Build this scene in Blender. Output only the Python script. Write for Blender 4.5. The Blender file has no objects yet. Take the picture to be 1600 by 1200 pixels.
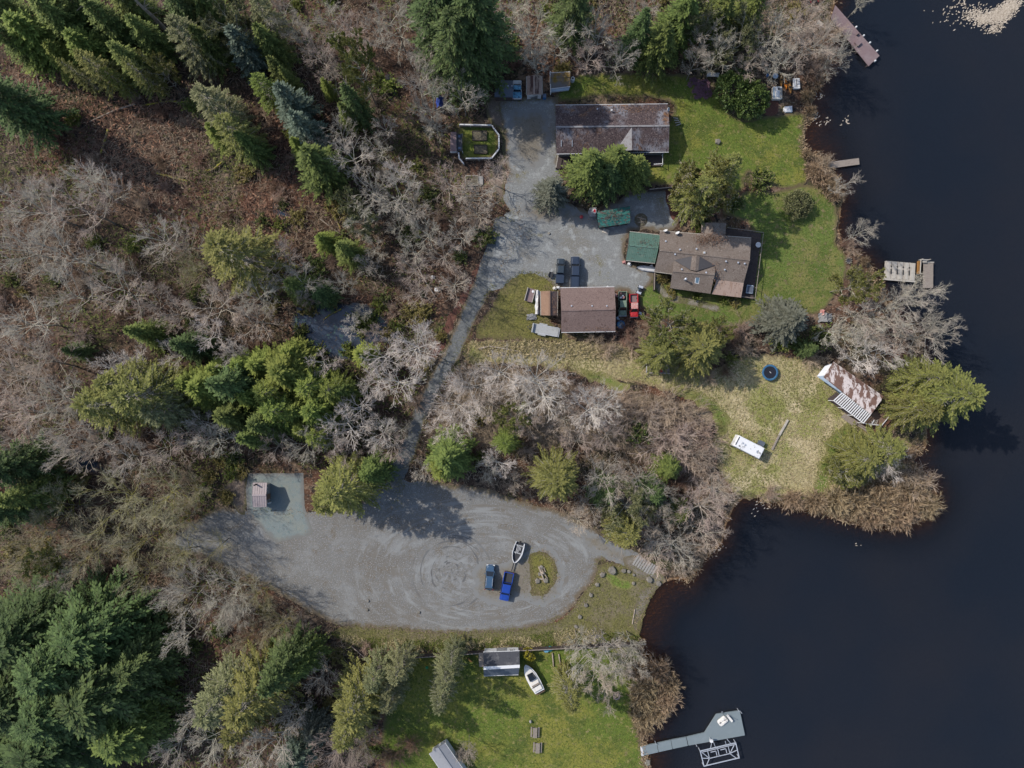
import bpy, math, random
import numpy as np
from mathutils import Vector, Matrix, geometry
from mathutils import noise as mnoise

# ------------------------------------------------------------------ scale, camera, light
S = 0.12            # metres of ground covered by one photograph pixel
H = 129.6           # camera height above the ground
scene = bpy.context.scene
C = scene.collection
random.seed(7)

def P(px, py, z=0.0):
    k = S * (H - z) / H
    return Vector(((px - 800) * k, (600 - py) * k, z))

cam_d = bpy.data.cameras.new('camera')
cam_d.sensor_width = 36.0
cam_d.lens = 36.0 * (H / S) / 1600.0
cam_d.clip_end = 6000
cam_d.clip_start = 0.5
cam = bpy.data.objects.new('camera', cam_d)
cam.location = (0, 0, H)
cam.rotation_euler = (0, 0, 0)
C.objects.link(cam)
scene.camera = cam

SUN_EL = math.radians(41)
SUN_DIR_IMG = math.radians(27)          # shadows fall to the right and a little down
d = Vector((math.cos(SUN_DIR_IMG) * math.cos(SUN_EL), -math.sin(SUN_DIR_IMG) * math.cos(SUN_EL), -math.sin(SUN_EL)))
sun_d = bpy.data.lights.new('sun', 'SUN')
sun_d.energy = 3.0
sun_d.angle = math.radians(0.6)
sun_d.color = (1.0, 0.94, 0.86)
sun = bpy.data.objects.new('sun', sun_d)
sun.rotation_euler = d.to_track_quat('-Z', 'Y').to_euler()
sun.location = (-80, 60, 90)
C.objects.link(sun)

world = bpy.data.worlds.new('World')
scene.world = world
world.use_nodes = True
wn = world.node_tree
wn.nodes.clear()
sky = wn.nodes.new('ShaderNodeTexSky')
sky.sky_type = 'NISHITA'
sky.sun_disc = False
sky.sun_elevation = SUN_EL
sky.sun_rotation = math.atan2(-d.x, -d.y)
sky.air_density = 1.0
sky.dust_density = 1.2
bg = wn.nodes.new('ShaderNodeBackground')
bg.inputs['Strength'].default_value = 0.13
wo = wn.nodes.new('ShaderNodeOutputWorld')
wn.links.new(sky.outputs[0], bg.inputs['Color'])
wn.links.new(bg.outputs[0], wo.inputs['Surface'])

vs = scene.view_settings
vs.view_transform = 'Standard'
vs.look = 'None'
vs.gamma = 1.0
vs.exposure = 0.68
vs.use_curve_mapping = False

# ------------------------------------------------------------------ materials
MATS = {}
def mat(name, base, layers=(), rough=0.85, metallic=0.0, bump=None, rnd=0.0, spec=0.25, translucent=0.0,
        attr=None, edge=None, coat=0.0, pos=False, attr_last=None, rings=()):
    """procedural material: base colour, noise layers (scale, detail, lo, hi, colour[, stretch]),
    attr=(attribute, colour) mixed by a stored value, edge=(attribute, colour)"""
    if name in MATS: return MATS[name]
    m = bpy.data.materials.new(name)
    m.use_nodes = True
    nt = m.node_tree; N = nt.nodes; L = nt.links
    N.clear()
    out = N.new('ShaderNodeOutputMaterial')
    b = N.new('ShaderNodeBsdfPrincipled')
    b.inputs['Roughness'].default_value = rough
    b.inputs['Metallic'].default_value = metallic
    b.inputs['Specular IOR Level'].default_value = spec
    if coat: b.inputs['Coat Weight'].default_value = coat
    if pos:
        tc = N.new('ShaderNodeNewGeometry'); co = tc.outputs['Position']
    else:
        tc = N.new('ShaderNodeTexCoord'); co = tc.outputs['Object']
    rgb = N.new('ShaderNodeRGB'); rgb.outputs[0].default_value = (*base, 1)
    col = rgb.outputs[0]
    def mix(a, fac, c, k=1.0):
        mx = N.new('ShaderNodeMix'); mx.data_type = 'RGBA'
        L.new(fac, mx.inputs[0]); L.new(a, mx.inputs[6])
        mx.inputs[7].default_value = (*c, 1)
        return mx.outputs[2]
    if attr:
        for an, ac in (attr if isinstance(attr, list) else [attr]):
            at = N.new('ShaderNodeAttribute'); at.attribute_name = an
            col = mix(col, at.outputs['Fac'], ac)
    for ly in layers:
        sc, det, lo, hi, c = ly[:5]
        v = co
        if len(ly) > 5:
            mp = N.new('ShaderNodeMapping'); mp.inputs['Scale'].default_value = ly[5]
            if len(ly) > 6: mp.inputs['Rotation'].default_value = (0, 0, ly[6])
            L.new(co, mp.inputs[0]); v = mp.outputs[0]
        nz = N.new('ShaderNodeTexNoise'); nz.inputs['Scale'].default_value = sc
        nz.inputs['Detail'].default_value = det; nz.inputs['Roughness'].default_value = 0.62
        L.new(v, nz.inputs['Vector'])
        mr = N.new('ShaderNodeMapRange'); mr.interpolation_type = 'SMOOTHSTEP'
        mr.inputs['From Min'].default_value = lo; mr.inputs['From Max'].default_value = hi
        L.new(nz.outputs['Fac'], mr.inputs['Value'])
        col = mix(col, mr.outputs[0], c)
    for cx, cy, ysc, sr, st, lo, hi, c, r0, r1 in rings:      # wear left by wheels turning round a point
        sb = N.new('ShaderNodeVectorMath'); sb.operation = 'SUBTRACT'; sb.inputs[1].default_value = (cx, cy, 0); L.new(co, sb.inputs[0])
        ml = N.new('ShaderNodeVectorMath'); ml.operation = 'MULTIPLY'; ml.inputs[1].default_value = (1, ysc, 0); L.new(sb.outputs[0], ml.inputs[0])
        ln = N.new('ShaderNodeVectorMath'); ln.operation = 'LENGTH'; L.new(ml.outputs[0], ln.inputs[0])
        nm = N.new('ShaderNodeVectorMath'); nm.operation = 'NORMALIZE'; L.new(ml.outputs[0], nm.inputs[0])
        sc_ = N.new('ShaderNodeVectorMath'); sc_.operation = 'SCALE'; sc_.inputs['Scale'].default_value = st; L.new(nm.outputs[0], sc_.inputs[0])
        rz_ = N.new('ShaderNodeMath'); rz_.operation = 'MULTIPLY'; rz_.inputs[1].default_value = sr; L.new(ln.outputs['Value'], rz_.inputs[0])
        cb = N.new('ShaderNodeCombineXYZ'); L.new(rz_.outputs[0], cb.inputs[2])
        ad2 = N.new('ShaderNodeVectorMath'); ad2.operation = 'ADD'; L.new(sc_.outputs[0], ad2.inputs[0]); L.new(cb.outputs[0], ad2.inputs[1])
        nz = N.new('ShaderNodeTexNoise'); nz.inputs['Scale'].default_value = 1.0; nz.inputs['Detail'].default_value = 6; L.new(ad2.outputs[0], nz.inputs['Vector'])
        mr = N.new('ShaderNodeMapRange'); mr.interpolation_type = 'SMOOTHSTEP'; mr.inputs['From Min'].default_value = lo; mr.inputs['From Max'].default_value = hi
        L.new(nz.outputs['Fac'], mr.inputs['Value'])
        mk = N.new('ShaderNodeMapRange'); mk.interpolation_type = 'SMOOTHSTEP'; mk.inputs['From Min'].default_value = r0; mk.inputs['From Max'].default_value = r1
        mk.inputs['To Min'].default_value = 1; mk.inputs['To Max'].default_value = 0; L.new(ln.outputs['Value'], mk.inputs['Value'])
        mm = N.new('ShaderNodeMath'); mm.operation = 'MULTIPLY'; L.new(mr.outputs[0], mm.inputs[0]); L.new(mk.outputs[0], mm.inputs[1])
        col = mix(col, mm.outputs[0], c)
    for an, ac in (attr_last or []):
        at = N.new('ShaderNodeAttribute'); at.attribute_name = an
        col = mix(col, at.outputs['Fac'], ac)
    if edge:
        an, ec = edge
        at = N.new('ShaderNodeAttribute'); at.attribute_name = an
        nz = N.new('ShaderNodeTexNoise'); nz.inputs['Scale'].default_value = 0.9; nz.inputs['Detail'].default_value = 8
        L.new(co, nz.inputs['Vector'])
        ad = N.new('ShaderNodeMath'); ad.operation = 'ADD'
        L.new(at.outputs['Fac'], ad.inputs[0]); L.new(nz.outputs['Fac'], ad.inputs[1])
        mr = N.new('ShaderNodeMapRange'); mr.interpolation_type = 'SMOOTHSTEP'
        mr.inputs['From Min'].default_value = 0.55; mr.inputs['From Max'].default_value = 1.15
        mr.inputs['To Min'].default_value = 1.0; mr.inputs['To Max'].default_value = 0.0
        L.new(ad.outputs[0], mr.inputs['Value'])
        col = mix(col, mr.outputs[0], ec)
    if rnd:
        oi = N.new('ShaderNodeObjectInfo')
        mr = N.new('ShaderNodeMapRange')
        mr.inputs['To Min'].default_value = 1 - rnd; mr.inputs['To Max'].default_value = 1 + rnd
        L.new(oi.outputs['Random'], mr.inputs['Value'])
        hs = N.new('ShaderNodeHueSaturation')
        L.new(mr.outputs[0], hs.inputs['Value']); L.new(col, hs.inputs['Color'])
        mr2 = N.new('ShaderNodeMapRange'); mul = N.new('ShaderNodeMath'); mul.operation = 'MULTIPLY'
        mul.inputs[1].default_value = 7.31
        fr = N.new('ShaderNodeMath'); fr.operation = 'FRACT'
        L.new(oi.outputs['Random'], mul.inputs[0]); L.new(mul.outputs[0], fr.inputs[0]); L.new(fr.outputs[0], mr2.inputs['Value'])
        mr2.inputs['To Min'].default_value = 0.5 - rnd * 0.09; mr2.inputs['To Max'].default_value = 0.5 + rnd * 0.09
        L.new(mr2.outputs[0], hs.inputs['Hue'])
        col = hs.outputs[0]
    L.new(col, b.inputs['Base Color'])
    if bump:
        nz = N.new('ShaderNodeTexNoise'); nz.inputs['Scale'].default_value = bump[0]; nz.inputs['Detail'].default_value = 6
        L.new(co, nz.inputs['Vector'])
        bp = N.new('ShaderNodeBump'); bp.inputs['Strength'].default_value = bump[1]
        bp.inputs['Distance'].default_value = bump[2] if len(bump) > 2 else 0.1
        L.new(nz.outputs['Fac'], bp.inputs['Height']); L.new(bp.outputs[0], b.inputs['Normal'])
    if translucent:
        tr = N.new('ShaderNodeBsdfTranslucent'); L.new(col, tr.inputs['Color'])
        ms = N.new('ShaderNodeMixShader'); ms.inputs[0].default_value = translucent
        L.new(b.outputs[0], ms.inputs[1]); L.new(tr.outputs[0], ms.inputs[2]); L.new(ms.outputs[0], out.inputs['Surface'])
    else:
        L.new(b.outputs[0], out.inputs['Surface'])
    MATS[name] = m
    return m

# ground covers
M_floor = mat('forest_floor', (0.05, 0.034, 0.024),
    [(0.05, 5, 0.42, 0.6, (0.105, 0.048, 0.028)), (0.08, 6, 0.48, 0.62, (0.05, 0.052, 0.02)),
     (0.35, 8, 0.5, 0.64, (0.165, 0.118, 0.08)), (0.9, 8, 0.5, 0.6, (0.024, 0.019, 0.016)),
     (3.0, 6, 0.54, 0.66, (0.22, 0.16, 0.115))], rough=0.95, bump=(2.2, 0.8, 0.3), pos=True,
    attr_last=[('floor_dark', (0.042, 0.026, 0.017)), ('bed', (0.27, 0.15, 0.07)), ('deep', (0.008, 0.010, 0.014))])
LOT = ((705 - 800) * S, (600 - 893) * S); LOT2 = ((760 - 800) * S, (600 - 892) * S)
M_gravel = mat('lot_gravel', (0.143, 0.138, 0.127),
    [(0.05, 6, 0.44, 0.58, (0.128, 0.118, 0.103)), (0.22, 9, 0.48, 0.66, (0.186, 0.188, 0.182)), (0.25, 7, 0.52, 0.66, (0.122, 0.105, 0.083)),
     (1.6, 9, 0.5, 0.68, (0.135, 0.138, 0.138)), (4.5, 8, 0.5, 0.66, (0.225, 0.23, 0.23)), (7, 6, 0.58, 0.68, (0.11, 0.11, 0.108))],
    rough=0.95, bump=(6, 0.6, 0.06), pos=True, edge=('edge', (0.115, 0.09, 0.06)),
    rings=[(*LOT2, 1.75, 0.8, 2.6, 0.52, 0.72, (0.21, 0.216, 0.212), 19, 32), (*LOT2, 1.75, 0.9, 3.4, 0.54, 0.68, (0.14, 0.13, 0.115), 22, 32),
           (*LOT, 1.0, 2.0, 1.1, 0.56, 0.62, (0.1, 0.1, 0.1), 6.6, 8.5), (*LOT, 1.0, 0.8, 2.4, 0.5, 0.7, (0.195, 0.2, 0.198), 4, 9)])
M_yard = mat('yard_gravel', (0.175, 0.18, 0.175),
    [(0.12, 8, 0.46, 0.62, (0.155, 0.148, 0.13)), (0.5, 9, 0.52, 0.68, (0.265, 0.275, 0.268)), (0.2, 8, 0.58, 0.7, (0.13, 0.115, 0.055)),
     (1.8, 9, 0.5, 0.66, (0.15, 0.152, 0.148)), (4.5, 8, 0.52, 0.66, (0.26, 0.265, 0.26)), (7, 6, 0.58, 0.68, (0.11, 0.11, 0.108))],
    rough=0.95, bump=(6, 0.6, 0.06), pos=True, edge=('edge', (0.12, 0.095, 0.065)))
M_drive = mat('driveway_asphalt', (0.108, 0.113, 0.112),
    [(0.3, 8, 0.5, 0.66, (0.15, 0.155, 0.15)), (1.6, 8, 0.5, 0.66, (0.07, 0.074, 0.074)), (4.5, 7, 0.54, 0.68, (0.2, 0.205, 0.2))],
    rough=0.9, bump=(6, 0.5, 0.04), pos=True, edge=('edge', (0.115, 0.09, 0.06)))
M_pad = mat('pad_concrete', (0.148, 0.175, 0.172),
    [(0.25, 8, 0.45, 0.65, (0.175, 0.188, 0.165)), (1.5, 8, 0.52, 0.7, (0.11, 0.15, 0.15)), (9, 5, 0.55, 0.7, (0.25, 0.28, 0.275))],
    rough=0.85, bump=(10, 0.3, 0.02), pos=True, edge=('edge', (0.14, 0.14, 0.13)))
def lawn_mat(name, base, a, b, c, e=(0.10, 0.08, 0.04)):
    return mat(name, base, [(0.06, 6, 0.45, 0.57, a), (0.2, 8, 0.48, 0.62, b), (0.9, 9, 0.53, 0.66, c),
        (2.2, 9, 0.48, 0.66, tuple(x * 0.62 for x in base)), (4.5, 7, 0.54, 0.68, tuple(min(1, x * 1.45) for x in a)), (0.5, 8, 0.58, 0.7, tuple((x + y) / 2 for x, y in zip(c, e)))],
        rough=0.95, bump=(7, 0.6, 0.08), pos=True, edge=('edge', e))
M_lawn = lawn_mat('lawn_turf', (0.085, 0.122, 0.02), (0.165, 0.16, 0.032), (0.062, 0.086, 0.018), (0.19, 0.17, 0.06))
M_lawn2 = lawn_mat('lawn_mossy_turf', (0.088, 0.128, 0.026), (0.155, 0.145, 0.048), (0.066, 0.1, 0.02), (0.15, 0.125, 0.062))
M_mossy = lawn_mat('rough_mossy_turf', (0.13, 0.115, 0.04), (0.15, 0.14, 0.035), (0.14, 0.11, 0.06), (0.10, 0.095, 0.035))
M_meadow = lawn_mat('meadow_dry_grass', (0.33, 0.28, 0.15), (0.2, 0.205, 0.06), (0.43, 0.355, 0.22), (0.24, 0.185, 0.11), (0.2, 0.15, 0.085))
M_green = lawn_mat('fresh_green_turf', (0.10, 0.155, 0.026), (0.12, 0.165, 0.032), (0.085, 0.135, 0.024), (0.15, 0.16, 0.05), (0.17, 0.16, 0.06))
M_beach = lawn_mat('beach_turf', (0.135, 0.118, 0.062), (0.13, 0.12, 0.045), (0.155, 0.13, 0.085), (0.11, 0.09, 0.06))
M_path = mat('path_gravel', (0.19, 0.17, 0.14), [(1.0, 8, 0.5, 0.66, (0.24, 0.22, 0.19)), (6, 5, 0.5, 0.7, (0.12, 0.11, 0.09))], pos=True, edge=('edge', (0.11, 0.10, 0.05)))
M_chips = mat('wood_chips', (0.15, 0.115, 0.09), [(1.0, 8, 0.5, 0.66, (0.2, 0.16, 0.13)), (7, 5, 0.5, 0.66, (0.08, 0.06, 0.045))], pos=True, bump=(8, 0.6, 0.06), edge=('edge', (0.09, 0.08, 0.04)))
M_red_bed = mat('red_bark_mulch', (0.105, 0.045, 0.032), [(3, 8, 0.5, 0.66, (0.15, 0.075, 0.05)), (8, 5, 0.5, 0.66, (0.05, 0.025, 0.02))], pos=True, bump=(8, 0.6, 0.06))
M_sand = mat('wet_sand', (0.15, 0.13, 0.105), [(0.8, 8, 0.5, 0.66, (0.2, 0.18, 0.15)), (5, 5, 0.5, 0.7, (0.09, 0.08, 0.065))], pos=True, edge=('edge', (0.12, 0.10, 0.065)))
# plants
M_bark = mat('bark_grey', (0.16, 0.14, 0.115), [(3, 6, 0.5, 0.62, (0.27, 0.255, 0.23)), (1.2, 5, 0.52, 0.62, (0.13, 0.125, 0.045))], rough=0.95, rnd=0.15)
M_bark_con = mat('bark_conifer', (0.10, 0.075, 0.058), [(3, 6, 0.5, 0.62, (0.2, 0.165, 0.14))], rough=0.95, rnd=0.15)
M_twig = mat('twigs_grey', (0.36, 0.33, 0.265), attr=('tip', (0.42, 0.37, 0.305)), rough=0.9, rnd=0.16)
M_twig_pink = mat('twigs_pinkish', (0.33, 0.29, 0.23), attr=('tip', (0.43, 0.335, 0.275)), rough=0.9, rnd=0.14)
M_twig_white = mat('twigs_pale', (0.5, 0.46, 0.40), attr=('tip', (0.58, 0.50, 0.44)), rough=0.9, rnd=0.1)
M_twig_moss = mat('twigs_mossy', (0.22, 0.195, 0.035), attr=('tip', (0.40, 0.35, 0.255)), rough=0.95, rnd=0.14)
M_twig_brown = mat('twigs_brown', (0.27, 0.205, 0.145), attr=('tip', (0.44, 0.33, 0.25)), rough=0.95, rnd=0.16)
M_twig_red = mat('twigs_russet', (0.125, 0.076, 0.052), attr=('tip', (0.235, 0.15, 0.105)), rough=0.95, rnd=0.16)
M_reed = mat('reed_blades', (0.20, 0.145, 0.085), attr=('tip', (0.36, 0.27, 0.175)), rough=0.9, rnd=0.12, translucent=0.2)
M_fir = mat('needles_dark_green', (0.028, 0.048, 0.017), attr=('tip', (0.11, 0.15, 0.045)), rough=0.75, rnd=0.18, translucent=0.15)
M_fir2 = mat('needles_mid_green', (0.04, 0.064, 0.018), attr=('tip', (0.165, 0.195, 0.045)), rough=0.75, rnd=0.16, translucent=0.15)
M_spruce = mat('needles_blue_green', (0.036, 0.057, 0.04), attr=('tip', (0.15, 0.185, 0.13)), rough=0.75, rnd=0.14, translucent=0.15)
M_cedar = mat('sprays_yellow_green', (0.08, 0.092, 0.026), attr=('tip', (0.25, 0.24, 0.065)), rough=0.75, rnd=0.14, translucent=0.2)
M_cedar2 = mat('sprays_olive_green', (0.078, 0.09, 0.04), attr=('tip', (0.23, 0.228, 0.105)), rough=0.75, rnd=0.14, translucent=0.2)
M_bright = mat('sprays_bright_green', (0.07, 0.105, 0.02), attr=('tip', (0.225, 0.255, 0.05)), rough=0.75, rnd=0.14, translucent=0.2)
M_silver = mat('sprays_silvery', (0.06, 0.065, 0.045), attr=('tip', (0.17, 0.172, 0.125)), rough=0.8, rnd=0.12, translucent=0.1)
M_glossy = mat('broad_leaves_green', (0.045, 0.075, 0.022), attr=('tip', (0.16, 0.22, 0.06)), rough=0.5, rnd=0.05, spec=0.4, translucent=0.15)
M_yellow = mat('leaves_yellow', (0.17, 0.15, 0.02), attr=('tip', (0.40, 0.36, 0.04)), rough=0.7, translucent=0.2)
M_gold = mat('leaves_golden_olive', (0.14, 0.12, 0.035), attr=('tip', (0.27, 0.23, 0.075)), rough=0.7, translucent=0.2)
M_heather = mat('heather_purple', (0.10, 0.055, 0.075), attr=('tip', (0.23, 0.13, 0.165)), rough=0.9)
M_log = mat('log_mossy', (0.15, 0.115, 0.075), [(1.5, 5, 0.4, 0.54, (0.27, 0.235, 0.03)), (4, 5, 0.55, 0.66, (0.27, 0.22, 0.17))], rough=0.95)
M_log_pale = mat('log_weathered', (0.3, 0.25, 0.2), [(1.5, 5, 0.45, 0.6, (0.2, 0.165, 0.13)), (4, 5, 0.55, 0.66, (0.42, 0.37, 0.31))], rough=0.95)
# buildings and things
M_roof_dark = mat('roof_dark_shingle', (0.066, 0.047, 0.047), [(0.2, 7, 0.47, 0.63, (0.17, 0.17, 0.19)), (0.35, 8, 0.54, 0.66, (0.14, 0.075, 0.04)), (4, 4, 0.5, 0.62, (0.03, 0.022, 0.025), (1, 0.35, 1)), (4.5, 5, 0.56, 0.64, (0.17, 0.135, 0.125))], rough=0.9, bump=(9, 0.4, 0.03))
M_roof_frost_lit = mat('roof_frosted_sunlit_shingle', (0.2, 0.195, 0.2), [(2, 8, 0.5, 0.66, (0.14, 0.12, 0.115)), (9, 3, 0.55, 0.68, (0.26, 0.26, 0.27))], rough=0.9, bump=(9, 0.4, 0.03))
M_roof_tan = mat('roof_tan_shingle', (0.15, 0.12, 0.1), [(0.3, 7, 0.48, 0.66, (0.18, 0.148, 0.126)), (1.2, 8, 0.53, 0.66, (0.11, 0.082, 0.066)), (4, 5, 0.5, 0.64, (0.11, 0.088, 0.072), (1, 2, 1)), (4.6, 5, 0.56, 0.66, (0.23, 0.195, 0.168))], rough=0.9, bump=(9, 0.4, 0.03))
M_roof_brown = mat('roof_brown_shingle', (0.158, 0.112, 0.099), [(0.3, 7, 0.48, 0.66, (0.182, 0.132, 0.118)), (1.2, 8, 0.56, 0.7, (0.085, 0.055, 0.045)), (4, 5, 0.5, 0.64, (0.105, 0.07, 0.06), (1, 2, 1)), (4.6, 5, 0.56, 0.66, (0.2, 0.14, 0.122))], rough=0.9, bump=(9, 0.4, 0.03))
M_roof_brown_lit = mat('roof_brown_sunlit', (0.20, 0.125, 0.085), [(1, 7, 0.48, 0.66, (0.165, 0.10, 0.07)), (8, 4, 0.55, 0.66, (0.25, 0.165, 0.12))], rough=0.9, bump=(9, 0.4, 0.03))
M_roof_green = mat('roof_green_metal', (0.078, 0.142, 0.11), [(0.8, 8, 0.55, 0.66, (0.11, 0.165, 0.128)), (2.2, 8, 0.58, 0.64, (0.04, 0.05, 0.035), (0.5, 2.2, 1)), (4, 6, 0.62, 0.68, (0.13, 0.115, 0.08))], rough=0.55, spec=0.4)
M_roof_teal = mat('roof_teal_tarp', (0.012, 0.10, 0.085), [(1.3, 9, 0.48, 0.58, (0.055, 0.05, 0.045), (0.7, 1.6, 1)), (2.5, 8, 0.54, 0.62, (0.03, 0.15, 0.125), (0.6, 1.6, 1)), (5, 6, 0.6, 0.66, (0.17, 0.16, 0.13))], rough=0.6, spec=0.4)
M_rust = mat('roof_rusty_metal', (0.145, 0.085, 0.066), [(0.9, 8, 0.465, 0.54, (0.5, 0.44, 0.42), (1.4, 0.5, 1), 0.62), (2, 7, 0.55, 0.66, (0.09, 0.05, 0.04))], rough=0.7)
M_rust2 = mat('roof_streaked_rust', (0.075, 0.04, 0.035), [(0.9, 7, 0.5, 0.62, (0.25, 0.175, 0.14), (2.5, 0.35, 1)), (4, 5, 0.55, 0.66, (0.045, 0.028, 0.026))], rough=0.8)
M_rust_pale = mat('roof_pale_rust', (0.29, 0.215, 0.175), [(0.9, 7, 0.5, 0.62, (0.24, 0.165, 0.125), (2.5, 0.5, 1)), (3.2, 6, 0.6, 0.66, (0.085, 0.055, 0.04))], rough=0.75)
M_rust_gold = mat('roof_mossy_gold', (0.115, 0.105, 0.10), [(0.35, 8, 0.44, 0.58, (0.17, 0.105, 0.018)), (2, 7, 0.55, 0.66, (0.08, 0.06, 0.035))], rough=0.9)
M_mauve = mat('roof_mauve_metal', (0.30, 0.255, 0.255), [(1.5, 7, 0.5, 0.7, (0.26, 0.215, 0.215))], rough=0.6)
M_slate = mat('roof_charcoal', (0.05, 0.052, 0.06), [(0.8, 8, 0.52, 0.64, (0.10, 0.10, 0.105)), (4, 6, 0.56, 0.66, (0.03, 0.03, 0.035))], rough=0.8)
M_bluegrey = mat('roof_blue_grey', (0.078, 0.092, 0.118), [(0.8, 8, 0.5, 0.66, (0.095, 0.108, 0.125)), (5, 5, 0.6, 0.68, (0.06, 0.07, 0.085))], rough=0.6)
M_greyroof = mat('roof_light_grey', (0.23, 0.235, 0.25), [(0.8, 8, 0.5, 0.66, (0.2, 0.205, 0.22))], rough=0.6)
M_membrane = mat('roof_membrane', (0.062, 0.058, 0.06), [(2, 6, 0.5, 0.7, (0.075, 0.07, 0.07))], rough=0.7)
M_wall_brown = mat('wall_brown_boards', (0.12, 0.085, 0.065), [(3, 6, 0.5, 0.66, (0.085, 0.06, 0.046), (4, 4, 0.3))])
M_wall_grey = mat('wall_grey_boards', (0.2, 0.2, 0.2), [(3, 6, 0.5, 0.66, (0.15, 0.15, 0.155), (4, 4, 0.3))])
M_wall_white = mat('wall_white_boards', (0.5, 0.5, 0.5), [(1.5, 7, 0.5, 0.66, (0.38, 0.37, 0.36))])
M_wall_blue = mat('wall_pale_blue', (0.30, 0.36, 0.42), [(1.5, 7, 0.5, 0.66, (0.24, 0.29, 0.34))])
M_white = mat('paint_white', (0.58, 0.58, 0.58), [(2.5, 7, 0.55, 0.68, (0.44, 0.43, 0.41))], rough=0.6)
M_offwhite = mat('plastic_off_white', (0.6, 0.57, 0.52), [(2.5, 7, 0.55, 0.68, (0.5, 0.47, 0.42))], rough=0.5, spec=0.4)
M_blotchwhite = mat('roof_white_blotched', (0.62, 0.62, 0.62), [(1.2, 9, 0.57, 0.62, (0.13, 0.13, 0.13)), (0.8, 6, 0.5, 0.7, (0.52, 0.52, 0.53))], rough=0.6)  # white with scattered dark blotches
M_metal = mat('metal_galvanised', (0.42, 0.44, 0.48), [(3, 5, 0.5, 0.7, (0.34, 0.36, 0.39))], rough=0.5, metallic=0.25, spec=0.5)
M_trailer = mat('deck_grey_sheet', (0.30, 0.31, 0.31), [(1.5, 7, 0.5, 0.66, (0.25, 0.26, 0.255)), (4, 5, 0.6, 0.68, (0.2, 0.2, 0.19))], rough=0.7)
M_wood = mat('wood_weathered', (0.23, 0.195, 0.165), [(2, 7, 0.5, 0.66, (0.16, 0.13, 0.11), (1, 6, 1))], rough=0.9)
M_wood_pale = mat('wood_pale', (0.36, 0.33, 0.285), [(2, 7, 0.5, 0.66, (0.27, 0.24, 0.205))], rough=0.9)
M_wood_dark = mat('wood_dark', (0.062, 0.047, 0.043), [(2, 7, 0.5, 0.66, (0.045, 0.034, 0.03)), (5, 5, 0.58, 0.66, (0.10, 0.078, 0.068))], rough=0.85)
M_wood_red = mat('wood_mauve_brown', (0.175, 0.125, 0.125), [(0.6, 7, 0.48, 0.66, (0.195, 0.15, 0.15)), (3, 6, 0.55, 0.66, (0.145, 0.10, 0.10))], rough=0.85)
M_wood_brown = mat('wood_brown', (0.155, 0.10, 0.068), [(2, 7, 0.5, 0.66, (0.11, 0.07, 0.05))], rough=0.85)
M_ochre = mat('wood_ochre', (0.24, 0.12, 0.035), [(2, 7, 0.5, 0.66, (0.17, 0.08, 0.025))], rough=0.8)
M_composite = mat('dock_composite_grey', (0.155, 0.185, 0.195), [(0.8, 7, 0.48, 0.68, (0.17, 0.20, 0.21)), (6, 5, 0.5, 0.7, (0.135, 0.16, 0.17), (1, 8, 1))], rough=0.7)
M_concrete = mat('concrete', (0.25, 0.24, 0.225), [(1.5, 8, 0.5, 0.66, (0.19, 0.18, 0.17)), (7, 5, 0.55, 0.68, (0.31, 0.3, 0.285))], rough=0.9, bump=(9, 0.3, 0.02))
M_stone = mat('boulder_stone', (0.15, 0.137, 0.118), [(1.2, 8, 0.48, 0.64, (0.22, 0.2, 0.175)), (3, 6, 0.55, 0.64, (0.15, 0.15, 0.10))], rough=0.95, rnd=0.12, bump=(6, 0.5, 0.05))
M_black = mat('rubber_black', (0.018, 0.018, 0.019), rough=0.85)
M_darkgrey = mat('plastic_charcoal', (0.035, 0.036, 0.04), rough=0.7)
M_glass = mat('glass_dark', (0.012, 0.015, 0.02), rough=0.06, spec=0.6)
M_glass_blue = mat('glass_skylight', (0.10, 0.16, 0.21), rough=0.1, spec=0.6)
M_chrome = mat('metal_bright', (0.6, 0.6, 0.62), rough=0.25, metallic=0.9)
M_blue = mat('paint_blue', (0.008, 0.04, 0.25), [(1.5, 5, 0.5, 0.7, (0.01, 0.05, 0.28))], rough=0.3, spec=0.5, coat=0.6)
M_steelblue = mat('paint_steel_blue', (0.038, 0.078, 0.135), rough=0.3, spec=0.5, coat=0.6)
M_navy = mat('paint_black_blue', (0.02, 0.029, 0.048), rough=0.3, spec=0.5, coat=0.7)
M_navy2 = mat('paint_charcoal_blue', (0.022, 0.032, 0.04), rough=0.32, spec=0.5, coat=0.7)
M_red = mat('paint_red', (0.36, 0.014, 0.016), [(1.5, 6, 0.52, 0.68, (0.3, 0.05, 0.045))], rough=0.4, spec=0.5, coat=0.3)
M_pink = mat('paint_faded_red', (0.42, 0.19, 0.17), [(2, 6, 0.5, 0.62, (0.45, 0.33, 0.30))], rough=0.6)
M_sage = mat('paint_sage_green', (0.15, 0.20, 0.145), [(2, 6, 0.5, 0.66, (0.12, 0.155, 0.115))], rough=0.5)
M_rimblue = mat('rim_pad_blue', (0.03, 0.10, 0.19), [(2, 6, 0.5, 0.66, (0.06, 0.15, 0.22))], rough=0.6)
M_brushfloor = mat('brush_floor', (0.19, 0.145, 0.098), [(0.25, 8, 0.48, 0.64, (0.21, 0.165, 0.11)), (0.9, 9, 0.5, 0.64, (0.075, 0.055, 0.038)), (3, 8, 0.52, 0.66, (0.27, 0.21, 0.15))], rough=.95, bump=(3, .7, .15), pos=True, edge=('edge', (0.13, 0.09, 0.06)))
M_poolblue = mat('plastic_pool_blue', (0.012, 0.12, 0.3), rough=0.4, spec=0.4)
M_tealplast = mat('plastic_teal', (0.02, 0.19, 0.19), rough=0.5)
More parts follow.
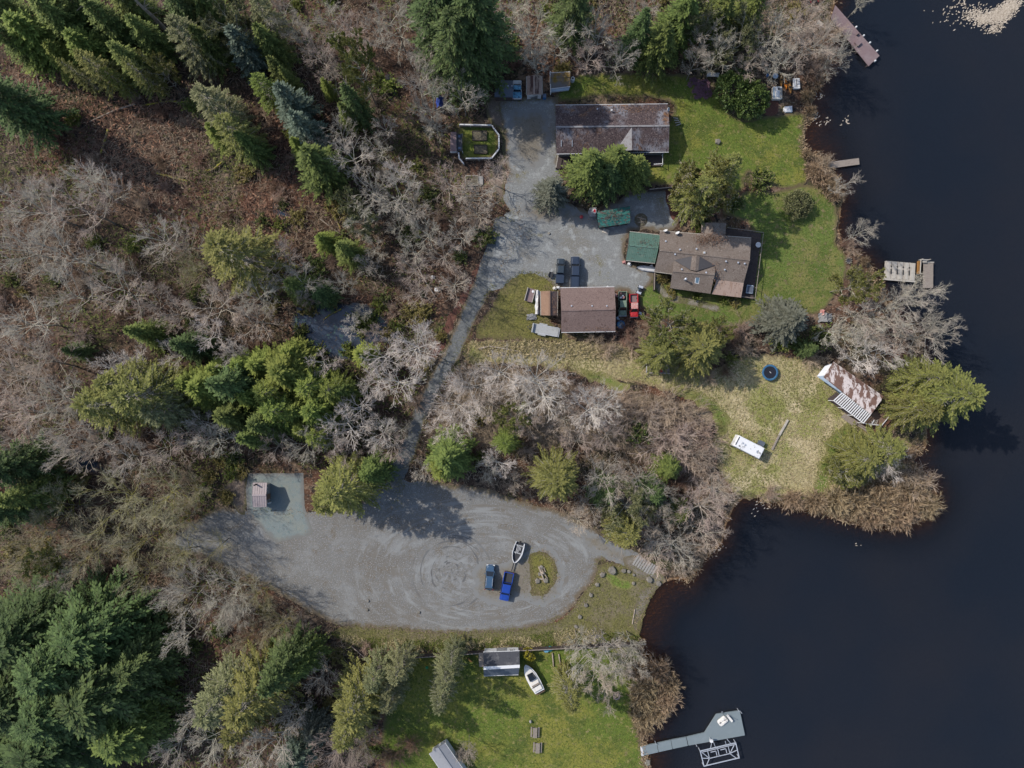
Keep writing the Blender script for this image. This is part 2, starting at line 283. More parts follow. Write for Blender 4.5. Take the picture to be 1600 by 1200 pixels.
M_skyblue = mat('plastic_sky_blue', (0.12, 0.30, 0.42), [(3, 6, 0.5, 0.6, (0.05, 0.11, 0.17))], rough=0.5)
M_mat = mat('trampoline_mat', (0.012, 0.014, 0.022), rough=0.7)
M_tarp_blue = mat('tarp_blue', (0.03, 0.06, 0.26), [(2, 5, 0.5, 0.66, (0.10, 0.14, 0.34))], rough=0.5)
M_lightred = mat('lens_red', (0.3, 0.01, 0.01), rough=0.2)
M_lens = mat('lens_clear', (0.6, 0.6, 0.58), rough=0.15, spec=0.6)
M_soil = mat('bed_soil', (0.10, 0.085, 0.06), [(4, 8, 0.5, 0.66, (0.17, 0.16, 0.11)), (9, 5, 0.55, 0.66, (0.055, 0.045, 0.03))], rough=0.95, bump=(8, 0.6, 0.06))
M_greenplast = mat('plastic_green', (0.02, 0.20, 0.08), rough=0.5)

def water_mat():
    m = bpy.data.materials.new('lake_water'); m.use_nodes = True
    nt = m.node_tree; N = nt.nodes; L = nt.links; N.clear()
    out = N.new('ShaderNodeOutputMaterial')
    tr = N.new('ShaderNodeBsdfTransparent'); tr.inputs['Color'].default_value = (0.78, 0.62, 0.46, 1)
    gl = N.new('ShaderNodeBsdfGlossy'); gl.inputs['Roughness'].default_value = 0.16
    df = N.new('ShaderNodeBsdfDiffuse')
    tc = N.new('ShaderNodeNewGeometry')
    big = N.new('ShaderNodeTexNoise'); big.inputs['Scale'].default_value = 0.035; big.inputs['Detail'].default_value = 3
    L.new(tc.outputs['Position'], big.inputs['Vector'])
    cr = N.new('ShaderNodeMix'); cr.data_type = 'RGBA'
    cr.inputs[6].default_value = (0.0095, 0.0125, 0.0185, 1); cr.inputs[7].default_value = (0.0135, 0.0145, 0.0185, 1)
    mr = N.new('ShaderNodeMapRange'); mr.inputs['From Min'].default_value = 0.4; mr.inputs['From Max'].default_value = 0.65
    L.new(big.outputs['Fac'], mr.inputs['Value']); L.new(mr.outputs[0], cr.inputs[0]); L.new(cr.outputs[2], df.inputs['Color'])
    mp = N.new('ShaderNodeMapping'); mp.inputs['Rotation'].default_value = (0, 0, 0.5); mp.inputs['Scale'].default_value = (0.6, 1.6, 1)
    L.new(tc.outputs['Position'], mp.inputs[0])
    w = N.new('ShaderNodeTexNoise'); w.inputs['Scale'].default_value = 1.6; w.inputs['Detail'].default_value = 5
    L.new(mp.outputs[0], w.inputs['Vector'])
    bp = N.new('ShaderNodeBump'); bp.inputs['Strength'].default_value = 0.55; bp.inputs['Distance'].default_value = 0.12
    L.new(w.outputs['Fac'], bp.inputs['Height']); L.new(bp.outputs[0], gl.inputs['Normal'])
    fr = N.new('ShaderNodeFresnel'); fr.inputs['IOR'].default_value = 1.38
    L.new(bp.outputs[0], fr.inputs['Normal'])
    # stained water: what lies below is lost with depth
    m1 = N.new('ShaderNodeMixShader'); at = N.new('ShaderNodeAttribute'); at.attribute_name = 'murk'; L.new(at.outputs['Fac'], m1.inputs[0])
    L.new(tr.outputs[0], m1.inputs[1]); L.new(df.outputs[0], m1.inputs[2])
    m2 = N.new('ShaderNodeMixShader')
    L.new(fr.outputs[0], m2.inputs[0]); L.new(m1.outputs[0], m2.inputs[1]); L.new(gl.outputs[0], m2.inputs[2])
    L.new(m2.outputs[0], out.inputs['Surface'])
    return m
M_water = water_mat()
M_pond = mat('pond_water', (0.030, 0.042, 0.062), [(0.8, 8, 0.56, 0.6, (0.06, 0.10, 0.085)), (0.3, 5, 0.5, 0.62, (0.018, 0.022, 0.03)), (1.5, 7, 0.58, 0.62, (0.06, 0.04, 0.025))], rough=0.15, spec=0.5, pos=True, edge=('edge', (0.04, 0.035, 0.028)))

# ------------------------------------------------------------------ object helpers
def link(o, parent=None):
    C.objects.link(o)
    if parent is not None: o.parent = parent
    return o
def tag(o, label, cat, group=None):
    o['label'] = label; o['category'] = cat
    if group: o['group'] = group
    return o
def thing(name, label, cat, loc=(0, 0, 0), rz=0.0, group=None):
    o = bpy.data.objects.new(name, None)
    o.empty_display_size = 0.5
    o.location = loc; o.rotation_euler = (0, 0, rz)
    link(o); return tag(o, label, cat, group)

class MB:
    def __init__(s): s.v = []; s.f = []
    def add(s, vs, fs):
        b = len(s.v); s.v += [tuple(v) for v in vs]; s.f += [tuple(i + b for i in f) for f in fs]; return s
    def box(s, c, size, rz=0.0, top=1.0, topx=None):
        x, y, z = (k / 2 for k in size); ca, sa = math.cos(rz), math.sin(rz)
        if topx is None: topx = top
        pts = []
        for dz, kx, ky in ((-z, 1, 1), (z, topx, top)):
            for dx, dy in ((-x, -y), (x, -y), (x, y), (-x, y)):
                X, Y = dx * kx, dy * ky
                pts.append((c[0] + X * ca - Y * sa, c[1] + X * sa + Y * ca, c[2] + dz))
        return s.add(pts, [(0, 3, 2, 1), (4, 5, 6, 7), (0, 1, 5, 4), (1, 2, 6, 5), (2, 3, 7, 6), (3, 0, 4, 7)])
    def beam(s, a, b, w, h):
        a = Vector(a); b = Vector(b); dv = (b - a)
        t = dv.normalized(); up = Vector((0, 0, 1))
        if abs(t.z) > 0.95: up = Vector((1, 0, 0))
        u = t.cross(up).normalized() * (w / 2); n = u.cross(t).normalized() * (h / 2)
        pts = [p + q for p in (a, b) for q in (-u - n, u - n, u + n, -u + n)]
        return s.add(pts, [(0, 1, 2, 3), (7, 6, 5, 4), (0, 4, 5, 1), (1, 5, 6, 2), (2, 6, 7, 3), (3, 7, 4, 0)])
    def tube(s, a, b, r0, r1=None, n=8):
        if r1 is None: r1 = r0
        a = Vector(a); b = Vector(b); t = (b - a).normalized()
        up = Vector((0, 0, 1)) if abs(t.z) < 0.9 else Vector((1, 0, 0))
        u = t.cross(up).normalized(); w = t.cross(u)
        pts = []
        for p, r in ((a, r0), (b, r1)):
            for i in range(n):
                an = 2 * math.pi * i / n
                pts.append(p + (u * math.cos(an) + w * math.sin(an)) * r)
        fs = [(i, (i + 1) % n, n + (i + 1) % n, n + i) for i in range(n)]
        fs += [tuple(range(n - 1, -1, -1)), tuple(range(n, 2 * n))]
        return s.add(pts, fs)
    def lathe(s, prof, n=20, c=(0, 0, 0), caps=True):
        pts = []; fs = []; m = len(prof)
        for r, z in prof:
            for i in range(n):
                an = 2 * math.pi * i / n
                pts.append((c[0] + r * math.cos(an), c[1] + r * math.sin(an), c[2] + z))
        for k in range(m - 1):
            for i in range(n):
                fs.append((k * n + i, k * n + (i + 1) % n, (k + 1) * n + (i + 1) % n, (k + 1) * n + i))
        if caps and prof[0][0] > 0.001: fs.append(tuple(range(n - 1, -1, -1)))
        if caps and prof[-1][0] > 0.001: fs.append(tuple((m - 1) * n + i for i in range(n)))
        return s.add(pts, fs)
    def loft(s, rings, cap0=True, cap1=True):
        n = len(rings[0]); pts = [p for r in rings for p in r]; fs = []
        for k in range(len(rings) - 1):
            for i in range(n):
                fs.append((k * n + i, k * n + (i + 1) % n, (k + 1) * n + (i + 1) % n, (k + 1) * n + i))
        if cap0: fs.append(tuple(range(n - 1, -1, -1)))
        if cap1: fs.append(tuple((len(rings) - 1) * n + i for i in range(n)))
        return s.add(pts, fs)
    def prism(s, pts2, z0, z1):
        if sum(a[0] * b[1] - b[0] * a[1] for a, b in zip(pts2, pts2[1:] + pts2[:1])) < 0: pts2 = pts2[::-1]
        return s.loft([[(p[0], p[1], z0) for p in pts2], [(p[0], p[1], z1) for p in pts2]])
    def slab(s, pts, t):
        """polygon in space given a thickness straight down"""
        pts = [Vector(p) for p in pts]
        a = sum((pts[i].x * pts[(i + 1) % len(pts)].y - pts[(i + 1) % len(pts)].x * pts[i].y) for i in range(len(pts)))
        if a < 0: pts = pts[::-1]
        lo = [p - Vector((0, 0, t)) for p in pts]
        return s.loft([lo, pts])
    def build(s, name, m, parent=None, world=False, smooth=False):
        off = Vector(parent.location) if (world and parent is not None) else Vector((0, 0, 0))
        me = bpy.data.meshes.new(name)
        me.from_pydata([tuple(Vector(v) - off) for v in s.v], [], s.f)
        me.update()
        if smooth: me.polygons.foreach_set('use_smooth', [True] * len(me.polygons))
        me.materials.append(m)
        return link(bpy.data.objects.new(name, me), parent)

def np_mesh(name, verts, faces, m, attrs=None, parent=None, smooth=False):
    verts = np.asarray(verts, np.float32); faces = np.asarray(faces, np.int32)
    k = faces.shape[1]
    me = bpy.data.meshes.new(name)
    me.vertices.add(len(verts)); me.vertices.foreach_set('co', verts.ravel())
    me.loops.add(faces.size); me.loops.foreach_set('vertex_index', faces.ravel())
    me.polygons.add(len(faces))
    me.polygons.foreach_set('loop_start', np.arange(0, faces.size, k, dtype=np.int32))
    me.update(calc_edges=True)
    for an, av in (attrs or {}).items():
        at = me.attributes.new(an, 'FLOAT', 'POINT'); at.data.foreach_set('value', np.asarray(av, np.float32))
    if smooth: me.polygons.foreach_set('use_smooth', [True] * len(faces))
    me.materials.append(m)
    return me
def np_obj(name, verts, faces, m, attrs=None, parent=None, smooth=False):
    return link(bpy.data.objects.new(name, np_mesh(name, verts, faces, m, attrs, None, smooth)), parent)

def in_poly(poly, pts):
    x, y = pts[:, 0], pts[:, 1]; r = np.zeros(len(pts), bool); n = len(poly)
    for i in range(n):
        x0, y0 = poly[i]; x1, y1 = poly[(i + 1) % n]
        if y0 == y1: continue
        c = ((y0 > y) != (y1 > y)) & (x < (x1 - x0) * (y - y0) / (y1 - y0) + x0)
        r ^= c
    return r
def poly_dist(poly, pts, closed=True):
    dmin = np.full(len(pts), 1e9); n = len(poly)
    for i in range(n if closed else n - 1):
        a = np.array(poly[i][:2]); b = np.array(poly[(i + 1) % n][:2]); ab = b - a
        t = np.clip(((pts - a) @ ab) / max(1e-9, ab @ ab), 0, 1)
        dmin = np.minimum(dmin, np.linalg.norm(pts - (a + t[:, None] * ab), axis=1))
    return dmin
def px2w(poly): return [((x - 800) * S, (600 - y) * S) for x, y in poly]
def smooth_poly(poly, step=0.45, amp=0.35, seed=0, closed=True):
    """Catmull-Rom through the corners, then a ragged edge"""
    n = len(poly); out = []
    for i in range(n if closed else n - 1):
        p = [Vector(poly[(i + k) % n] if closed else poly[min(max(i + k, 0), n - 1)]) for k in (-1, 0, 1, 2)]
        L = (p[2] - p[1]).length; m = max(2, int(L / step))
        for j in range(m):
            t = j / m
            q = 0.5 * ((2 * p[1]) + (p[2] - p[0]) * t + (2 * p[0] - 5 * p[1] + 4 * p[2] - p[3]) * t * t + (3 * p[1] - p[0] - 3 * p[2] + p[3]) * t ** 3)
            nx = mnoise.fractal(Vector((q.x * 0.5, q.y * 0.5, seed * 7.3)), 0.7, 2.1, 4)
            ny = mnoise.fractal(Vector((q.x * 0.5 + 50, q.y * 0.5, seed * 7.3)), 0.7, 2.1, 4)
            out.append((q.x + nx * amp, q.y + ny * amp))
    return out
REGIONS = {}
def sheet(name, pxpoly, z, m, amp=0.35, seed=0, width=1.2, raw=False, step=0.45, kind='structure', joins=(), linear=False):
    poly = smooth_poly(px2w(pxpoly), step, amp, seed) if not raw else px2w(pxpoly)
    if linear:
        q0 = px2w(pxpoly); poly = []
        for i in range(len(q0)):
            a_, b_ = Vector(q0[i]), Vector(q0[(i + 1) % len(q0)]); m_ = max(1, int((b_ - a_).length / .4))
            for k in range(m_):
                p_ = a_.lerp(b_, k / m_); poly.append((p_.x + .12 * mnoise.noise(Vector((p_.x, p_.y, seed))), p_.y + .12 * mnoise.noise(Vector((p_.x, p_.y, seed + 9)))))
    REGIONS[name] = poly
    A = np.array(poly); mn, mx = A.min(0), A.max(0)
    gx, gy = np.meshgrid(np.arange(mn[0], mx[0], 0.9), np.arange(mn[1], mx[1], 0.9))
    g = np.stack([gx.ravel(), gy.ravel()], 1) + np.random.RandomState(seed).uniform(-0.2, 0.2, (gx.size, 2))
    g = g[in_poly(poly, g)]
    if len(g): g = g[poly_dist(poly, g) > 0.3]
    pts = [Vector(p) for p in poly] + [Vector(p) for p in g]
    n = len(poly)
    v, e, f, *_ = geometry.delaunay_2d_cdt(pts, [(i, (i + 1) % n) for i in range(n)], [list(range(n))], 1, 1e-4)
    V = np.array([(p.x, p.y) for p in v])
    dd = np.clip(poly_dist(poly, V) / width, 0, 1)
    for jx, jy, jr in joins:            # places where this surface runs on into the next one
        c_ = np.array(px2w([(jx, jy)])[0]); dd = np.maximum(dd, np.clip(1.6 - np.linalg.norm(V - c_, axis=1) / (jr * S), 0, 1))
    f = [(t if (V[t[1]] - V[t[0]])[0] * (V[t[2]] - V[t[0]])[1] - (V[t[1]] - V[t[0]])[1] * (V[t[2]] - V[t[0]])[0] > 0 else t[::-1]) for t in f if len(t) == 3]
    o = np_obj(name.split('#')[0], np.column_stack([V, np.full(len(V), z)]), f, m, {'edge': dd})
    o['kind'] = kind
    return o

# ------------------------------------------------------------------ terrain and water
SHORE = [(1330, -3000), (1312, -300), (1310, -40), (1305, 10), (1298, 40), (1306, 70), (1298, 100), (1288, 120), (1279, 140), (1267, 155), (1262, 170),
 (1274, 182), (1260, 193), (1258, 215), (1261, 232), (1284, 241), (1298, 255), (1306, 272), (1313, 290), (1320, 310), (1314, 330), (1314, 370),
 (1328, 390), (1343, 395), (1358, 410), (1368, 425), (1376, 450), (1392, 480), (1420, 510), (1440, 540), (1448, 570), (1452, 620), (1450, 680), (1446, 704),
 (1426, 702), (1421, 724), (1440, 735), (1462, 760), (1465, 790), (1440, 815), (1400, 822), (1340, 812), (1280, 797), (1220, 786), (1172, 778),
 (1150, 790), (1136, 820), (1128, 848), (1110, 868), (1094, 888), (1078, 905), (1050, 905), (1030, 913), (1019, 932), (1005, 960), (992, 985), (1007, 1003),
 (1010, 1030), (1034, 1050), (1046, 1080), (1036, 1110), (1018, 1130), (1005, 1150), (1012, 1180), (1016, 1250), (1030, 1500), (1060, 3600)]
shore_w = smooth_poly(px2w(SHORE), 0.8, 0.5, 3, closed=False)
lake_poly = shore_w + [(900, -900), (900, 900)]
def axis(lo, hi, step):
    a = list(np.arange(lo, hi + 0.01, step)); s = step
    while a[-1] < 1600: s *= 1.6; a.append(a[-1] + s)
    s = step
    while a[0] > -1600: s *= 1.6; a.insert(0, a[0] - s)
    return np.array(a)
ax, ay = axis(-112, 112, 0.6), axis(-86, 86, 0.6)
gx, gy = np.meshgrid(ax, ay)
G = np.stack([gx.ravel(), gy.ravel()], 1)
near = (np.abs(G[:, 0]) < 130) & (np.abs(G[:, 1]) < 110)
dsh = np.full(len(G), 60.0)
dsh[near] = poly_dist([shore_w[i] for i in range(0, len(shore_w), 2)], G[near], closed=False)
inl = in_poly(lake_poly, G)
sd = np.where(inl, -dsh, dsh)
def zprof(s):
    return np.interp(s, [-30, -8, -3.5, -1.2, 0, 0.8, 2.2], [-3.2, -2.4, -1.25, -0.75, -0.42, -0.12, 0.0])
beach = np.array(px2w([(1022, 955)])[0]); beach2 = np.array(px2w([(1290, 205)])[0]); beach3 = np.array(px2w([(1020, 1175)])[0])
shelf = np.ones(len(G))
for bc, br_, k_ in ((beach, 9.0, .7), (beach2, 7.0, .5), (beach3, 6.0, .5)): shelf -= k_ * np.exp(-(np.linalg.norm(G - bc, axis=1) / br_) ** 2)
sd = np.where(sd < 0, sd * np.clip(shelf, .25, 1), sd)
gz = zprof(sd)
bedw = np.interp(sd, [-1e3, -0.2, 0.6, 1e3], [1, 1, 0, 0])
deepw = np.interp(sd, [-1e3, -4.5, -1.2, 1e3], [1, 1, 0, 0])
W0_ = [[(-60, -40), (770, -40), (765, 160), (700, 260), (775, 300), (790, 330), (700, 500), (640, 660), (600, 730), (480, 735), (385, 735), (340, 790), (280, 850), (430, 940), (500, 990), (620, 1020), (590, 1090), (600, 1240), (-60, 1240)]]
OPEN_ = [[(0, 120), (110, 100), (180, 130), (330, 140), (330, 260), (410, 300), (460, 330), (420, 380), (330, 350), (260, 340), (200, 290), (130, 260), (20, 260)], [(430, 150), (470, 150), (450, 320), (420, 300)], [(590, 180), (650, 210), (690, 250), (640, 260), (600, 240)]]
floor_dark = np.zeros(len(G))
for w_ in W0_: q_ = px2w(w_); floor_dark = np.maximum(floor_dark, np.where(in_poly(q_, G), np.clip(poly_dist(q_, G) / 4, 0, 1), 0))
for w_ in OPEN_: q_ = px2w(w_); floor_dark *= np.where(in_poly(q_, G), 0, np.clip(poly_dist(q_, G) / 4, 0, 1))
floor_dark *= .5  # floor colour darker inside the wood, fading out at the clearings
nx_, ny_ = len(ax), len(ay)
idx = np.arange(nx_ * ny_).reshape(ny_, nx_)
F = np.stack([idx[:-1, :-1].ravel(), idx[:-1, 1:].ravel(), idx[1:, 1:].ravel(), idx[1:, :-1].ravel()], 1)
g = np_obj('ground', np.column_stack([G, gz]), F, M_floor, {'bed': bedw, 'deep': deepw, 'floor_dark': floor_dark}, smooth=True)
g['kind'] = 'structure'
WATER_Z = -0.42
murk = np.clip(1 - np.exp(-np.maximum(0, WATER_Z - gz) * 1.1), 0, .965)
keepx = ax > -25
wi = idx[:, keepx]
WF = np.stack([wi[:-1, :-1].ravel(), wi[:-1, 1:].ravel(), wi[1:, 1:].ravel(), wi[1:, :-1].ravel()], 1)
wet = (gz[WF] < WATER_Z + .25).any(1); WF = WF[wet]
used, inv = np.unique(WF, return_inverse=True)
o = np_obj('lake_water', np.column_stack([G[used], np.full(len(used), WATER_Z)]), inv.reshape(WF.shape), M_water, {'murk': murk[used]})
o['kind'] = 'structure'

# ------------------------------------------------------------------ ground covers
sheet('lawn', [(893, 120), (960, 113), (1040, 116), (1076, 118), (1115, 140), (1150, 185), (1200, 181), (1256, 178), (1256, 200), (1257, 233), (1262, 262), (1258, 288),
   (1210, 292), (1170, 270), (1150, 300), (1080, 262), (1060, 285), (1010, 285), (1000, 240), (1046, 190), (1044, 158), (960, 150), (880, 158), (868, 150)], 0.006, M_lawn, seed=1)
sheet('lawn', [(1130, 330), (1165, 300), (1220, 297), (1262, 288), (1292, 300), (1308, 330), (1306, 375), (1322, 400), (1318, 440), (1300, 470), (1270, 492), (1205, 488), (1190, 500),
   (1130, 512), (1070, 503), (1015, 492), (1000, 470), (1006, 448), (1030, 440), (1100, 440), (1180, 400), (1170, 350)], 0.010, M_lawn2, seed=2)
sheet('mossy_verge', [(768, 480), (790, 440), (815, 424), (855, 428), (872, 450), (860, 500), (880, 520), (880, 532), (780, 530), (742, 526), (752, 500)], 0.010, M_mossy, seed=4)
sheet('meadow', [(728, 545), (745, 533), (800, 535), (880, 533), (960, 540), (1010, 545), (1090, 580), (1150, 560), (1220, 555), (1280, 570), (1310, 600), (1330, 650), (1370, 680), (1415, 685), (1424, 712),
   (1400, 745), (1300, 780), (1215, 782), (1160, 776), (1130, 745), (1112, 700), (1118, 650), (1060, 615), (990, 600), (900, 585), (820, 570), (740, 572)], 0.006, M_meadow, seed=5, amp=0.6)
sheet('green_patch#a', [(1055, 605), (1085, 608), (1115, 622), (1135, 645), (1142, 668), (1130, 682), (1118, 672), (1112, 648), (1080, 628), (1050, 615)], 0.014, M_green, seed=6, amp=0.8, width=2)
sheet('green_patch#b', [(1290, 690), (1308, 668), (1325, 660), (1335, 675), (1315, 700), (1300, 735), (1290, 772), (1270, 776), (1275, 740)], 0.014, M_green, seed=7, amp=0.8, width=2)
sheet('green_patch#c', [(905, 575), (960, 590), (985, 605), (960, 610), (915, 590)], 0.014, M_green, seed=8, amp=0.8, width=2)
sheet('lawn', [(640, 1030), (700, 1016), (800, 1014), (900, 1008), (985, 1010), (1003, 1030), (1000, 1070), (985, 1110), (1000, 1150), (1005, 1185), (1005, 1260), (640, 1260), (600, 1190), (598, 1130), (622, 1085)], 0.006, M_lawn, seed=9)
sheet('beach_lawn', [(942, 880), (1000, 888), (1035, 900), (1022, 925), (1008, 955), (1000, 985), (985, 1000), (900, 1003), (780, 1008), (680, 1012), (570, 1010), (520, 990), (560, 976), (700, 985), (850, 976), (895, 950), (925, 905)], 0.008, M_beach, seed=10)
sheet('parking_lot', [(262, 850), (300, 815), (345, 792), (385, 797), (470, 800), (560, 786), (600, 752), (645, 752), (700, 756), (760, 764), (820, 786), (870, 798), (905, 812), (940, 835),
   (990, 862), (1010, 878), (985, 885), (940, 874), (932, 895), (908, 930), (884, 960), (850, 978), (800, 987), (700, 990), (600, 984), (540, 980), (490, 960), (440, 930), (390, 903), (330, 878)], 0.013, M_gravel, seed=11, width=2.0, joins=[(620, 755, 40), (430, 810, 50), (480, 800, 30), (1000, 875, 22)])
M_dirt = mat('apron_dirt', (0.148, 0.13, 0.102), [(0.2, 8, 0.46, 0.62, (0.17, 0.158, 0.135)), (1.6, 8, 0.5, 0.66, (0.115, 0.1, 0.078)), (4.5, 6, 0.54, 0.66, (0.2, 0.185, 0.155))], rough=.95, bump=(6, .5, .05), pos=True, edge=('edge', (0.165, 0.167, 0.163)))
sheet('dirt_apron', [(738, 905), (750, 878), (790, 878), (822, 862), (850, 852), (874, 868), (884, 900), (874, 930), (850, 945), (815, 938), (780, 946), (745, 935)], 0.0155, M_dirt, seed=41, amp=.7, width=3.2)
sheet('dirt_apron', [(798, 178), (830, 172), (856, 185), (862, 225), (840, 262), (805, 250), (797, 215)], 0.0195, M_dirt, seed=43, amp=.9, width=3.0)
sheet('dirt_apron', [(812, 322), (850, 316), (905, 330), (935, 340), (905, 352), (860, 348), (830, 345)], 0.0195, M_dirt, seed=44, amp=.9, width=2.6)
sheet('green_patch#d', [(943, 897), (954, 894), (968, 901), (984, 909), (990, 916), (978, 922), (962, 918), (950, 909)], 0.012, M_green, seed=45, amp=.4, width=.8)
sheet('dirt_apron', [(880, 815), (920, 830), (985, 868), (975, 882), (935, 868), (905, 840)], 0.0155, M_dirt, seed=42, amp=.7, width=2.5)
sheet('traffic_island', [(828, 870), (842, 862), (858, 868), (870, 884), (872, 902), (862, 920), (845, 930), (830, 928), (828, 900)], 0.018, M_mossy, seed=12, amp=0.5, width=1.4)
sheet('concrete_pad', [(388, 740), (474, 739), (476, 790), (490, 835), (430, 848), (386, 800), (384, 765)], 0.022, M_pad, seed=13, width=1.6, linear=True)
sheet('wood_chip_bed', [(350, 760), (386, 738), (384, 798), (372, 800), (352, 775)], 0.018, M_chips, amp=0.3, seed=14)
sheet('gravel_yard', [(785, 345), (815, 322), (870, 312), (925, 330), (990, 300), (1050, 298), (1062, 345), (1035, 362), (985, 362), (980, 408), (1022, 425), (1012, 448), (992, 462), (960, 452), (872, 452), (850, 432), (812, 428), (782, 452), (762, 440)], 0.014, M_yard, seed=15, amp=0.5, width=1.6, joins=[(825, 325, 50), (780, 400, 60), (790, 370, 50)])
sheet('gravel_yard', [(783, 158), (860, 152), (872, 165), (874, 250), (872, 300), (880, 318), (835, 330), (790, 320), (793, 270), (788, 210)], 0.017, M_yard, seed=16, amp=0.5, width=1.6, joins=[(835, 320, 50), (800, 325, 40), (865, 315, 30)])
def ribbon(cl, w):
    w2 = []; L = []; R = []
    for i, p in enumerate(cl):
        a = Vector(cl[max(0, i - 1)][:2]); b = Vector(cl[min(len(cl) - 1, i + 1)][:2]); t = (b - a).normalized(); n = Vector((-t.y, t.x))
        ww = p[2] if len(p) > 2 else w
        L.append((p[0] + n.x * ww / 2, p[1] + n.y * ww / 2)); R.append((p[0] - n.x * ww / 2, p[1] - n.y * ww / 2))
    return L + R[::-1]
sheet('brush_floor', [(725, 572), (800, 574), (900, 598), (990, 612), (1060, 626), (1114, 648), (1112, 700), (1128, 745), (1140, 775), (1120, 800), (1090, 790), (1060, 740), (1000, 720), (930, 690), (850, 700), (760, 700), (690, 690), (680, 640), (700, 600)], 0.0085, M_brushfloor, seed=31, amp=.9)
sheet('garden_lawn', [(719, 196), (767, 197), (778, 211), (778, 232), (767, 246), (722, 247)], 0.0125, M_lawn, seed=32, amp=.1, step=.6)
sheet('verge', [(760, 155), (790, 150), (795, 200), (790, 250), (790, 320), (776, 318), (765, 270), (782, 246), (784, 205), (765, 190)], 0.0095, M_chips, seed=33, amp=.6)
sheet('red_verge', ribbon([(818, 340, 14), (775, 385, 14), (748, 425, 12), (722, 470, 12), (700, 510, 12), (680, 555, 10)], 12), 0.0095, M_red_bed, seed=34, amp=.5)
sheet('driveway', ribbon([(590, 775, 60), (606, 756, 40), (625, 728, 27), (640, 695, 25), (655, 650, 24), (680, 600, 24), (705, 555, 24), (725, 510, 25), (745, 465, 28), (764, 420, 32), (782, 380, 38), (800, 350, 46)], 24), 0.0115, M_drive, amp=0.22, seed=17, width=0.7, joins=[(600, 765, 50), (790, 365, 60)])
sheet('garden_path', ribbon([(1026, 430, 12), (1030, 448, 12), (1045, 464, 12), (1070, 470, 11), (1100, 476, 11), (1122, 484, 9)], 11), 0.018, M_path, amp=0.15, seed=18, width=0.5)
sheet('mulch_bed#a', [(1040, 296), (1064, 296), (1060, 345), (1048, 335)], 0.020, M_red_bed, seed=19)
sheet('mulch_bed#b', [(1205, 152), (1215, 150), (1214, 178), (1194, 178)], 0.014, M_red_bed, seed=20, amp=0.15)
sheet('sandy_ramp', [(975, 872), (1000, 872), (1042, 905), (1030, 915), (1018, 932), (1004, 958), (994, 985), (988, 970), (998, 930), (1015, 912), (990, 900)], 0.020, M_sand, seed=21)
sheet('marsh_pond#a', [(452, 505), (470, 480), (500, 465), (530, 470), (565, 478), (605, 495), (612, 525), (570, 545), (556, 562), (520, 560), (485, 548), (462, 530)], 0.015, M_pond, seed=22, amp=1.0, width=1.0)
sheet('marsh_pond#b', [(85, 690), (110, 700), (150, 718), (165, 738), (140, 742), (110, 730), (92, 712)], 0.015, M_pond, seed=23, amp=0.8, width=1.0)
sheet('marsh_pond#c', [(360, 560), (400, 545), (420, 560), (410, 590), (380, 600), (360, 590)], 0.015, M_pond, seed=24, amp=0.8, width=1.0)
sheet('marsh_pond#d', [(600, 118), (615, 120), (620, 140), (612, 155), (602, 140)], 0.015, M_pond, seed=25, amp=0.5, width=1.0)
sheet('marsh_pond#e', [(430, 318), (455, 325), (462, 340), (440, 348), (428, 335)], 0.015, M_pond, seed=26, amp=0.5, width=1.0)

# ------------------------------------------------------------------ buildings
def lerp2(a, b, t): return a + (b - a) * t
def window_on(root, a, b, t, z, w, h, m_frame=None, name='window'):
    """window on the wall running a->b (world, ground), frame proud of the wall, pane a sub-part"""
    a = Vector((a[0], a[1], 0)); b = Vector((b[0], b[1], 0)); tv = (b - a).normalized(); n = Vector((tv.y, -tv.x, 0))
    c = a.lerp(b, t) + Vector((0, 0, z)) + n * .03; rz = math.atan2(tv.y, tv.x)
    fr = MB()
    for s in (-1, 1):
        q = c + tv * s * (w / 2); fr.box(q, (.09, .08, h + .12), rz)
        q = c + Vector((0, 0, s * h / 2)); fr.box(q, (w - .1, .08, .09), rz)
    f = fr.build(name, m_frame or M_white, root, world=True)
    p = MB().box(c - n * .012, (w - .1, .03, h - .1), rz).build('pane', M_glass, None)
    p.parent = f
    for v in p.data.vertices: v.co -= Vector(root.location)
    return f
def door_on(root, a, b, t, w=.95, h=2.05, m=None, z0=.05, name='door'):
    a = Vector((a[0], a[1], 0)); b = Vector((b[0], b[1], 0)); tv = (b - a).normalized(); n = Vector((tv.y, -tv.x, 0))
    c = a.lerp(b, t) + n * .035 + Vector((0, 0, z0 + h / 2)); rz = math.atan2(tv.y, tv.x)
    mb = MB().box(c, (w, .07, h), rz)
    for s in (-1, 1): mb.box(c + n * .045 + Vector((0, 0, s * h * .22)), (w * .7, .03, h * .32), rz)
    dr = mb.build(name, m or M_wall_white, root, world=True)
    k = MB().tube(c + tv * (w * .4) + n * .03, c + tv * (w * .4) + n * .1, .03).build('handle', M_chrome)
    k.parent = dr
    for v in k.data.vertices: v.co -= Vector(root.location)
    return dr
def inset(pts, dist):
    """move polygon corners towards the inside by dist"""
    n = len(pts); out = []
    c = sum((Vector((p[0], p[1])) for p in pts), Vector((0, 0))) / n
    for p in pts:
        q = Vector((p[0], p[1])); dv = (c - q); out.append(q + dv.normalized() * dist * 1.41)
    return out
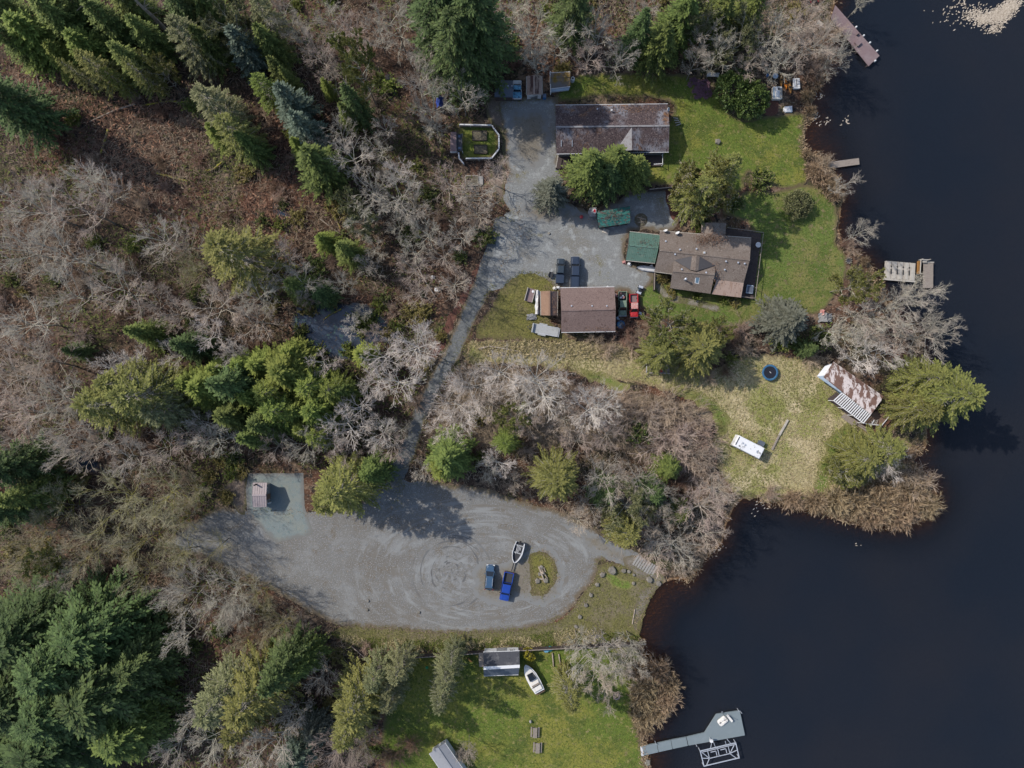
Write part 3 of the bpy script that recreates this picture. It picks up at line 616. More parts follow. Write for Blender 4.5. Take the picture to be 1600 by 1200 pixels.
def gable(name, label, cat, tl, tr, br, bl, r0, r1, ez, rz, m_roof, m_wall, over=.4, m_roof2=None, ridge_m=None, group=None, fascia=M_wood_pale, thick=.1, ribs=0, m_rib=None):
    """roof seen with corners tl,tr,br,bl (eaves tl-tr and bl-br) and ridge r0-r1, all photograph pixels"""
    a, b, c, d_ = (P(*p, ez) for p in (tl, tr, br, bl)); e, f = P(*r0, rz), P(*r1, rz)
    ctr = (a + b + c + d_) / 4
    root = thing(name, label, cat, (ctr.x, ctr.y, 0), group=group)
    w = inset([a, b, c, d_], over)
    # wall shell with gable ends
    e2 = Vector((e.x, e.y)); f2 = Vector((f.x, f.y)); ax_ = (f2 - e2).normalized()
    e2 = e2 + ax_ * over; f2 = f2 - ax_ * over
    zt = ez - .06; zr = rz - .16
    A, B, Cc, D = w
    vs_ = [(p.x, p.y, 0) for p in w] + [(p.x, p.y, zt) for p in w] + [(e2.x, e2.y, zr), (f2.x, f2.y, zr)]
    MB().add(vs_, [(0, 1, 5, 4), (2, 3, 7, 6), (1, 2, 6, 9, 5), (3, 0, 4, 8, 7)]).build('wall', m_wall, root, world=True)
    MB().slab([a, b, f, e], thick).build('roof', m_roof, root, world=True)
    MB().slab([e, f, c, d_], thick).build('roof', m_roof2 or m_roof, root, world=True)
    MB().beam(e + Vector((0, 0, .035)), f + Vector((0, 0, .035)), .3, .07).build('ridge_cap', ridge_m or m_roof, root, world=True)
    for p, q, nm in ((a, b, 'eave_board'), (d_, c, 'eave_board')):
        o_ = Vector((0, 0, -.10)); out_ = (Vector((p.x, p.y, 0)) - Vector((e.x, e.y, 0))); out_ = Vector((-(q - p).y, (q - p).x, 0)).normalized() * .06
        if out_.dot(p - (e + f) / 2) < 0: out_ = -out_
        MB().beam(p + o_ + out_, q + o_ + out_, .1, .13).build('gutter', fascia, root, world=True)
    if ribs:
        for (p, q, u, v) in ((a, b, e, f), (d_, c, e, f)):
            mb = MB()
            for i in range(ribs + 1):
                t = i / ribs; mb.beam(p.lerp(q, t) + Vector((0, 0, .02)), u.lerp(v, t) + Vector((0, 0, .02)), .05, .05)
            mb.build('seam', m_rib or m_roof, root, world=True)['kind'] = 'stuff'
    return root, (A, B, Cc, D), (a, b, c, d_, e, f)
def part_slab(root, name, pts, t, m): return MB().slab([P(*p) for p in pts], t).build(name, m, root, world=True)
def vent(root, px, py, z, r=.12, h=.3, m=None, name='roof_vent'):
    c = P(px, py, z); return MB().lathe([(r * .7, -.15), (r * .7, h * .6), (r * 1.2, h * .65), (r * 1.1, h)], 10, c).build(name, m or M_metal, root, world=True)
def dish(root, px, py, z, az=0.0):
    c = P(px, py, z); mb = MB(); R = .42
    prof = [(0.02, 0), (R * .5, .05), (R * .85, .14), (R, .22), (R, .24), (R * .5, .09), (0.02, .03)]
    m2 = MB().lathe(prof, 16)
    rot = Matrix.Rotation(az, 3, 'Z') @ Matrix.Rotation(math.radians(58), 3, 'Y')
    mb.add([c + rot @ Vector(v) + Vector((0, 0, .35)) for v in m2.v], m2.f); mb.tube(c + Vector((0, 0, -.3)), c + Vector((0, 0, .3)), .035)
    return mb.build('satellite_dish', M_wall_white, root, world=True)

# --- long dark roofed house in the north
hN, wN, rN = gable('long_house', 'long low house with dark frost streaked shingle roof and a small cross gable', 'house', (868, 164.5), (1043.5, 162.5), (1045, 237), (869.5, 240), (868.5, 198.5), (1046, 196.5), 2.7, 4.3, M_roof_dark, M_wall_grey, ridge_m=M_roof_frost_lit, fascia=M_wall_white)
part_slab(hN, 'cross_gable', [(987, 199, 4.36), (987.5, 234.5, 4.1), (961, 237, 2.82)], .08, M_roof_frost_lit)  # left slope's sunlit look is put into a paler shingle colour
part_slab(hN, 'cross_gable', [(987, 199, 4.36), (1016, 236, 2.82), (987.5, 234.5, 4.1)], .08, M_roof_dark)
MB().beam(P(877, 219, 3.6), P(877, 229, 3.2), .1, .1).build('roof_vent', M_metal, hN, world=True)
MB().beam(P(894, 219, 3.6), P(894, 229, 3.2), .1, .1).build('roof_vent', M_metal, hN, world=True)
vent(hN, 933, 171, 3.1); vent(hN, 955, 174, 3.2, .15, .7, M_wall_white, 'vent_pipe'); dish(hN, 1042, 172, 2.9, -.4)
for t in (.18, .36, .62, .8): window_on(hN, wN[3], wN[2], t, 1.5, 1.3, 1.1)
door_on(hN, wN[3], wN[2], .5, m=M_wood_brown)
dk = [P(1000, 244, .4), P(1034, 243, .4), P(1034, 259, .4), P(1000, 260, .4)]
MB().slab(dk, .15).build('porch_deck', M_wood_dark, hN, world=True)
for q in dk[1:3]: MB().box((q.x, q.y, .7), (.1, .1, 1.3)).build('porch_post', M_white, hN, world=True)
MB().beam(dk[3] + Vector((2.4, .1, .95)), dk[2] + Vector((0, .1, .95)), .1, .08).build('porch_rail', M_white, hN, world=True)
MB().beam(dk[1] + Vector((-.05, 0, .95)), dk[2] + Vector((-.05, 0, .95)), .08, .08).build('porch_rail', M_white, hN, world=True)
MB().slab([P(872, 241, .3), P(890, 241, .3), P(890, 262, .3), P(868, 264, .3)], .2).build('porch_deck', M_wood_dark, hN, world=True)
MB().beam(P(872, 243, 1.2), P(868.5, 262, 1.2), .12, .1).build('porch_rail', M_wood_pale, hN, world=True)
for q in ((872, 243), (868.5, 262)): MB().box(P(*q, .6), (.12, .12, 1.2)).build('porch_post', M_wood_pale, hN, world=True)

# --- tan lake house
hL, wL, rL = gable('lake_house', 'rambling tan roofed house beside the lake lawn with skylight and dark deck', 'house', (1031, 361), (1174, 372), (1162, 442), (1022.5, 424), (1030.5, 391), (1171.5, 406.5), 2.7, 4.0, M_roof_tan, M_wall_brown)
W0 = [(1053, 406.5, 3.36), (1117.5, 415, 3.36), (1116.8, 429, 4.15), (1051, 423.5, 4.15)]
W1 = [(1051, 423.5, 4.15), (1116.8, 429, 4.15), (1110, 459, 2.75), (1047, 450, 2.75)]
part_slab(hL, 'wing_roof', W0, .1, M_roof_tan); part_slab(hL, 'wing_roof', W1, .1, M_roof_tan)
MB().beam(P(1051, 423.5, 4.18), P(1116.8, 429, 4.18), .3, .06).build('ridge_cap', M_roof_tan, hL, world=True)
ww = inset([P(*p) for p in ((1053, 408, 0), (1115, 414, 0), (1110, 459, 2.75), (1047, 450, 2.75))], .4)
MB().prism([(p.x, p.y) for p in ww], 0, 2.6).build('wing_wall', M_wall_brown, hL, world=True)
MB().add([(*ww[3], 2.6), (*ww[0], 2.6), (*(ww[3].lerp(ww[0], .5)), 3.95)], [(0, 1, 2)]).build('wing_gable_end', M_wall_white, hL, world=True)
MB().add([(*ww[2], 2.6), (*ww[1], 2.6), (*(ww[2].lerp(ww[1], .5)), 3.95)], [(0, 1, 2)]).build('wing_gable_end', M_wall_white, hL, world=True)
part_slab(hL, 'cricket_roof', [(1052.6, 406.2, 3.45), (1081.5, 400, 4.12), (1078.5, 421.5, 4.26)], .05, M_membrane)
part_slab(hL, 'cricket_roof', [(1093.5, 400.5, 4.12), (1117.8, 415, 3.45), (1091, 422.5, 4.26)], .05, M_membrane)
part_slab(hL, 'saddle_roof', [(1081.5, 399.6, 4.2), (1088.5, 398.8, 4.4), (1086.5, 423, 4.4), (1078.5, 421.5, 4.25)], .08, M_roof_tan)
part_slab(hL, 'saddle_roof', [(1088.5, 398.8, 4.4), (1093.5, 400.5, 4.2), (1091, 423, 4.25), (1086.5, 423, 4.4)], .08, M_roof_tan)
part_slab(hL, 'porch_roof', [(1120, 436.5, 2.85), (1162, 442.5, 2.75), (1158, 465, 2.35), (1112, 459.5, 2.45)], .06, M_rust_pale)
part_slab(hL, 'back_wing_roof', [(1096.5, 348, 2.75), (1113.5, 347.6, 3.7), (1112, 384, 3.72), (1095.7, 366.5, 2.95)], .1, M_roof_tan)
part_slab(hL, 'back_wing_roof', [(1113.5, 347.6, 3.7), (1134.7, 348.7, 2.75), (1133, 373, 2.95), (1112, 384, 3.72)], .1, M_roof_tan)
bw = inset([P(*p) for p in ((1096.5, 348, 2.75), (1134.7, 348.7, 2.75), (1133, 372, 2.75), (1095.7, 366, 2.75))], .35)
MB().prism([(p.x, p.y) for p in bw], 0, 2.62).build('back_wing_wall', M_wall_brown, hL, world=True)
sk = MB().slab([P(1086.5, 432, 3.83), P(1093.5, 433, 3.83), P(1092, 443.5, 3.42), P(1085.5, 442.5, 3.42)], .12).build('skylight', M_wall_white, hL, world=True)
sp = MB().slab([P(1087.6, 433.4, 3.85), P(1092.4, 434.1, 3.85), P(1091.1, 442.4, 3.47), P(1086.6, 441.7, 3.47)], .04).build('pane', M_glass_blue); sp.parent = sk
for v in sp.data.vertices: v.co -= Vector(hL.location)
q = P(1069.5, 437, 3.6); MB().tube(q + Vector((0, 0, -.6)), q + Vector((0, 0, .9)), .13).lathe([(.13, .9), (.22, .92), (.22, 1.05), (.05, 1.15)], 12, q).build('flue_pipe', M_metal, hL, world=True)
for x, y, z in ((1040, 377, 3.4), (1062, 390, 3.95), (1054.5, 397.5, 3.8), (1100, 395, 3.9), (1134, 408.5, 3.85), (1153, 410.5, 3.85), (1163, 412, 3.85), (1132, 421.5, 3.4), (1065, 421, 4.05), (1103, 426, 4.05), (1088, 389, 3.85)): vent(hL, x, y, z, .14, .22)
q = P(1100, 395, 3.85); MB().box(q, (.45, .4, .5)).build('chimney_cap', M_wood_pale, hL, world=True)
dish(hL, 1039.5, 362.5, 2.75, 2.0); dish(hL, 1058.5, 366, 2.9, 2.2)
dq = [P(1134, 357.5, .5), P(1190, 365, .5), P(1177, 467, .5), P(1114, 459, .5), P(1130, 440, .5)]
MB().slab(dq, .18).build('deck', M_wood_dark, hL, world=True)
mbp = MB()
for i in range(24):
    t = i / 23; mbp.beam(dq[0].lerp(dq[1], .02) .lerp(dq[3].lerp(dq[2], .35), t) + Vector((0, 0, .012)), dq[1].lerp(dq[2], t) + Vector((-.05, 0, .012)), .12, .03)
mbp.build('deck_boards', M_wood_dark, hL, world=True)['kind'] = 'stuff'
rails = [(dq[0], dq[1]), (dq[1], dq[2]), (dq[2], dq[3].lerp(dq[2], .55))]
for p, q in rails:
    n_ = max(2, int((q - p).length / 2)); MB().beam(p + Vector((0, 0, 1.0)), q + Vector((0, 0, 1.0)), .09, .06).build('deck_rail', M_wood, hL, world=True)
    for i in range(n_ + 1): MB().box(p.lerp(q, i / n_) + Vector((0, 0, .5)), (.09, .09, 1.0)).build('rail_post', M_wood, hL, world=True)
for t in (.2, .75): window_on(hL, ww[3], ww[2], t, 1.5, 1.3, 1.1)
window_on(hL, wL[3], wL[2], .12, 1.5, 1.1, 1.1); door_on(hL, wL[3], wL[2], .22)
for t in (.3, .7): window_on(hL, wL[2], wL[1], t, 1.4, 1.6, 1.5)

# --- green metal carport, brown garage, small shed
hG, wG, _ = gable('green_carport', 'carport with green metal roof butted against the tan house', 'carport', (984, 362), (1031.2, 367.5), (1023.2, 411), (978, 406.5), (982, 383), (1028.5, 387.5), 2.35, 2.95, M_roof_green, M_wood_dark, over=.25, ribs=16)
for t in (.25, .7): window_on(hG, wG[3], wG[2], t, 1.4, .9, .7, M_wood)
hB, wB, _ = gable('garage', 'large garage with plain brown shingle roof below the parked dark pickups', 'garage', (875.5, 450), (960, 448.5), (961.5, 517.5), (877, 519), (877, 485), (962, 483), 2.9, 4.6, M_roof_brown, M_wall_brown, over=.45, fascia=M_wall_white)
door_on(hB, wB[1], wB[0], .3, 2.6, 2.2, M_wall_white, name='garage_door'); door_on(hB, wB[1], wB[0], .65, 2.6, 2.2, M_wall_white, name='garage_door')
window_on(hB, wB[2], wB[1], .5, 1.6, 1.0, .9); door_on(hB, wB[2], wB[1], .2)
for x in (893, 925, 948): vent(hB, x, 478, 4.35, .12, .2)
hS, wS, _ = gable('tool_shed', 'small brown shed left of the garage with one sunlit roof slope', 'shed', (845.5, 492.5), (845, 455), (871, 455), (870.5, 492.5), (858.5, 493), (858.5, 454.5), 2.2, 3.1, M_roof_brown_lit, M_wall_brown, over=.2, m_roof2=M_roof_brown)  # sun-facing slope painted a lighter brown to look lit
door_on(hS, wS[3], wS[0], .5, 1.2, 1.8, M_wood_brown)
# --- kiosk at the parking lot
hK, wK, _ = gable('kiosk', 'lone small restroom kiosk with pale mauve metal roof on the concrete pad', 'kiosk', (395, 755), (417, 755), (416.5, 791.5), (395, 791.5), (394, 773.5), (415.7, 773.5), 2.5, 3.25, M_mauve, M_wall_grey, over=.3, fascia=M_mauve, ribs=6)
q = P(400.5, 757, 2.7); MB().tube(q + Vector((0, 0, -.3)), q + Vector((0, 0, 1.1)), .14).build('vent_stack', M_black, hK, world=True)
door_on(hK, wK[2], wK[1], .35, 1.0, 2.0, M_wood_brown); window_on(hK, wK[2], wK[1], .75, 1.9, .6, .4)
q = P(420.5, 785.5, .6); MB().box(q, (.45, .3, 1.1)).build('notice_box', M_wall_white, hK, world=True)
# --- rusty cabin by the lake
hC, wC, _ = gable('lake_cabin', 'weathered cabin with peeling rusty metal roof near the lake edge', 'cabin', (1302, 566), (1380, 620), (1361.5, 647), (1287.5, 588.5), (1297.5, 573), (1376.5, 626), 2.9, 3.5, M_rust, M_wall_blue, over=.2, fascia=M_rust)
part_slab(hC, 'lean_to_roof', [(1287.5, 587, 2.88), (1318, 609.5, 2.85), (1313.8, 613.5, 2.5), (1277, 588.5, 2.5)], .06, M_wall_blue)
part_slab(hC, 'end_roof', [(1289, 572, 3.0), (1299.5, 568.5, 3.3), (1289.5, 586.5, 2.95), (1276.5, 588, 2.55)], .06, M_white)
q = [P(1288, 587, 0), P(1317, 609, 0), P(1313, 613, 0), P(1279, 588, 0)]
MB().prism([(v.x, v.y) for v in q], 0, 2.42).build('lean_to_wall', M_wall_blue, hC, world=True)
fd = [P(1307, 613, .35), P(1293, 623.5, .35), P(1322, 646, .35), P(1350, 664, .35), P(1362, 648, .35)]
MB().slab(fd, .2).build('deck', M_wood_dark, hC, world=True)
dd_ = [P(1350, 660.5, .45), P(1364, 645, .45), P(1386, 637, .45), P(1393.5, 646, .45), P(1374, 669, .45)]
MB().slab(dd_, .2).build('lake_deck', M_wood_brown, hC, world=True)
p0, p1, p2, p3 = P(1315.5, 614, 2.55), P(1361, 645.5, 2.55), P(1348.5, 661, 2.3), P(1302.5, 626, 2.3)
for i in range(17):
    t = i / 16; MB().beam(p0.lerp(p1, t) + Vector((0, 0, .09)), p3.lerp(p2, t) + Vector((0, 0, .09)), .2, .06).build('pergola_slat', M_white, hC, world=True)
for a_, b_ in ((p0, p1), (p3, p2)): MB().beam(a_, b_, .12, .14).build('pergola_beam', M_white, hC, world=True)
for t in (0, .33, .66, 1): c_ = p3.lerp(p2, t); MB().box((c_.x, c_.y, 1.25), (.1, .1, 2.0)).build('pergola_post', M_white, hC, world=True)
pl = [P(1320, 646.5, .25), P(1343.5, 661, .25), P(1334, 666.5, .25), P(1314.5, 651.5, .25)]
for i in range(4):
    a_ = pl[0].lerp(pl[3], (i + .5) / 4); b_ = pl[1].lerp(pl[2], (i + .5) / 4); MB().beam(a_ + Vector((0, 0, -.05 * i)), b_ + Vector((0, 0, -.05 * i)), .3, .06).build('step_plank', M_wood, hC, world=True)
for i in range(2):
    a_ = P(1342 + i * -2, 662 + i * 2.2, .3); b_ = P(1358 - i * 2, 672 + i * 2.2, .3); MB().beam(a_, b_, .28, .06).build('step_plank', M_wood, hC, world=True)
for a_, b_ in (((1349, 661.5), (1376, 664.5)), ((1373, 670), (1393, 646.5)), ((1360, 666), (1366, 656))): MB().beam(P(*a_, 1.3), P(*b_, 1.3), .13, .08).build('deck_rail', M_wall_white, hC, world=True)
for i in range(5): MB().beam(P(1359 + i * 2.4, 665 - i * .3, 1.22), P(1362.5 + i * 2.4, 657.5 - i * .5, .55), .1, .07).build('stair_tread', M_wood_pale, hC, world=True)
for q in ((1349, 661.5), (1376, 664.5), (1373, 670), (1393, 646.5)): MB().box(P(*q, .65), (.11, .11, 1.3)).build('rail_post', M_wood_pale, hC, world=True)
q = P(1382, 642, .8); MB().box(q, (2.4, .9, .45), math.radians(58)).build('bench_box', M_wood_brown, hC, world=True)
window_on(hC, wC[3], wC[2], .65, 1.5, 1.0, .9); window_on(hC, wC[2], wC[1], .5, 1.5, 1.0, .9)

# --- outbuildings in the north west corner of the yard
hX, wX, _ = gable('blue_grey_shed', 'blue grey roofed shed at the top of the gravel yard', 'shed', (774, 125.5), (801.5, 126.5), (801.5, 151), (772.5, 150.5), (773.5, 134.5), (801.5, 135.5), 2.3, 2.9, M_bluegrey, M_wood_dark, over=.15, fascia=M_bluegrey)
for i in range(5): MB().box(P(776 + i * 6, 134.3, 2.98), (.22, .18, .08)).build('ridge_bracket', M_metal, hX, world=True)
hR, wR, _ = gable('rusty_shed', 'narrow shed with rust streaked roof and white end wall beside the yard', 'shed', (823, 148), (823, 119), (846.5, 118.5), (847, 147.5), (834.5, 147.5), (834.5, 117.5), 2.3, 3.1, M_rust_pale, M_wall_white, over=.12, m_roof2=M_rust_pale, ridge_m=M_rust_pale)
for x0_, x1_ in ((828.5, 834), (835.5, 842)):
    zz = (2.75, 3.1) if x0_ < 830 else (3.1, 2.62)
    part_slab(hR, 'roof_panel', [(x0_, 118.6, zz[0] + .03), (x1_, 118.4, zz[1] + .03), (x1_, 146.2, zz[1] + .03), (x0_, 146.4, zz[0] + .03)], .05, M_rust2)
door_on(hR, wR[3], wR[0], .5, 1.3, 1.8, M_wall_grey)
hM, wM, _ = gable('mossy_shed', 'low shed with golden moss on its roof under the bare branches', 'shed', (860, 114), (891, 112.5), (891, 134.5), (860, 138), (860, 121), (891, 119.5), 2.2, 2.6, M_rust_gold, M_wall_white, over=.1, fascia=M_wall_white)
part_slab(hM, 'awning', [(861, 138.6, 1.95), (890.5, 134.8, 1.95), (889, 140.5, 1.5), (862, 143.5, 1.5)], .05, M_wall_blue)
MB().beam(P(859.5, 113, 1.9), P(860.5, 147, 1.9), .12, .9).build('side_panel', M_wall_white, hM, world=True)
# --- teal roofed shed, boat shed, grey roof
hT, wT, _ = gable('teal_shed', 'long shed with debris strewn teal roof beside the dark fir', 'shed', (933, 332), (984.5, 322.5), (984.5, 347.5), (936, 354.5), (933.5, 341), (984.7, 333), 2.1, 2.45, M_roof_teal, M_wood_dark, over=.15, fascia=M_roof_teal)
hO, wO, _ = gable('boat_shed', 'black roofed shed with white ridge by the south fence', 'shed', (755, 1019.5), (811.5, 1017.5), (810, 1054), (756, 1056), (755.5, 1044), (812, 1041), 2.3, 3.6, M_slate, M_wall_white, over=.15, m_roof2=M_bluegrey, ridge_m=M_white, fascia=M_wall_white)
door_on(hO, wO[1], wO[0], .5, 1.8, 1.9, M_wall_grey); window_on(hO, wO[1], wO[0], .2, 1.4, .8, .7)
part_slab(hO, 'side_awning', [(748, 1020, 1.9), (755.5, 1020, 2.1), (756, 1042, 2.1), (748.5, 1042, 1.9)], .05, M_wood)
MB().beam(P(755.5, 1044, 3.68), P(812, 1041, 3.68), .55, .1).build('ridge_capping', M_white, hO, world=True)
hZ, wZ, _ = gable('grey_roof_house', 'corner of a light grey roof cut off by the bottom edge', 'house', (671, 1177.5), (712, 1238), (737, 1222), (695, 1161.5), (683.5, 1168), (725, 1229), 2.5, 3.1, M_greyroof, M_wall_white, over=.3, fascia=M_wall_white)

# ------------------------------------------------------------------ vehicles
def wheel(root, x, y, r=.36, w=.24):
    s = 1 if y > 0 else -1
    t = MB().tube((x, y - w / 2, r), (x, y + w / 2, r), r, n=16).build('wheel', M_black, root)
    rim = MB().tube((x, y + s * (w / 2 - .02), r), (x, y + s * (w / 2 + .015), r), r * .6, n=12).build('rim', M_metal); rim.parent = t
def ring(L0, L1, W, z, cr, n=3, taper0=0.0, taper1=0.0):
    """rounded rectangle in plan from x=L0..L1"""
    pts = []
    for cx, cy, a0, tp in ((L1 - cr, W / 2 - cr - taper1, 0, 1), (L0 + cr, W / 2 - cr - taper0, 90, 0), (L0 + cr, -W / 2 + cr + taper0, 180, 0), (L1 - cr, -W / 2 + cr + taper1, 270, 1)):
        for k in range(n + 1):
            a = math.radians(a0 + 90 * k / n); pts.append((cx + cr * math.cos(a), cy + cr * math.sin(a), z))
    return pts
def cabin(root, x0, x1, W, z0, z1, m_paint, ws=.7, rs=.25, inn=.16, m_roof=None):
    """glass house with pillars and roof panel; windscreen towards +x"""
    g = [[(x0, -W / 2 + .04, z0), (x1, -W / 2 + .04, z0), (x1, W / 2 - .04, z0), (x0, W / 2 - .04, z0)],
         [(x0 + rs, -W / 2 + inn, z1), (x1 - ws, -W / 2 + inn, z1), (x1 - ws, W / 2 - inn, z1), (x0 + rs, W / 2 - inn, z1)]]
    MB().loft(g).build('window', M_glass, root)
    top = [ring(x0 + rs - .02, x1 - ws + .02, W - 2 * inn + .05, z1 - .02, .14), ring(x0 + rs, x1 - ws, W - 2 * inn + .02, z1 + .04, .14), ring(x0 + rs + .1, x1 - ws - .1, W - 2 * inn - .2, z1 + .065, .1)]
    MB().loft(top).build('roof', m_roof or m_paint, root, smooth=False)
    for i in range(4): 
        MB().beam(Vector(g[0][i]), Vector(g[1][i]), .09, .09).build('pillar', m_paint, root)
    xm = (x0 + x1) / 2 - .15
    for s in (-1, 1): MB().beam((xm, s * (W / 2 - .05), z0), (xm, s * (W / 2 - inn + .01), z1), .1, .05).build('pillar', m_paint, root)
def lights(root, L, W, zf=.78, zr=.85):
    for s in (-1, 1):
        MB().box((L / 2 - .06, s * (W / 2 - .28), zf), (.16, .34, .17)).build('headlight', M_lens, root)
        MB().box((-L / 2 + .03, s * (W / 2 - .12), zr), (.1, .16, .34)).build('taillight', M_lightred, root)
    MB().box((L / 2 - .01, 0, .5), (.18, W * .92, .22)).build('bumper', M_chrome, root)
    MB().box((-L / 2 + .01, 0, .5), (.18, W * .92, .22)).build('bumper', M_darkgrey, root)
def pickup(label, px, py, head, L, W, m, cover=None, group='parked pickups and cars', canopy=False, bedm=None, m_roof=None, load=None, crew=.42, m_hood=None):
    q = P(px, py, .8); root = thing('pickup_truck', label, 'pickup', (q.x, q.y, 0), math.radians(head), group)
    xb = -L * .5 + L * .36            # rear wall of the cab
    zs = 1.08
    MB().loft([ring(xb, L / 2, W - .1, .36, .1), ring(xb, L / 2, W, .55, .14, taper1=.04), ring(xb, L / 2, W, .9, .16, taper1=.04), ring(xb, L / 2 - .03, W - .12, zs, .16, taper1=.06)]).build('body', m, root)
    xh = xb + crew * L
    MB().loft([ring(xh - .15, L / 2 - .08, W - .2, zs - .03, .2, taper1=.08), ring(xh - .15, L / 2 - .16, W - .34, zs + .05, .22, taper1=.1), ring(xh - .1, L / 2 - .35, W - .62, zs + .085, .2, taper1=.1)]).build('hood', m_hood or m, root)
    cabin(root, xb + .03, xh + .12, W - .06, zs - .01, zs + .68, m, ws=.62, rs=.14, m_roof=m_roof)
    bd = MB(); x0, x1 = -L / 2, xb + .0
    for s in (-1, 1): bd.box(((x0 + x1) / 2, s * (W / 2 - .07), .78), (x1 - x0, .13, .62))
    bd.box((x0 + .05, 0, .78), (.1, W - .28, .6)); bd.build('bed_side', m, root)
    MB().box(((x0 + x1) / 2 + .03, 0, .62), (x1 - x0 - .1, W - .28, .1)).build('bed_floor', bedm or M_darkgrey, root)
    if cover: MB().loft([ring(x0 + .04, x1 - .02, W - .1, 1.09, .06), ring(x0 + .06, x1 - .04, W - .16, 1.14, .06)]).build('bed_cover', cover, root)
    if canopy:
        MB().loft([ring(x0 + .03, x1 - .01, W - .12, 1.09, .06), ring(x0 + .1, x1 - .02, W - .4, 1.68, .1)]).build('canopy', m, root)
        MB().box(((x0 + x1) / 2, 0, 1.70), (x1 - x0 - .5, W - .7, .05)).build('canopy_panel', m, root)
        for s in (-1, 1): MB().beam((x0 + .3, s * (W / 2 - .18), 1.42), (x1 - .25, s * (W / 2 - .18), 1.42), .04, .3).build('canopy_window', M_glass, root)
    for x in (-L * .31, L * .31):
        for s in (-1, 1): wheel(root, x, s * (W / 2 - .13))
    for s in (-1, 1): MB().box((xh - .25, s * (W / 2 + .09), zs + .16), (.14, .2, .16)).build('mirror', M_black, root)
    lights(root, L, W)
    return root
def suv(label, px, py, head, L, W, m, group='parked pickups and cars'):
    q = P(px, py, .8); root = thing('suv_car', label, 'car', (q.x, q.y, 0), math.radians(head), group); zs = .98
    MB().loft([ring(-L / 2, L / 2, W - .1, .34, .25), ring(-L / 2, L / 2, W, .55, .34, taper1=.1, taper0=.06), ring(-L / 2 + .02, L / 2 - .03, W, .84, .36, taper1=.12, taper0=.06), ring(-L / 2 + .06, L / 2 - .1, W - .14, zs, .34, taper1=.14, taper0=.06)]).build('body', m, root)
    MB().loft([ring(L * .2, L / 2 - .14, W - .24, zs - .02, .22, taper1=.16), ring(L * .2, L / 2 - .3, W - .42, zs + .05, .22, taper1=.14)]).build('hood', m, root)
    cabin(root, -L / 2 + .12, L * .27, W - .06, zs - .01, zs + .62, m, ws=.85, rs=.42, inn=.2)
    for x in (-L * .3, L * .31):
        for s in (-1, 1): wheel(root, x, s * (W / 2 - .12), .34, .22)
    for s in (-1, 1):
        MB().box((L * .15, s * (W / 2 + .08), zs + .1), (.14, .2, .14)).build('mirror', m, root)
        MB().beam((-L * .3, s * (W / 2 - .3), zs + .72), (L * .02, s * (W / 2 - .3), zs + .72), .05, .05).build('roof_rail', M_metal, root)
    lights(root, L, W, .72, .8); return root

pickup('bright blue pickup with empty bed, coupled to the open boat trailer', 791.5, 916, 259, 5.3, 1.85, M_blue, bedm=M_darkgrey)
suv('steel blue car parked beside the bright blue pickup', 765.2, 902, 85.5, 4.6, 1.75, M_steelblue)
pickup('long dark blue pickup with canopy, nose away from the garage door', 898.5, 426, 89, 5.9, 1.75, M_navy, canopy=True, crew=.40)
pickup('shorter charcoal pickup with covered bed left of the long dark pickup', 875.5, 423.5, 87, 4.6, 1.55, M_navy2, cover=M_navy)
gp_ = pickup('old sage green pickup with junk heaped in its bed by the garage', 972.8, 474.5, 270, 4.5, 1.6, M_sage, m_roof=M_sage)
rj = random.Random(4)
jk = bpy.data.objects
for i in range(8):
    a = math.radians(270); lx, ly = rj.uniform(-2.0, -1.0), rj.uniform(-.45, .45)
    b_ = MB().box((0, 0, 0), (rj.uniform(.25, .6), rj.uniform(.2, .45), rj.uniform(.15, .35)), rj.uniform(0, 3), top=.85).build('junk', [M_white, M_wood_brown, M_pink, M_metal][i % 4])
    b_.location = (gp_.location.x - ly * math.sin(a) + lx * math.cos(a), gp_.location.y + lx * math.sin(a) + ly * math.cos(a), .88 + .05 * i)
    tag(b_, ['white', 'brown', 'faded pink', 'grey metal'][i % 4] + (' lower' if i < 4 else ' upper') + ' piece of junk heaped in the green pickup bed', 'junk', 'junk in the pickup bed')
pickup('bright red pickup with faded white and pink roof by the garage', 990.3, 477.5, 271.5, 4.3, 1.6, M_red, m_roof=M_pink, bedm=M_wood_red, m_hood=M_red)
pv = pickup('old truck with blue tarp stained white roof between two northern sheds', 808, 140.5, 90, 3.4, 1.75, M_wall_white, cover=M_skyblue, m_roof=M_skyblue)

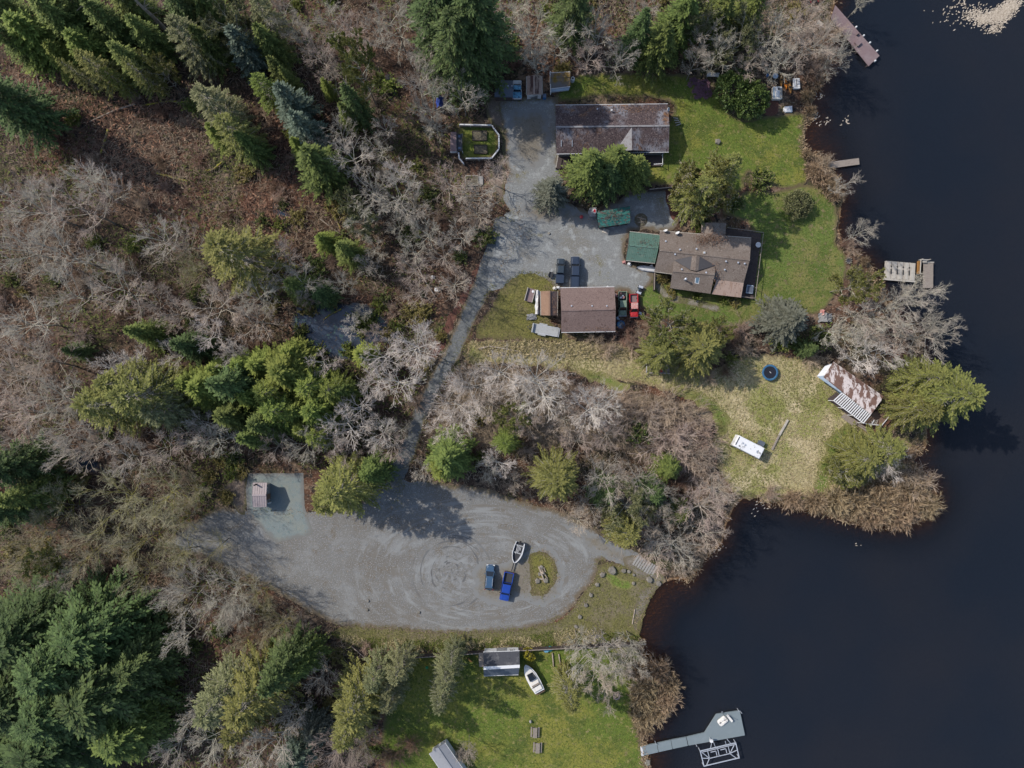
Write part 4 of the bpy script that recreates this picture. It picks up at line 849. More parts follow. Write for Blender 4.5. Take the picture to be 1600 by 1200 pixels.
# ------------------------------------------------------------------ boats, trailers, campers
def hull_rings(L, W, secs):
    out = []
    for x, k, zk, zs in secs: out.append((x * L, W * k / 2, zk, zs))
    return out
def open_boat(root, L, W, m, floor, z0=.45):
    secs = [(-.5, .86, 0, .62), (-.3, .97, 0, .62), (0, 1, 0, .64), (.2, .86, .02, .67), (.35, .6, .08, .7), (.45, .3, .18, .73), (.5, .04, .4, .75)]
    R = [[(x * L, -W * k / 2, z0 + zs), (x * L, -W * k * .38, z0 + zk + .1), (x * L, 0, z0 + zk), (x * L, W * k * .38, z0 + zk + .1), (x * L, W * k / 2, z0 + zs)] for x, k, zk, zs in secs]
    v = [p for r in R for p in r]; f = []
    for i in range(len(R) - 1):
        for j in range(4): f.append((i * 5 + j, i * 5 + j + 1, i * 5 + 6 + j, i * 5 + 5 + j))
    f.append((0, 1, 2, 3, 4)); MB().add(v, f).build('hull', m, root)
    mb = MB()
    for s in (0, 4):
        for i in range(len(R) - 1): mb.beam(R[i][s], R[i + 1][s], .1, .07)
    mb.build('gunwale', M_white, root)
    inn = [(x * L * .98, W * k * .4 * s) for s in (1, -1) for x, k, _, _ in (secs if s == 1 else secs[::-1])]
    MB().prism(inn, z0 + .18, z0 + .24).build('floor', floor, root)
    return R
q = P(808.5, 863, .9)
bt = thing('open_boat', 'open white gunwaled skiff on a trailer behind the bright blue pickup', 'boat', (q.x, q.y, 0), math.radians(253))
open_boat(bt, 3.9, 1.85, M_metal, M_darkgrey, .55)
for x in (-1.3, .1): MB().box((x, 0, .92), (.2, 1.45, .07)).build('thwart', M_trailer, bt)
MB().box((-1.95, 0, 1.1), (.4, .35, .6)).build('outboard_motor', M_black, bt)
for i in range(4): MB().beam((-1.4 + .1 * i, -.4 + .25 * i, 1.08), (.3 - .25 * i, -.25 + .2 * i, 1.06), .06, .05).build('pole', M_white, bt)
bt2 = thing('boat_trailer', 'narrow boat trailer frame coupled behind the bright blue pickup', 'trailer', (q.x, q.y, 0), math.radians(253))
MB().beam((-1.6, -.5, .42), (.9, -.4, .42), .09, .09).beam((-1.6, .5, .42), (.9, .4, .42), .09, .09).beam((-1.2, -.6, .4), (-1.2, .6, .4), .08, .08).build('frame', M_metal, bt2)
MB().beam((.9, -.4, .42), (2.6, -.02, .45), .12, .1).beam((.9, .4, .42), (2.6, .02, .45), .12, .1).beam((2.4, 0, .46), (3.75, .0, .5), .2, .12).build('drawbar', M_darkgrey, bt2)
for s in (-.82, .82): wheel(bt2, -.6, s, .26, .18)
MB().tube((2.3, .12, .1), (2.3, .12, .75), .04).build('jockey_wheel', M_metal, bt2)

q = P(832, 1060, 1.2)
cr = thing('cabin_cruiser', 'white cabin cruiser on the south lawn with dark windscreen and wooden swim step', 'boat', (q.x, q.y, 0), math.radians(119))
L, W = 5.6, 2.2
def bring(k, z, sx=1.0): return [(x * L * sx, s * W * kk * k / 2, z) for s, seq in ((-1, 1), (1, -1)) for x, kk in [(-.5, .86), (-.2, 1), (.1, .96), (.3, .74), (.43, .4), (.5, .06)][::seq]]
MB().loft([bring(.35, .35, .85), bring(.8, .6, .95), bring(1, 1.15), bring(1.02, 1.25)]).build('hull', M_white, cr)
MB().loft([bring(.9, 1.26, .95), bring(.78, 1.42, .86)]).build('deck', M_offwhite, cr)
MB().loft([[(-.2, -.72, 1.4), (1.15, -.6, 1.4), (1.15, .6, 1.4), (-.2, .72, 1.4)], [(-.1, -.62, 1.85), (.7, -.5, 1.85), (.7, .5, 1.85), (-.1, .62, 1.85)]]).build('windscreen', M_glass, cr)
MB().box((-1.5, 0, 1.5), (1.7, 1.5, .1)).build('cockpit_floor', M_offwhite, cr)
for s in (-1, 1): MB().box((-1.45, s * .12, 1.6), (.1, 1.6, .05), .2 * s * 0).build('bench_slat', M_wood, cr)
MB().box((-1.2, 0, 1.58), (.28, 1.5, .06)).build('bench', M_wood, cr)
MB().box((-3.05, 0, .75), (.55, 1.8, .1)).build('swim_step', M_wood_brown, cr)
MB().beam((2.3, -.2, 1.6), (2.75, 0, 1.6), .04, .04).beam((2.3, .2, 1.6), (2.75, 0, 1.6), .04, .04).build('bow_rail', M_chrome, cr)
for x in (-1.6, 1.2):
    MB().box((x, 0, .2), (.25, 1.6, .4)).build('cradle', M_wood_dark, cr)

q = P(1010, 419, .6)
db = thing('upturned_boat', 'white upturned boat lying below the green carport', 'boat', (q.x - .05, q.y, 0), math.radians(172))
sec = [(-.5, .9), (-.2, 1), (.15, .92), (.35, .62), (.5, .06)]
def ub(k, z): return [(x * 3.4, s * 1.15 * kk * k / 2, z) for s, seq in ((-1, 1), (1, -1)) for x, kk in sec[::seq]]
MB().loft([ub(1, .08), ub(1.02, .2), ub(.8, .55), ub(.3, .66)]).build('hull', M_wall_white, db)
MB().beam((-1.6, 0, .67), (1.2, 0, .67), .06, .05).build('keel', M_wall_blue, db)

q = P(1170.5, 698.5, 2.3)
cp = thing('camper_trailer', 'white camper trailer with dark blotched roof standing in the dry meadow', 'camper', (q.x, q.y, 0), math.radians(-27))
L, W = 5.4, 2.25
MB().loft([ring(-L / 2, L / 2, W, .5, .12), ring(-L / 2, L / 2, W, 2.2, .14), ring(-L / 2 + .08, L / 2 - .08, W - .12, 2.34, .14)]).build('body', M_white, cp)
MB().loft([ring(-L / 2 + .1, L / 2 - .1, W - .16, 2.341, .14), ring(-L / 2 + .16, L / 2 - .16, W - .26, 2.37, .14)]).build('roof', M_blotchwhite, cp)
for x, y in ((-1.45, .1), (-.9, .0), (1.6, -.1)): MB().lathe([(.2, 2.36), (.2, 2.46), (.05, 2.5)], 12, (x, y, 0)).build('roof_vent', M_metal, cp)
MB().box((-2.45, .05, 2.4), (.14, 1.6, .08)).build('roof_bar', M_darkgrey, cp)
for y in (-1, 1):
    for x in (-1.5, 0, 1.5): MB().box((x, y * 1.12, 1.6), (.9, .05, .5)).build('window', M_glass, cp)
MB().box((1.9, 1.15, 1.3), (.7, .06, 1.5)).build('door', M_wall_white, cp)
for x in (-.4, .4):
    for s in (-1, 1): wheel(cp, x, s * 1.0, .33, .2)
MB().beam((2.7, -.6, .5), (3.7, 0, .5), .09, .09).beam((2.7, .6, .5), (3.7, 0, .5), .09, .09).build('tow_hitch', M_darkgrey, cp)
q = P(1189, 692.5, .5); tag(MB().box((q.x, q.y, .45), (1.0, .8, .9), -.45, top=.9).box((q.x, q.y, .95), (1.06, .86, .08), -.45).build('utility_box', M_bluegrey), 'small blue grey box beside the white camper', 'box')

q = P(851, 515.5, .7)
ut = thing('flatbed_trailer', 'long grey flatbed utility trailer in the rough grass below the shed', 'trailer', (q.x, q.y, 0), math.radians(-10.5))
MB().box((.1, 0, .62), (5.0, 1.75, .12)).build('deck', M_trailer, ut)
MB().box((-2.25, 0, .9), (.16, 1.7, .5)).build('headboard', M_trailer, ut)
for s in (-1, 1):
    MB().box((-.4, s * .98, .66), (1.5, .3, .1)).build('mudguard', M_trailer, ut)
    MB().beam((-2.4, s * .8, .6), (2.6, s * .8, .72), .07, .1).build('side_rail', M_metal, ut)
    for x in (-.75, -.05): wheel(ut, x, s * .95, .3, .2)
MB().beam((-2.4, -.6, .55), (-3.3, 0, .5), .09, .09).beam((-2.4, .6, .55), (-3.3, 0, .5), .09, .09).build('drawbar', M_darkgrey, ut)
MB().box((2.75, 0, .5), (.1, 1.7, .3)).build('tail_board', M_metal, ut)

q = P(828, 461, .6)
br_ = thing('box_trailer', 'brown sided junk trailer with pale rails left of the small shed', 'trailer', (q.x, q.y, 0), math.radians(75))
MB().box((0, 0, .55), (2.5, 1.35, .12)).build('floor', M_wood_red, br_)
for s in (-1, 1): MB().box((0, s * .72, .8), (2.5, .12, .45)).build('side_board', M_wood_pale, br_)
MB().lathe([(.22, .62), (.24, .85), (.1, .9)], 12, (.75, -.4, 0)).build('bucket', M_white, br_)
for s in (-1, 1): wheel(br_, -.2, s * .75, .28, .18)
q = P(860.5, 429.5, .4)
ct = thing('utility_cart', 'small dark utility cart left of the charcoal pickup', 'cart', (q.x, q.y, 0), math.radians(80))
MB().box((0, 0, .5), (1.1, .7, .12)).box((0, .33, .65), (1.1, .06, .25)).box((0, -.33, .65), (1.1, .06, .25)).build('tub', M_darkgrey, ct); MB().beam((.5, 0, .5), (1.1, 0, .45), .05, .05).build('handle', M_metal, ct)
for s in (-1, 1): wheel(ct, 0, s * .42, .22, .12)
q = P(999.5, 453, .5)
at = thing('quad_bike', 'blue grey quad bike at the edge of the gravel yard', 'quad bike', (q.x, q.y, 0), math.radians(70))
MB().loft([ring(-.75, .75, .5, .5, .15), ring(-.7, .7, .42, .72, .15)]).build('body', M_steelblue, at)
for x in (-.55, .55): MB().box((x, 0, .74), (.45, .85, .06)).build('rack', M_metal, at)
MB().box((-.1, 0, .85), (.6, .3, .12)).build('seat', M_black, at); MB().tube((.3, -.35, .98), (.3, .35, .98), .03).build('handlebar', M_black, at)
for x in (-.5, .5):
    for s in (-1, 1): wheel(at, x, s * .42, .27, .2)
q = P(1028, 576, .6)
rt = thing('railed_trailer', 'trailer with red box and pale rail half hidden under the meadow cedar', 'trailer', (q.x, q.y, 0), math.radians(-2))
MB().box((0, 0, .5), (4.4, 1.6, .12)).build('floor', M_wood, rt)
MB().beam((-2.2, -.85, 1.0), (2.2, -.85, 1.0), .12, .1).build('side_rail', M_wood_pale, rt); MB().beam((-2.2, -.8, 1.0), (-2.2, .8, 1.0), .1, .1).build('end_rail', M_white, rt)
for x in (-2.15, 0, 2.15): MB().box((x, -.85, .75), (.08, .08, .5)).build('post', M_wood_pale, rt)
MB().box((.3, -.1, .85), (.9, 1.1, .6)).build('box', M_red, rt)
for s in (-1, 1): wheel(rt, 0, s * .85, .3, .2)

# ------------------------------------------------------------------ docks
def dock(root, name, pts, z, t, m): return MB().slab([P(*p, z) for p in pts], t).build(name, m, root, world=True)
q = P(1338, 55, 0)
d1 = thing('brown_dock', 'long mauve brown timber dock reaching into the lake at the top', 'dock', (q.x, q.y, 0))
a0, a1, b1, b0 = P(1305, 8, .25), P(1374.3, 87, .25), P(1357, 103.5, .25), P(1298, 29, .25)
nb = 150
mb = MB()
for i in range(nb):
    t = (i + .5) / nb; mb.beam(a0.lerp(a1, t), b0.lerp(b1, t), (a1 - a0).length / nb * .93, .05)
mb.build('deck_planks', M_wood_red, d1, world=True)['kind'] = 'stuff'
for u in (.06, .5, .94): MB().beam(a0.lerp(b0, u) + Vector((0, 0, -.16)), a1.lerp(b1, u) + Vector((0, 0, -.16)), .14, .26).build('stringer', M_wood_dark, d1, world=True)
for t in (.45, .62, .76, .92): p_ = a0.lerp(a1, t) + Vector((.12, .1, .08)); MB().lathe([(.12, -.3), (.16, -.1), (.16, .2), (.1, .3)], 10, p_).build('fender', M_white, d1, world=True)
p_ = a1.lerp(b1, .45) + Vector((.05, -.12, .05)); MB().lathe([(.12, -.3), (.16, -.1), (.16, .2), (.1, .3)], 10, p_).build('fender', M_white, d1, world=True)
c_ = P(1340.5, 67, .5); MB().box(c_, (1.0, .9, .42), math.radians(38)).build('dock_box', M_wood_red, d1, world=True)
c_ = P(1340.5, 54, .45); MB().box(c_, (.5, .16, .35), math.radians(35)).build('cleat_post', M_black, d1, world=True)
for t in (.3, .7, .98):
    for u in (0, 1): p_ = a0.lerp(a1, t).lerp(b0.lerp(b1, t), u); MB().tube((p_.x, p_.y, -2.2), (p_.x, p_.y, .1), .12).build('pile', M_wood_dark, d1, world=True)
q = P(1285, 40, 0)
pw = thing('wooden_steps', 'short pale wooden steps in the bank beside the mauve dock', 'steps', (q.x, q.y, 0))
for i in range(5):
    a_ = P(1277 + i * 1.5, 40 + i * 1.2 - 4, .3 - .05 * i); MB().box(a_ + Vector((0, -.0, 0)), (.24, 1.3, .08), math.radians(-35)).build('tread', M_wood_pale, pw, world=True)
for s in ((1275, 37, 1293, 46), (1293, 46, 1299, 33)): MB().beam(P(s[0], s[1], .3), P(s[2], s[3], .1), .12, .16).build('stringer', M_wood_pale, pw, world=True)

q = P(1320, 255, 0)
d2 = thing('plank_dock', 'short grey plank dock below the reeds of the north lawn', 'dock', (q.x, q.y, 0))
a0, a1, b1, b0 = P(1293, 253.5, .1), P(1342, 247, .1), P(1343, 257, .1), P(1295, 263.5, .1)
for i in range(30):
    t = (i + .5) / 30; MB().beam(a0.lerp(a1, t), b0.lerp(b1, t), .18, .06).build('plank', M_wood, d2, world=True)
for u in (.1, .9): MB().beam(a0.lerp(b0, u) + Vector((0, 0, -.14)), a1.lerp(b1, u) + Vector((0, 0, -.14)), .14, .2).build('stringer', M_wood_dark, d2, world=True)

q = P(1408, 422, 0)
d3 = thing('slab_float', 'swimming float of five weathered white slabs by the lakeside maples', 'dock', (q.x, q.y, 0))
for i in range(5):
    x0_, x1_ = 1384.5 + i * 9.4, 1384.5 + i * 9.4 + 8.4; y0_ = 407.5 + i * .8
    part = MB().slab([P(x0_, y0_, .3), P(x1_, y0_ + .7, .3), P(x1_ - 1.6, y0_ + 28, .3), P(x0_ - 1.6, y0_ + 27.4, .3)], .45)
    part.slab([P(x0_ + 2.2, y0_ + .8, .36), P(x1_ - 2.2, y0_ + 1, .36), P(x1_ - 3.6, y0_ + 27, .36), P(x0_ + .8, y0_ + 26.8, .36)], .08)
    part.build('float_slab', M_wood_pale, d3, world=True)
for i in range(4):
    x_ = 1384.5 + (i + 1) * 9.4 - .6
    MB().beam(P(x_ + .3, 408 + i * .8, .18), P(x_ - 1.4, 436 + i * .8, .18), .18, .2).build('joint_beam', M_wood, d3, world=True)
    for yy, ln in ((416, .25), (424, .9)): c_ = P(x_ - .3 - (yy - 408) * .05, yy + i * .8, .33); MB().box(c_, (.18, ln, .14)).build('cleat', M_black, d3, world=True)
MB().beam(P(1380, 436, .2), P(1430, 440, .2), .3, .2).build('edge_beam', M_wood_pale, d3, world=True)
q = P(1446, 425, 0)
d4 = thing('swim_platform', 'grey planked platform with ochre rails right of the white slab float', 'dock', (q.x, q.y, 0))
for i in range(10):
    x_ = 1443.5 + i * 1.55; MB().beam(P(x_, 410, .3), P(x_ - .4, 450, .3), .17, .07).build('plank', M_wood, d4, world=True)
for y_ in (412, 430, 447): MB().beam(P(1442, y_, .16), P(1459, y_, .16), .2, .2).build('joist', M_wood_dark, d4, world=True)
MB().beam(P(1449, 409.5, .42), P(1459.5, 410, .42), .2, .1).build('edge_board', M_wood_pale, d4, world=True)
for x_ in (1434.5, 1437.3): MB().beam(P(x_, 408, .45), P(x_ - .8, 428, .45), .22, .3).build('ramp_rail', M_ochre, d4, world=True)
MB().beam(P(1439, 405.5, 1.0), P(1437.6, 428, 1.0), .14, .1).build('hand_rail', M_wood_pale, d4, world=True)
MB().beam(P(1438.5, 405.5, 1.0), P(1451, 406, 1.0), .14, .1).build('hand_rail', M_wood_pale, d4, world=True)
for p_ in ((1439, 405.5), (1437.6, 428), (1451, 406)): c_ = P(*p_, .4); MB().box(c_, (.12, .12, 1.3)).build('rail_post', M_wood_pale, d4, world=True)
c_ = P(1445, 408.5, .7); MB().box(c_, (.75, .4, .08)).box(c_ + Vector((0, 0, -.2)), (.6, .1, .4)).build('bench', M_wood_pale, d4, world=True)

q = P(1085, 1150, 0)
d5 = thing('composite_dock', 'grey L shaped composite dock with angled end platform in the south', 'dock', (q.x, q.y, 0))
dockz = .15
segs_ = [[(1003.5, 1166, dockz), (1026, 1161.5, dockz), (1028.5, 1175.5, dockz), (1006, 1180.5, dockz)], [(1026.6, 1161.3, dockz), (1048, 1156.5, dockz), (1050.5, 1170.5, dockz), (1029.2, 1175.2, dockz)], [(1048.6, 1156.3, dockz), (1072, 1152, dockz), (1074.8, 1165.3, dockz), (1051.2, 1170.3, dockz)],
         [(1072.8, 1151.8, dockz), (1101, 1145, dockz), (1119.5, 1116, dockz), (1156, 1110.5, dockz), (1164, 1149, dockz), (1076, 1165, dockz)]]
for sg in segs_: MB().slab([P(*p) for p in sg], .3).build('deck_panel', M_composite, d5, world=True)
MB().slab([P(1000.5, 1167, .2), P(1003.2, 1166.5, .2), P(1006, 1181, .2), P(1002.5, 1182, .2)], .4).build('shore_plate', M_wall_white, d5, world=True)
for p_ in ((1024.5, 1161), (1088, 1164.5), (1154, 1110), (1158, 1113), (1137, 1156)): c_ = P(*p_, .35); MB().tube((c_.x, c_.y, -2.0), (c_.x, c_.y, .75), .06).build('pile', M_metal, d5, world=True)
q = P(1130, 1127, .5)
pb = thing('paddle_boat', 'cream pedal boat drawn up on the grey L shaped dock', 'boat', (q.x, q.y, .15), math.radians(38))
MB().loft([ring(-.95, .85, 1.25, 0, .35), ring(-1.0, .9, 1.35, .25, .38), ring(-.85, .75, 1.15, .36, .3)]).build('hull', M_offwhite, pb)
for s in (-1, 1): MB().box((.1, s * .28, .42), (.8, .34, .14), top=.8).build('seat', M_offwhite, pb)
MB().box((-.6, .1, .4), (.35, .14, .08)).build('footwell', M_darkgrey, pb); MB().beam((.2, 0, .45), (.6, 0, .45), .05, .05).build('tiller', M_darkgrey, pb)
q = P(1140, 1122, .4); st_ = thing('dock_locker', 'slim white locker beside the cream pedal boat on the dock', 'locker', (q.x, q.y, .15), math.radians(-52)); MB().box((0, 0, .25), (1.3, .35, .5)).build('body', M_wall_white, st_); MB().box((0, 0, .53), (1.36, .4, .06)).build('lid', M_offwhite, st_)
q = P(1128, 1112, 0); fl = thing('dock_pole', 'thin dark pole standing on the grey L shaped dock', 'pole', (q.x, q.y, .15)); MB().tube((0, 0, 0), (0, 0, 2.9), .05, .035).build('shaft', M_darkgrey, fl); MB().lathe([(.12, 0), (.12, .05)], 10).build('base', M_metal, fl); MB().tube((0, 0, 2.6), (.25, .05, 2.8), .025).build('arm', M_darkgrey, fl)
q = P(1125, 1178, 0)
bl_ = thing('boat_lift', 'white metal boat lift frame standing in the water by the grey dock', 'boat lift', (q.x, q.y, -.2))
fz = .75
cs = [P(1094, 1173.5, fz), P(1149.5, 1160.5, fz), P(1155, 1184, fz), P(1100, 1197, fz)]
LC = {}
def lb(a, b, w=.12): MB().beam(a, b, w, .1).build('beam', M_metal, bl_, world=True)
for i in range(4): lb(cs[i], cs[(i + 1) % 4], .16)
A_ = lambda u, v: cs[0].lerp(cs[1], u).lerp(cs[3].lerp(cs[2], u), v)
lo_ = Vector((0, 0, -.12))
for (u0, v0, u1, v1) in ((.2, 0, .2, .62), (.48, 0, .48, .62), (.78, 0, .78, .62), (.2, .62, .78, .62), (0, 0, .2, .62), (0, .5, .2, .62), (.08, 1, .2, .62), (1, 0, .78, .62), (1, .5, .78, .62), (.92, 1, .78, .62), (0, .12, 1, .12), (.27, .25, .42, .25), (.42, .25, .42, .55), (.55, .25, .7, .25), (.7, .25, .7, .55)): lb(A_(u0, v0) + lo_, A_(u1, v1) + lo_, .11)
for c_ in cs: MB().tube((c_.x, c_.y, -2.3), (c_.x, c_.y, .85), .08).build('leg', M_metal, bl_, world=True)
c_ = P(1111.5, 1157.5, 1.3); MB().box(c_, (.55, .45, .5)).build('winch_box', M_white, bl_, world=True); MB().tube((c_.x, c_.y, -1), c_ - Vector((0, 0, .2)), .07).build('winch_post', M_metal, bl_, world=True)
for a_, b_ in (((1112, 1160), (1110, 1170)), ((1115, 1160), (1118, 1168)), ((1133, 1158), (1135, 1165)), ((1136, 1155), (1143, 1163))): MB().beam(P(*a_, .8), P(*b_, .7), .08, .08).build('brace', M_metal, bl_, world=True)
# concrete plank ramp
q = P(1015, 887, 0)
rp = thing('boat_ramp', 'ribbed concrete plank boat ramp sloping into the lake below the wood', 'boat ramp', (q.x, q.y, 0))
for i in range(14):
    t = (i + .5) / 14; a_ = P(996, 867, 0).lerp(P(1047, 896, 0), t); b_ = P(987, 881, 0).lerp(P(1037, 912, 0), t); z_ = .06 - .5 * max(0, t - .5) * 1.6
    MB().beam(a_ + Vector((0, 0, z_)), b_ + Vector((0, 0, z_)), .36, .12).build('ramp_plank', M_concrete, rp, world=True)

# ------------------------------------------------------------------ fences and walls
def board_fence(label, pts, hgt, m, name='board_fence', step=2.4, top=True):
    W_ = [P(*p, 0) for p in pts]; c = sum(W_, Vector((0, 0, 0))) / len(W_)
    root = thing(name, label, 'fence', (c.x, c.y, 0))
    for a, b in zip(W_, W_[1:]):
        n = max(1, round((b - a).length / step))
        for i in range(n):
            p, q = a.lerp(b, i / n), a.lerp(b, (i + 1) / n); MB().box((p.x, p.y, hgt / 2 + .05), (.12, .12, hgt + .1), math.atan2((b - a).y, (b - a).x)).build('post', m, root, world=True)
            mb = MB(); k = max(3, int((q - p).length / .16)); 
            for j in range(k):
                u = p.lerp(q, (j + .5) / k); hh = hgt + random.uniform(-.03, .03); mb.box((u.x, u.y, hh / 2 + .03), ((q - p).length / k * .9, .035, hh), math.atan2((b - a).y, (b - a).x))
            mb.build('board_panel', m, root, world=True)['kind'] = 'stuff'
            if top: MB().beam(p + Vector((0, 0, hgt + .08)), q + Vector((0, 0, hgt + .08)), .14, .05).build('top_rail', M_wood, root, world=True)
    p = W_[-1]; MB().box((p.x, p.y, hgt / 2 + .05), (.12, .12, hgt + .1)).build('post', m, root, world=True)
    return root
board_fence('long dark board fence along the south side of the boat launch', [(648, 1023), (720, 1018), (800, 1012.5), (900, 1007.5), (1007, 1001.5)], 1.5, M_wood_dark)
board_fence('short tilted run of dark fence left of the long board fence', [(552, 1006), (573, 1024)], 1.3, M_wood_dark)
board_fence('dark timber wall behind the teal roofed shed', [(1012, 300), (1048, 296), (1067, 299), (1067, 304)], 1.6, M_wood_dark)
board_fence('dark board fence between the yard and the tan house', [(1061, 318), (1060, 348)], 1.4, M_wood_dark)
board_fence('short dark fence panel beside the garden path of the tan house', [(1021, 428), (1020.5, 454)], 1.1, M_wood_dark)
q = P(750, 222, 0)
gf = thing('garden_fence', 'white topped fence ringing the garden left of the gravel yard', 'fence', (q.x, q.y, 0))
gp2 = [(718, 194.5), (768, 195.5), (779.5, 211), (779.5, 232.5), (768, 247), (728, 247.5)]
def fence_run(pts, h, root):
    W_ = [P(*p, h) for p in pts]
    for a, b in zip(W_, W_[1:]):
        MB().beam(a, b, .24, .07).build('top_rail', M_wall_white, root, world=True); n = max(1, int((b - a).length / 1.6))
        MB().beam(a - Vector((0, 0, h * .55)), b - Vector((0, 0, h * .55)), .06, h * .8).build('fence_panel', M_wood, root, world=True)
        for i in range(n + 1): p = a.lerp(b, i / n); MB().box((p.x, p.y, h / 2), (.13, .13, h - .06)).build('post', M_wall_white, root, world=True)
fence_run(gp2, 1.1, gf); fence_run([(716.5, 238), (717.5, 247.5), (724.5, 255.5)], 1.0, gf)
q = P(718, 222, 0)
co = thing('chicken_coop', 'dark roofed coop with white trim at the garden fence', 'coop', (q.x, q.y, 0))
a_ = [P(704, 206, 1.7), P(713, 206, 1.7), P(713, 236, 1.7), P(703, 236, 1.7)]
MB().slab(a_, .08).build('roof', M_wood_red, co, world=True); w_ = inset(a_, .12); MB().prism([(v.x, v.y) for v in w_], 0, 1.6).build('wall', M_wall_white, co, world=True)
a_ = [P(714, 209, 1.3), P(722, 209, 1.3), P(722.5, 236, 1.3), P(714, 236, 1.3)]
MB().slab(a_, .06).build('run_roof', M_slate, co, world=True)
for v in a_: MB().box((v.x, v.y, .65), (.1, .1, 1.25)).build('post', M_wall_white, co, world=True)
for x_, y_ in ((717.5, 213), (718, 231.5)): MB().box(P(x_, y_, 1.35), (.5, .4, .1)).build('hatch', M_steelblue, co, world=True)
MB().beam(P(703.5, 237.5, .9), P(713, 237.5, .9), .25, .1).build('ramp', M_wall_white, co, world=True)
def bed(label, x0, y0, x1, y1, m=M_wood_dark):
    q = P((x0 + x1) / 2, (y0 + y1) / 2, 0); root = thing('raised_bed', label, 'garden bed', (q.x, q.y, 0), group='raised garden beds')
    c = [P(x0, y0, .35), P(x1, y0, .35), P(x1, y1, .35), P(x0, y1, .35)]
    for i in range(4): MB().beam(c[i] - Vector((0, 0, .15)), c[(i + 1) % 4] - Vector((0, 0, .15)), .09, .32).build('side_board', m, root, world=True)
    MB().slab([v - Vector((0, 0, .1)) for v in c], .2).build('soil', M_soil, root, world=True)
bed('upper of two dark edged raised beds inside the garden fence', 738, 204.5, 760.5, 219); bed('lower of two dark edged raised beds inside the garden fence', 741, 226.5, 761, 239.5)
bed('pale edged raised bed under bare branches below the garden', 727, 274.5, 747, 289.5, M_wood_pale)
q = P(751.5, 282, .2); tag(MB().box((q.x, q.y, .1), (.85, 1.6, .2)).box((q.x, q.y, .22), (.75, 1.5, .05)).build('paving_slab', M_concrete), 'pale slab right of the pale edged raised bed', 'slab')

# ------------------------------------------------------------------ garden and lakeside objects
q = P(1203.2, 582, .8)
tp = thing('trampoline', 'round trampoline with blue rim in the meadow', 'trampoline', (q.x, q.y, 0))
MB().lathe([(1.16, .84), (1.3, .88), (1.5, .84), (1.5, .78), (1.16, .78), (1.16, .84)], 28, caps=False).build('rim_pad', M_rimblue, tp)
MB().lathe([(.001, .75), (1.17, .77), (1.17, .81), (.001, .79)], 28).build('bounce_mat', M_mat, tp)
for i in range(6): a = i * math.pi / 3; MB().tube((1.4 * math.cos(a), 1.4 * math.sin(a), 0), (1.4 * math.cos(a), 1.4 * math.sin(a), .8), .035).build('leg', M_metal, tp)
MB().beam((-.1, .15, .83), (.2, -.1, .83), .08, .03).build('toy', M_white, tp)
q = P(970.2, 507, .3)
pl_ = thing('paddling_pool', 'round blue paddling pool by the garage corner', 'pool', (q.x, q.y, 0))
MB().lathe([(.74, 0), (.78, .28), (.72, .34), (.66, .28), (.64, .08)], 24, caps=False).build('rim', M_poolblue, pl_); MB().lathe([(.001, .16), (.67, .16), (.67, .02)], 24).build('base', M_skyblue, pl_)
MB().beam((-.3, -.3, .2), (.25, .35, .22), .22, .08).build('lid', M_wall_white, pl_)
q = P(926, 331, 1.5)
ph = thing('playhouse', 'small grey six sided playhouse with red hatch left of the teal shed', 'playhouse', (q.x, q.y, 0))
hx = [(-.9, 0), (-.45, .85), (.75, .85), (.75, -.85), (-.45, -.85)]
MB().prism([(x * .85, y * .85) for x, y in hx], 0, 1.4).build('wall', M_wall_grey, ph); MB().loft([[(x, y, 1.4) for x, y in hx], [(x * .5, y * .5, 1.8) for x, y in hx]]).build('roof', M_wall_grey, ph)
MB().box((.3, .05, 1.75), (.62, .8, .3)).build('hatch_frame', M_wall_white, ph); MB().box((.3, .05, 1.92), (.4, .58, .06)).build('hatch', M_red, ph)
q = P(908.5, 339, .3); tag(MB().lathe([(.3, 0), (.34, .35), (.3, .5), (.1, .55)], 14, (q.x, q.y, 0)).build('red_tub', M_red), 'small red tub left of the grey playhouse', 'tub')
q = P(947, 361, .3); tag(MB().box((q.x, q.y, .12), (1.3, .9, .24), -.3, top=.9).box((q.x + .2, q.y, .3), (.6, .5, .12), .3).build('pallet', M_wood_pale), 'pale pallet at the lower corner of the teal shed', 'pallet')
q = P(1002, 343, .3)
fp = thing('fire_pit', 'heap of ash and brush on the gravel right of the teal shed', 'fire pit', (q.x, q.y, 0)); rr = random.Random(3)
MB().lathe([(1.3, 0), (1.0, .15), (.4, .28), (.001, .3)], 14).build('ash_heap', M_soil, fp)
for i in range(9): a = rr.uniform(0, 6.3); MB().beam((math.cos(a) * .9, math.sin(a) * .7, .15), (-math.cos(a) * rr.uniform(.1, .9), math.sin(a + 1) * .5, .4), .1, .1).build('branch', M_log_pale, fp)
q = P(895, 122.5, 1.2); pt_ = thing('white_tank', 'white round tank with dark lid right of the mossy shed', 'tank', (q.x, q.y, 0)); MB().lathe([(.36, 0), (.4, .6), (.36, 1.2), (.3, 1.25)], 18).build('body', M_white, pt_); MB().lathe([(.18, 1.25), (.18, 1.32), (.001, 1.33)], 14).build('lid', M_black, pt_)
q = P(850.5, 151.5, .5); wbn = thing('wheelie_bin', 'blue bin at the corner of the rusty streaked shed', 'bin', (q.x, q.y, 0)); MB().box((0, 0, .5), (.55, .6, 1.0), top=1.12).build('body', M_poolblue, wbn); MB().box((0, 0, 1.04), (.66, .7, .08)).build('lid', M_steelblue, wbn)
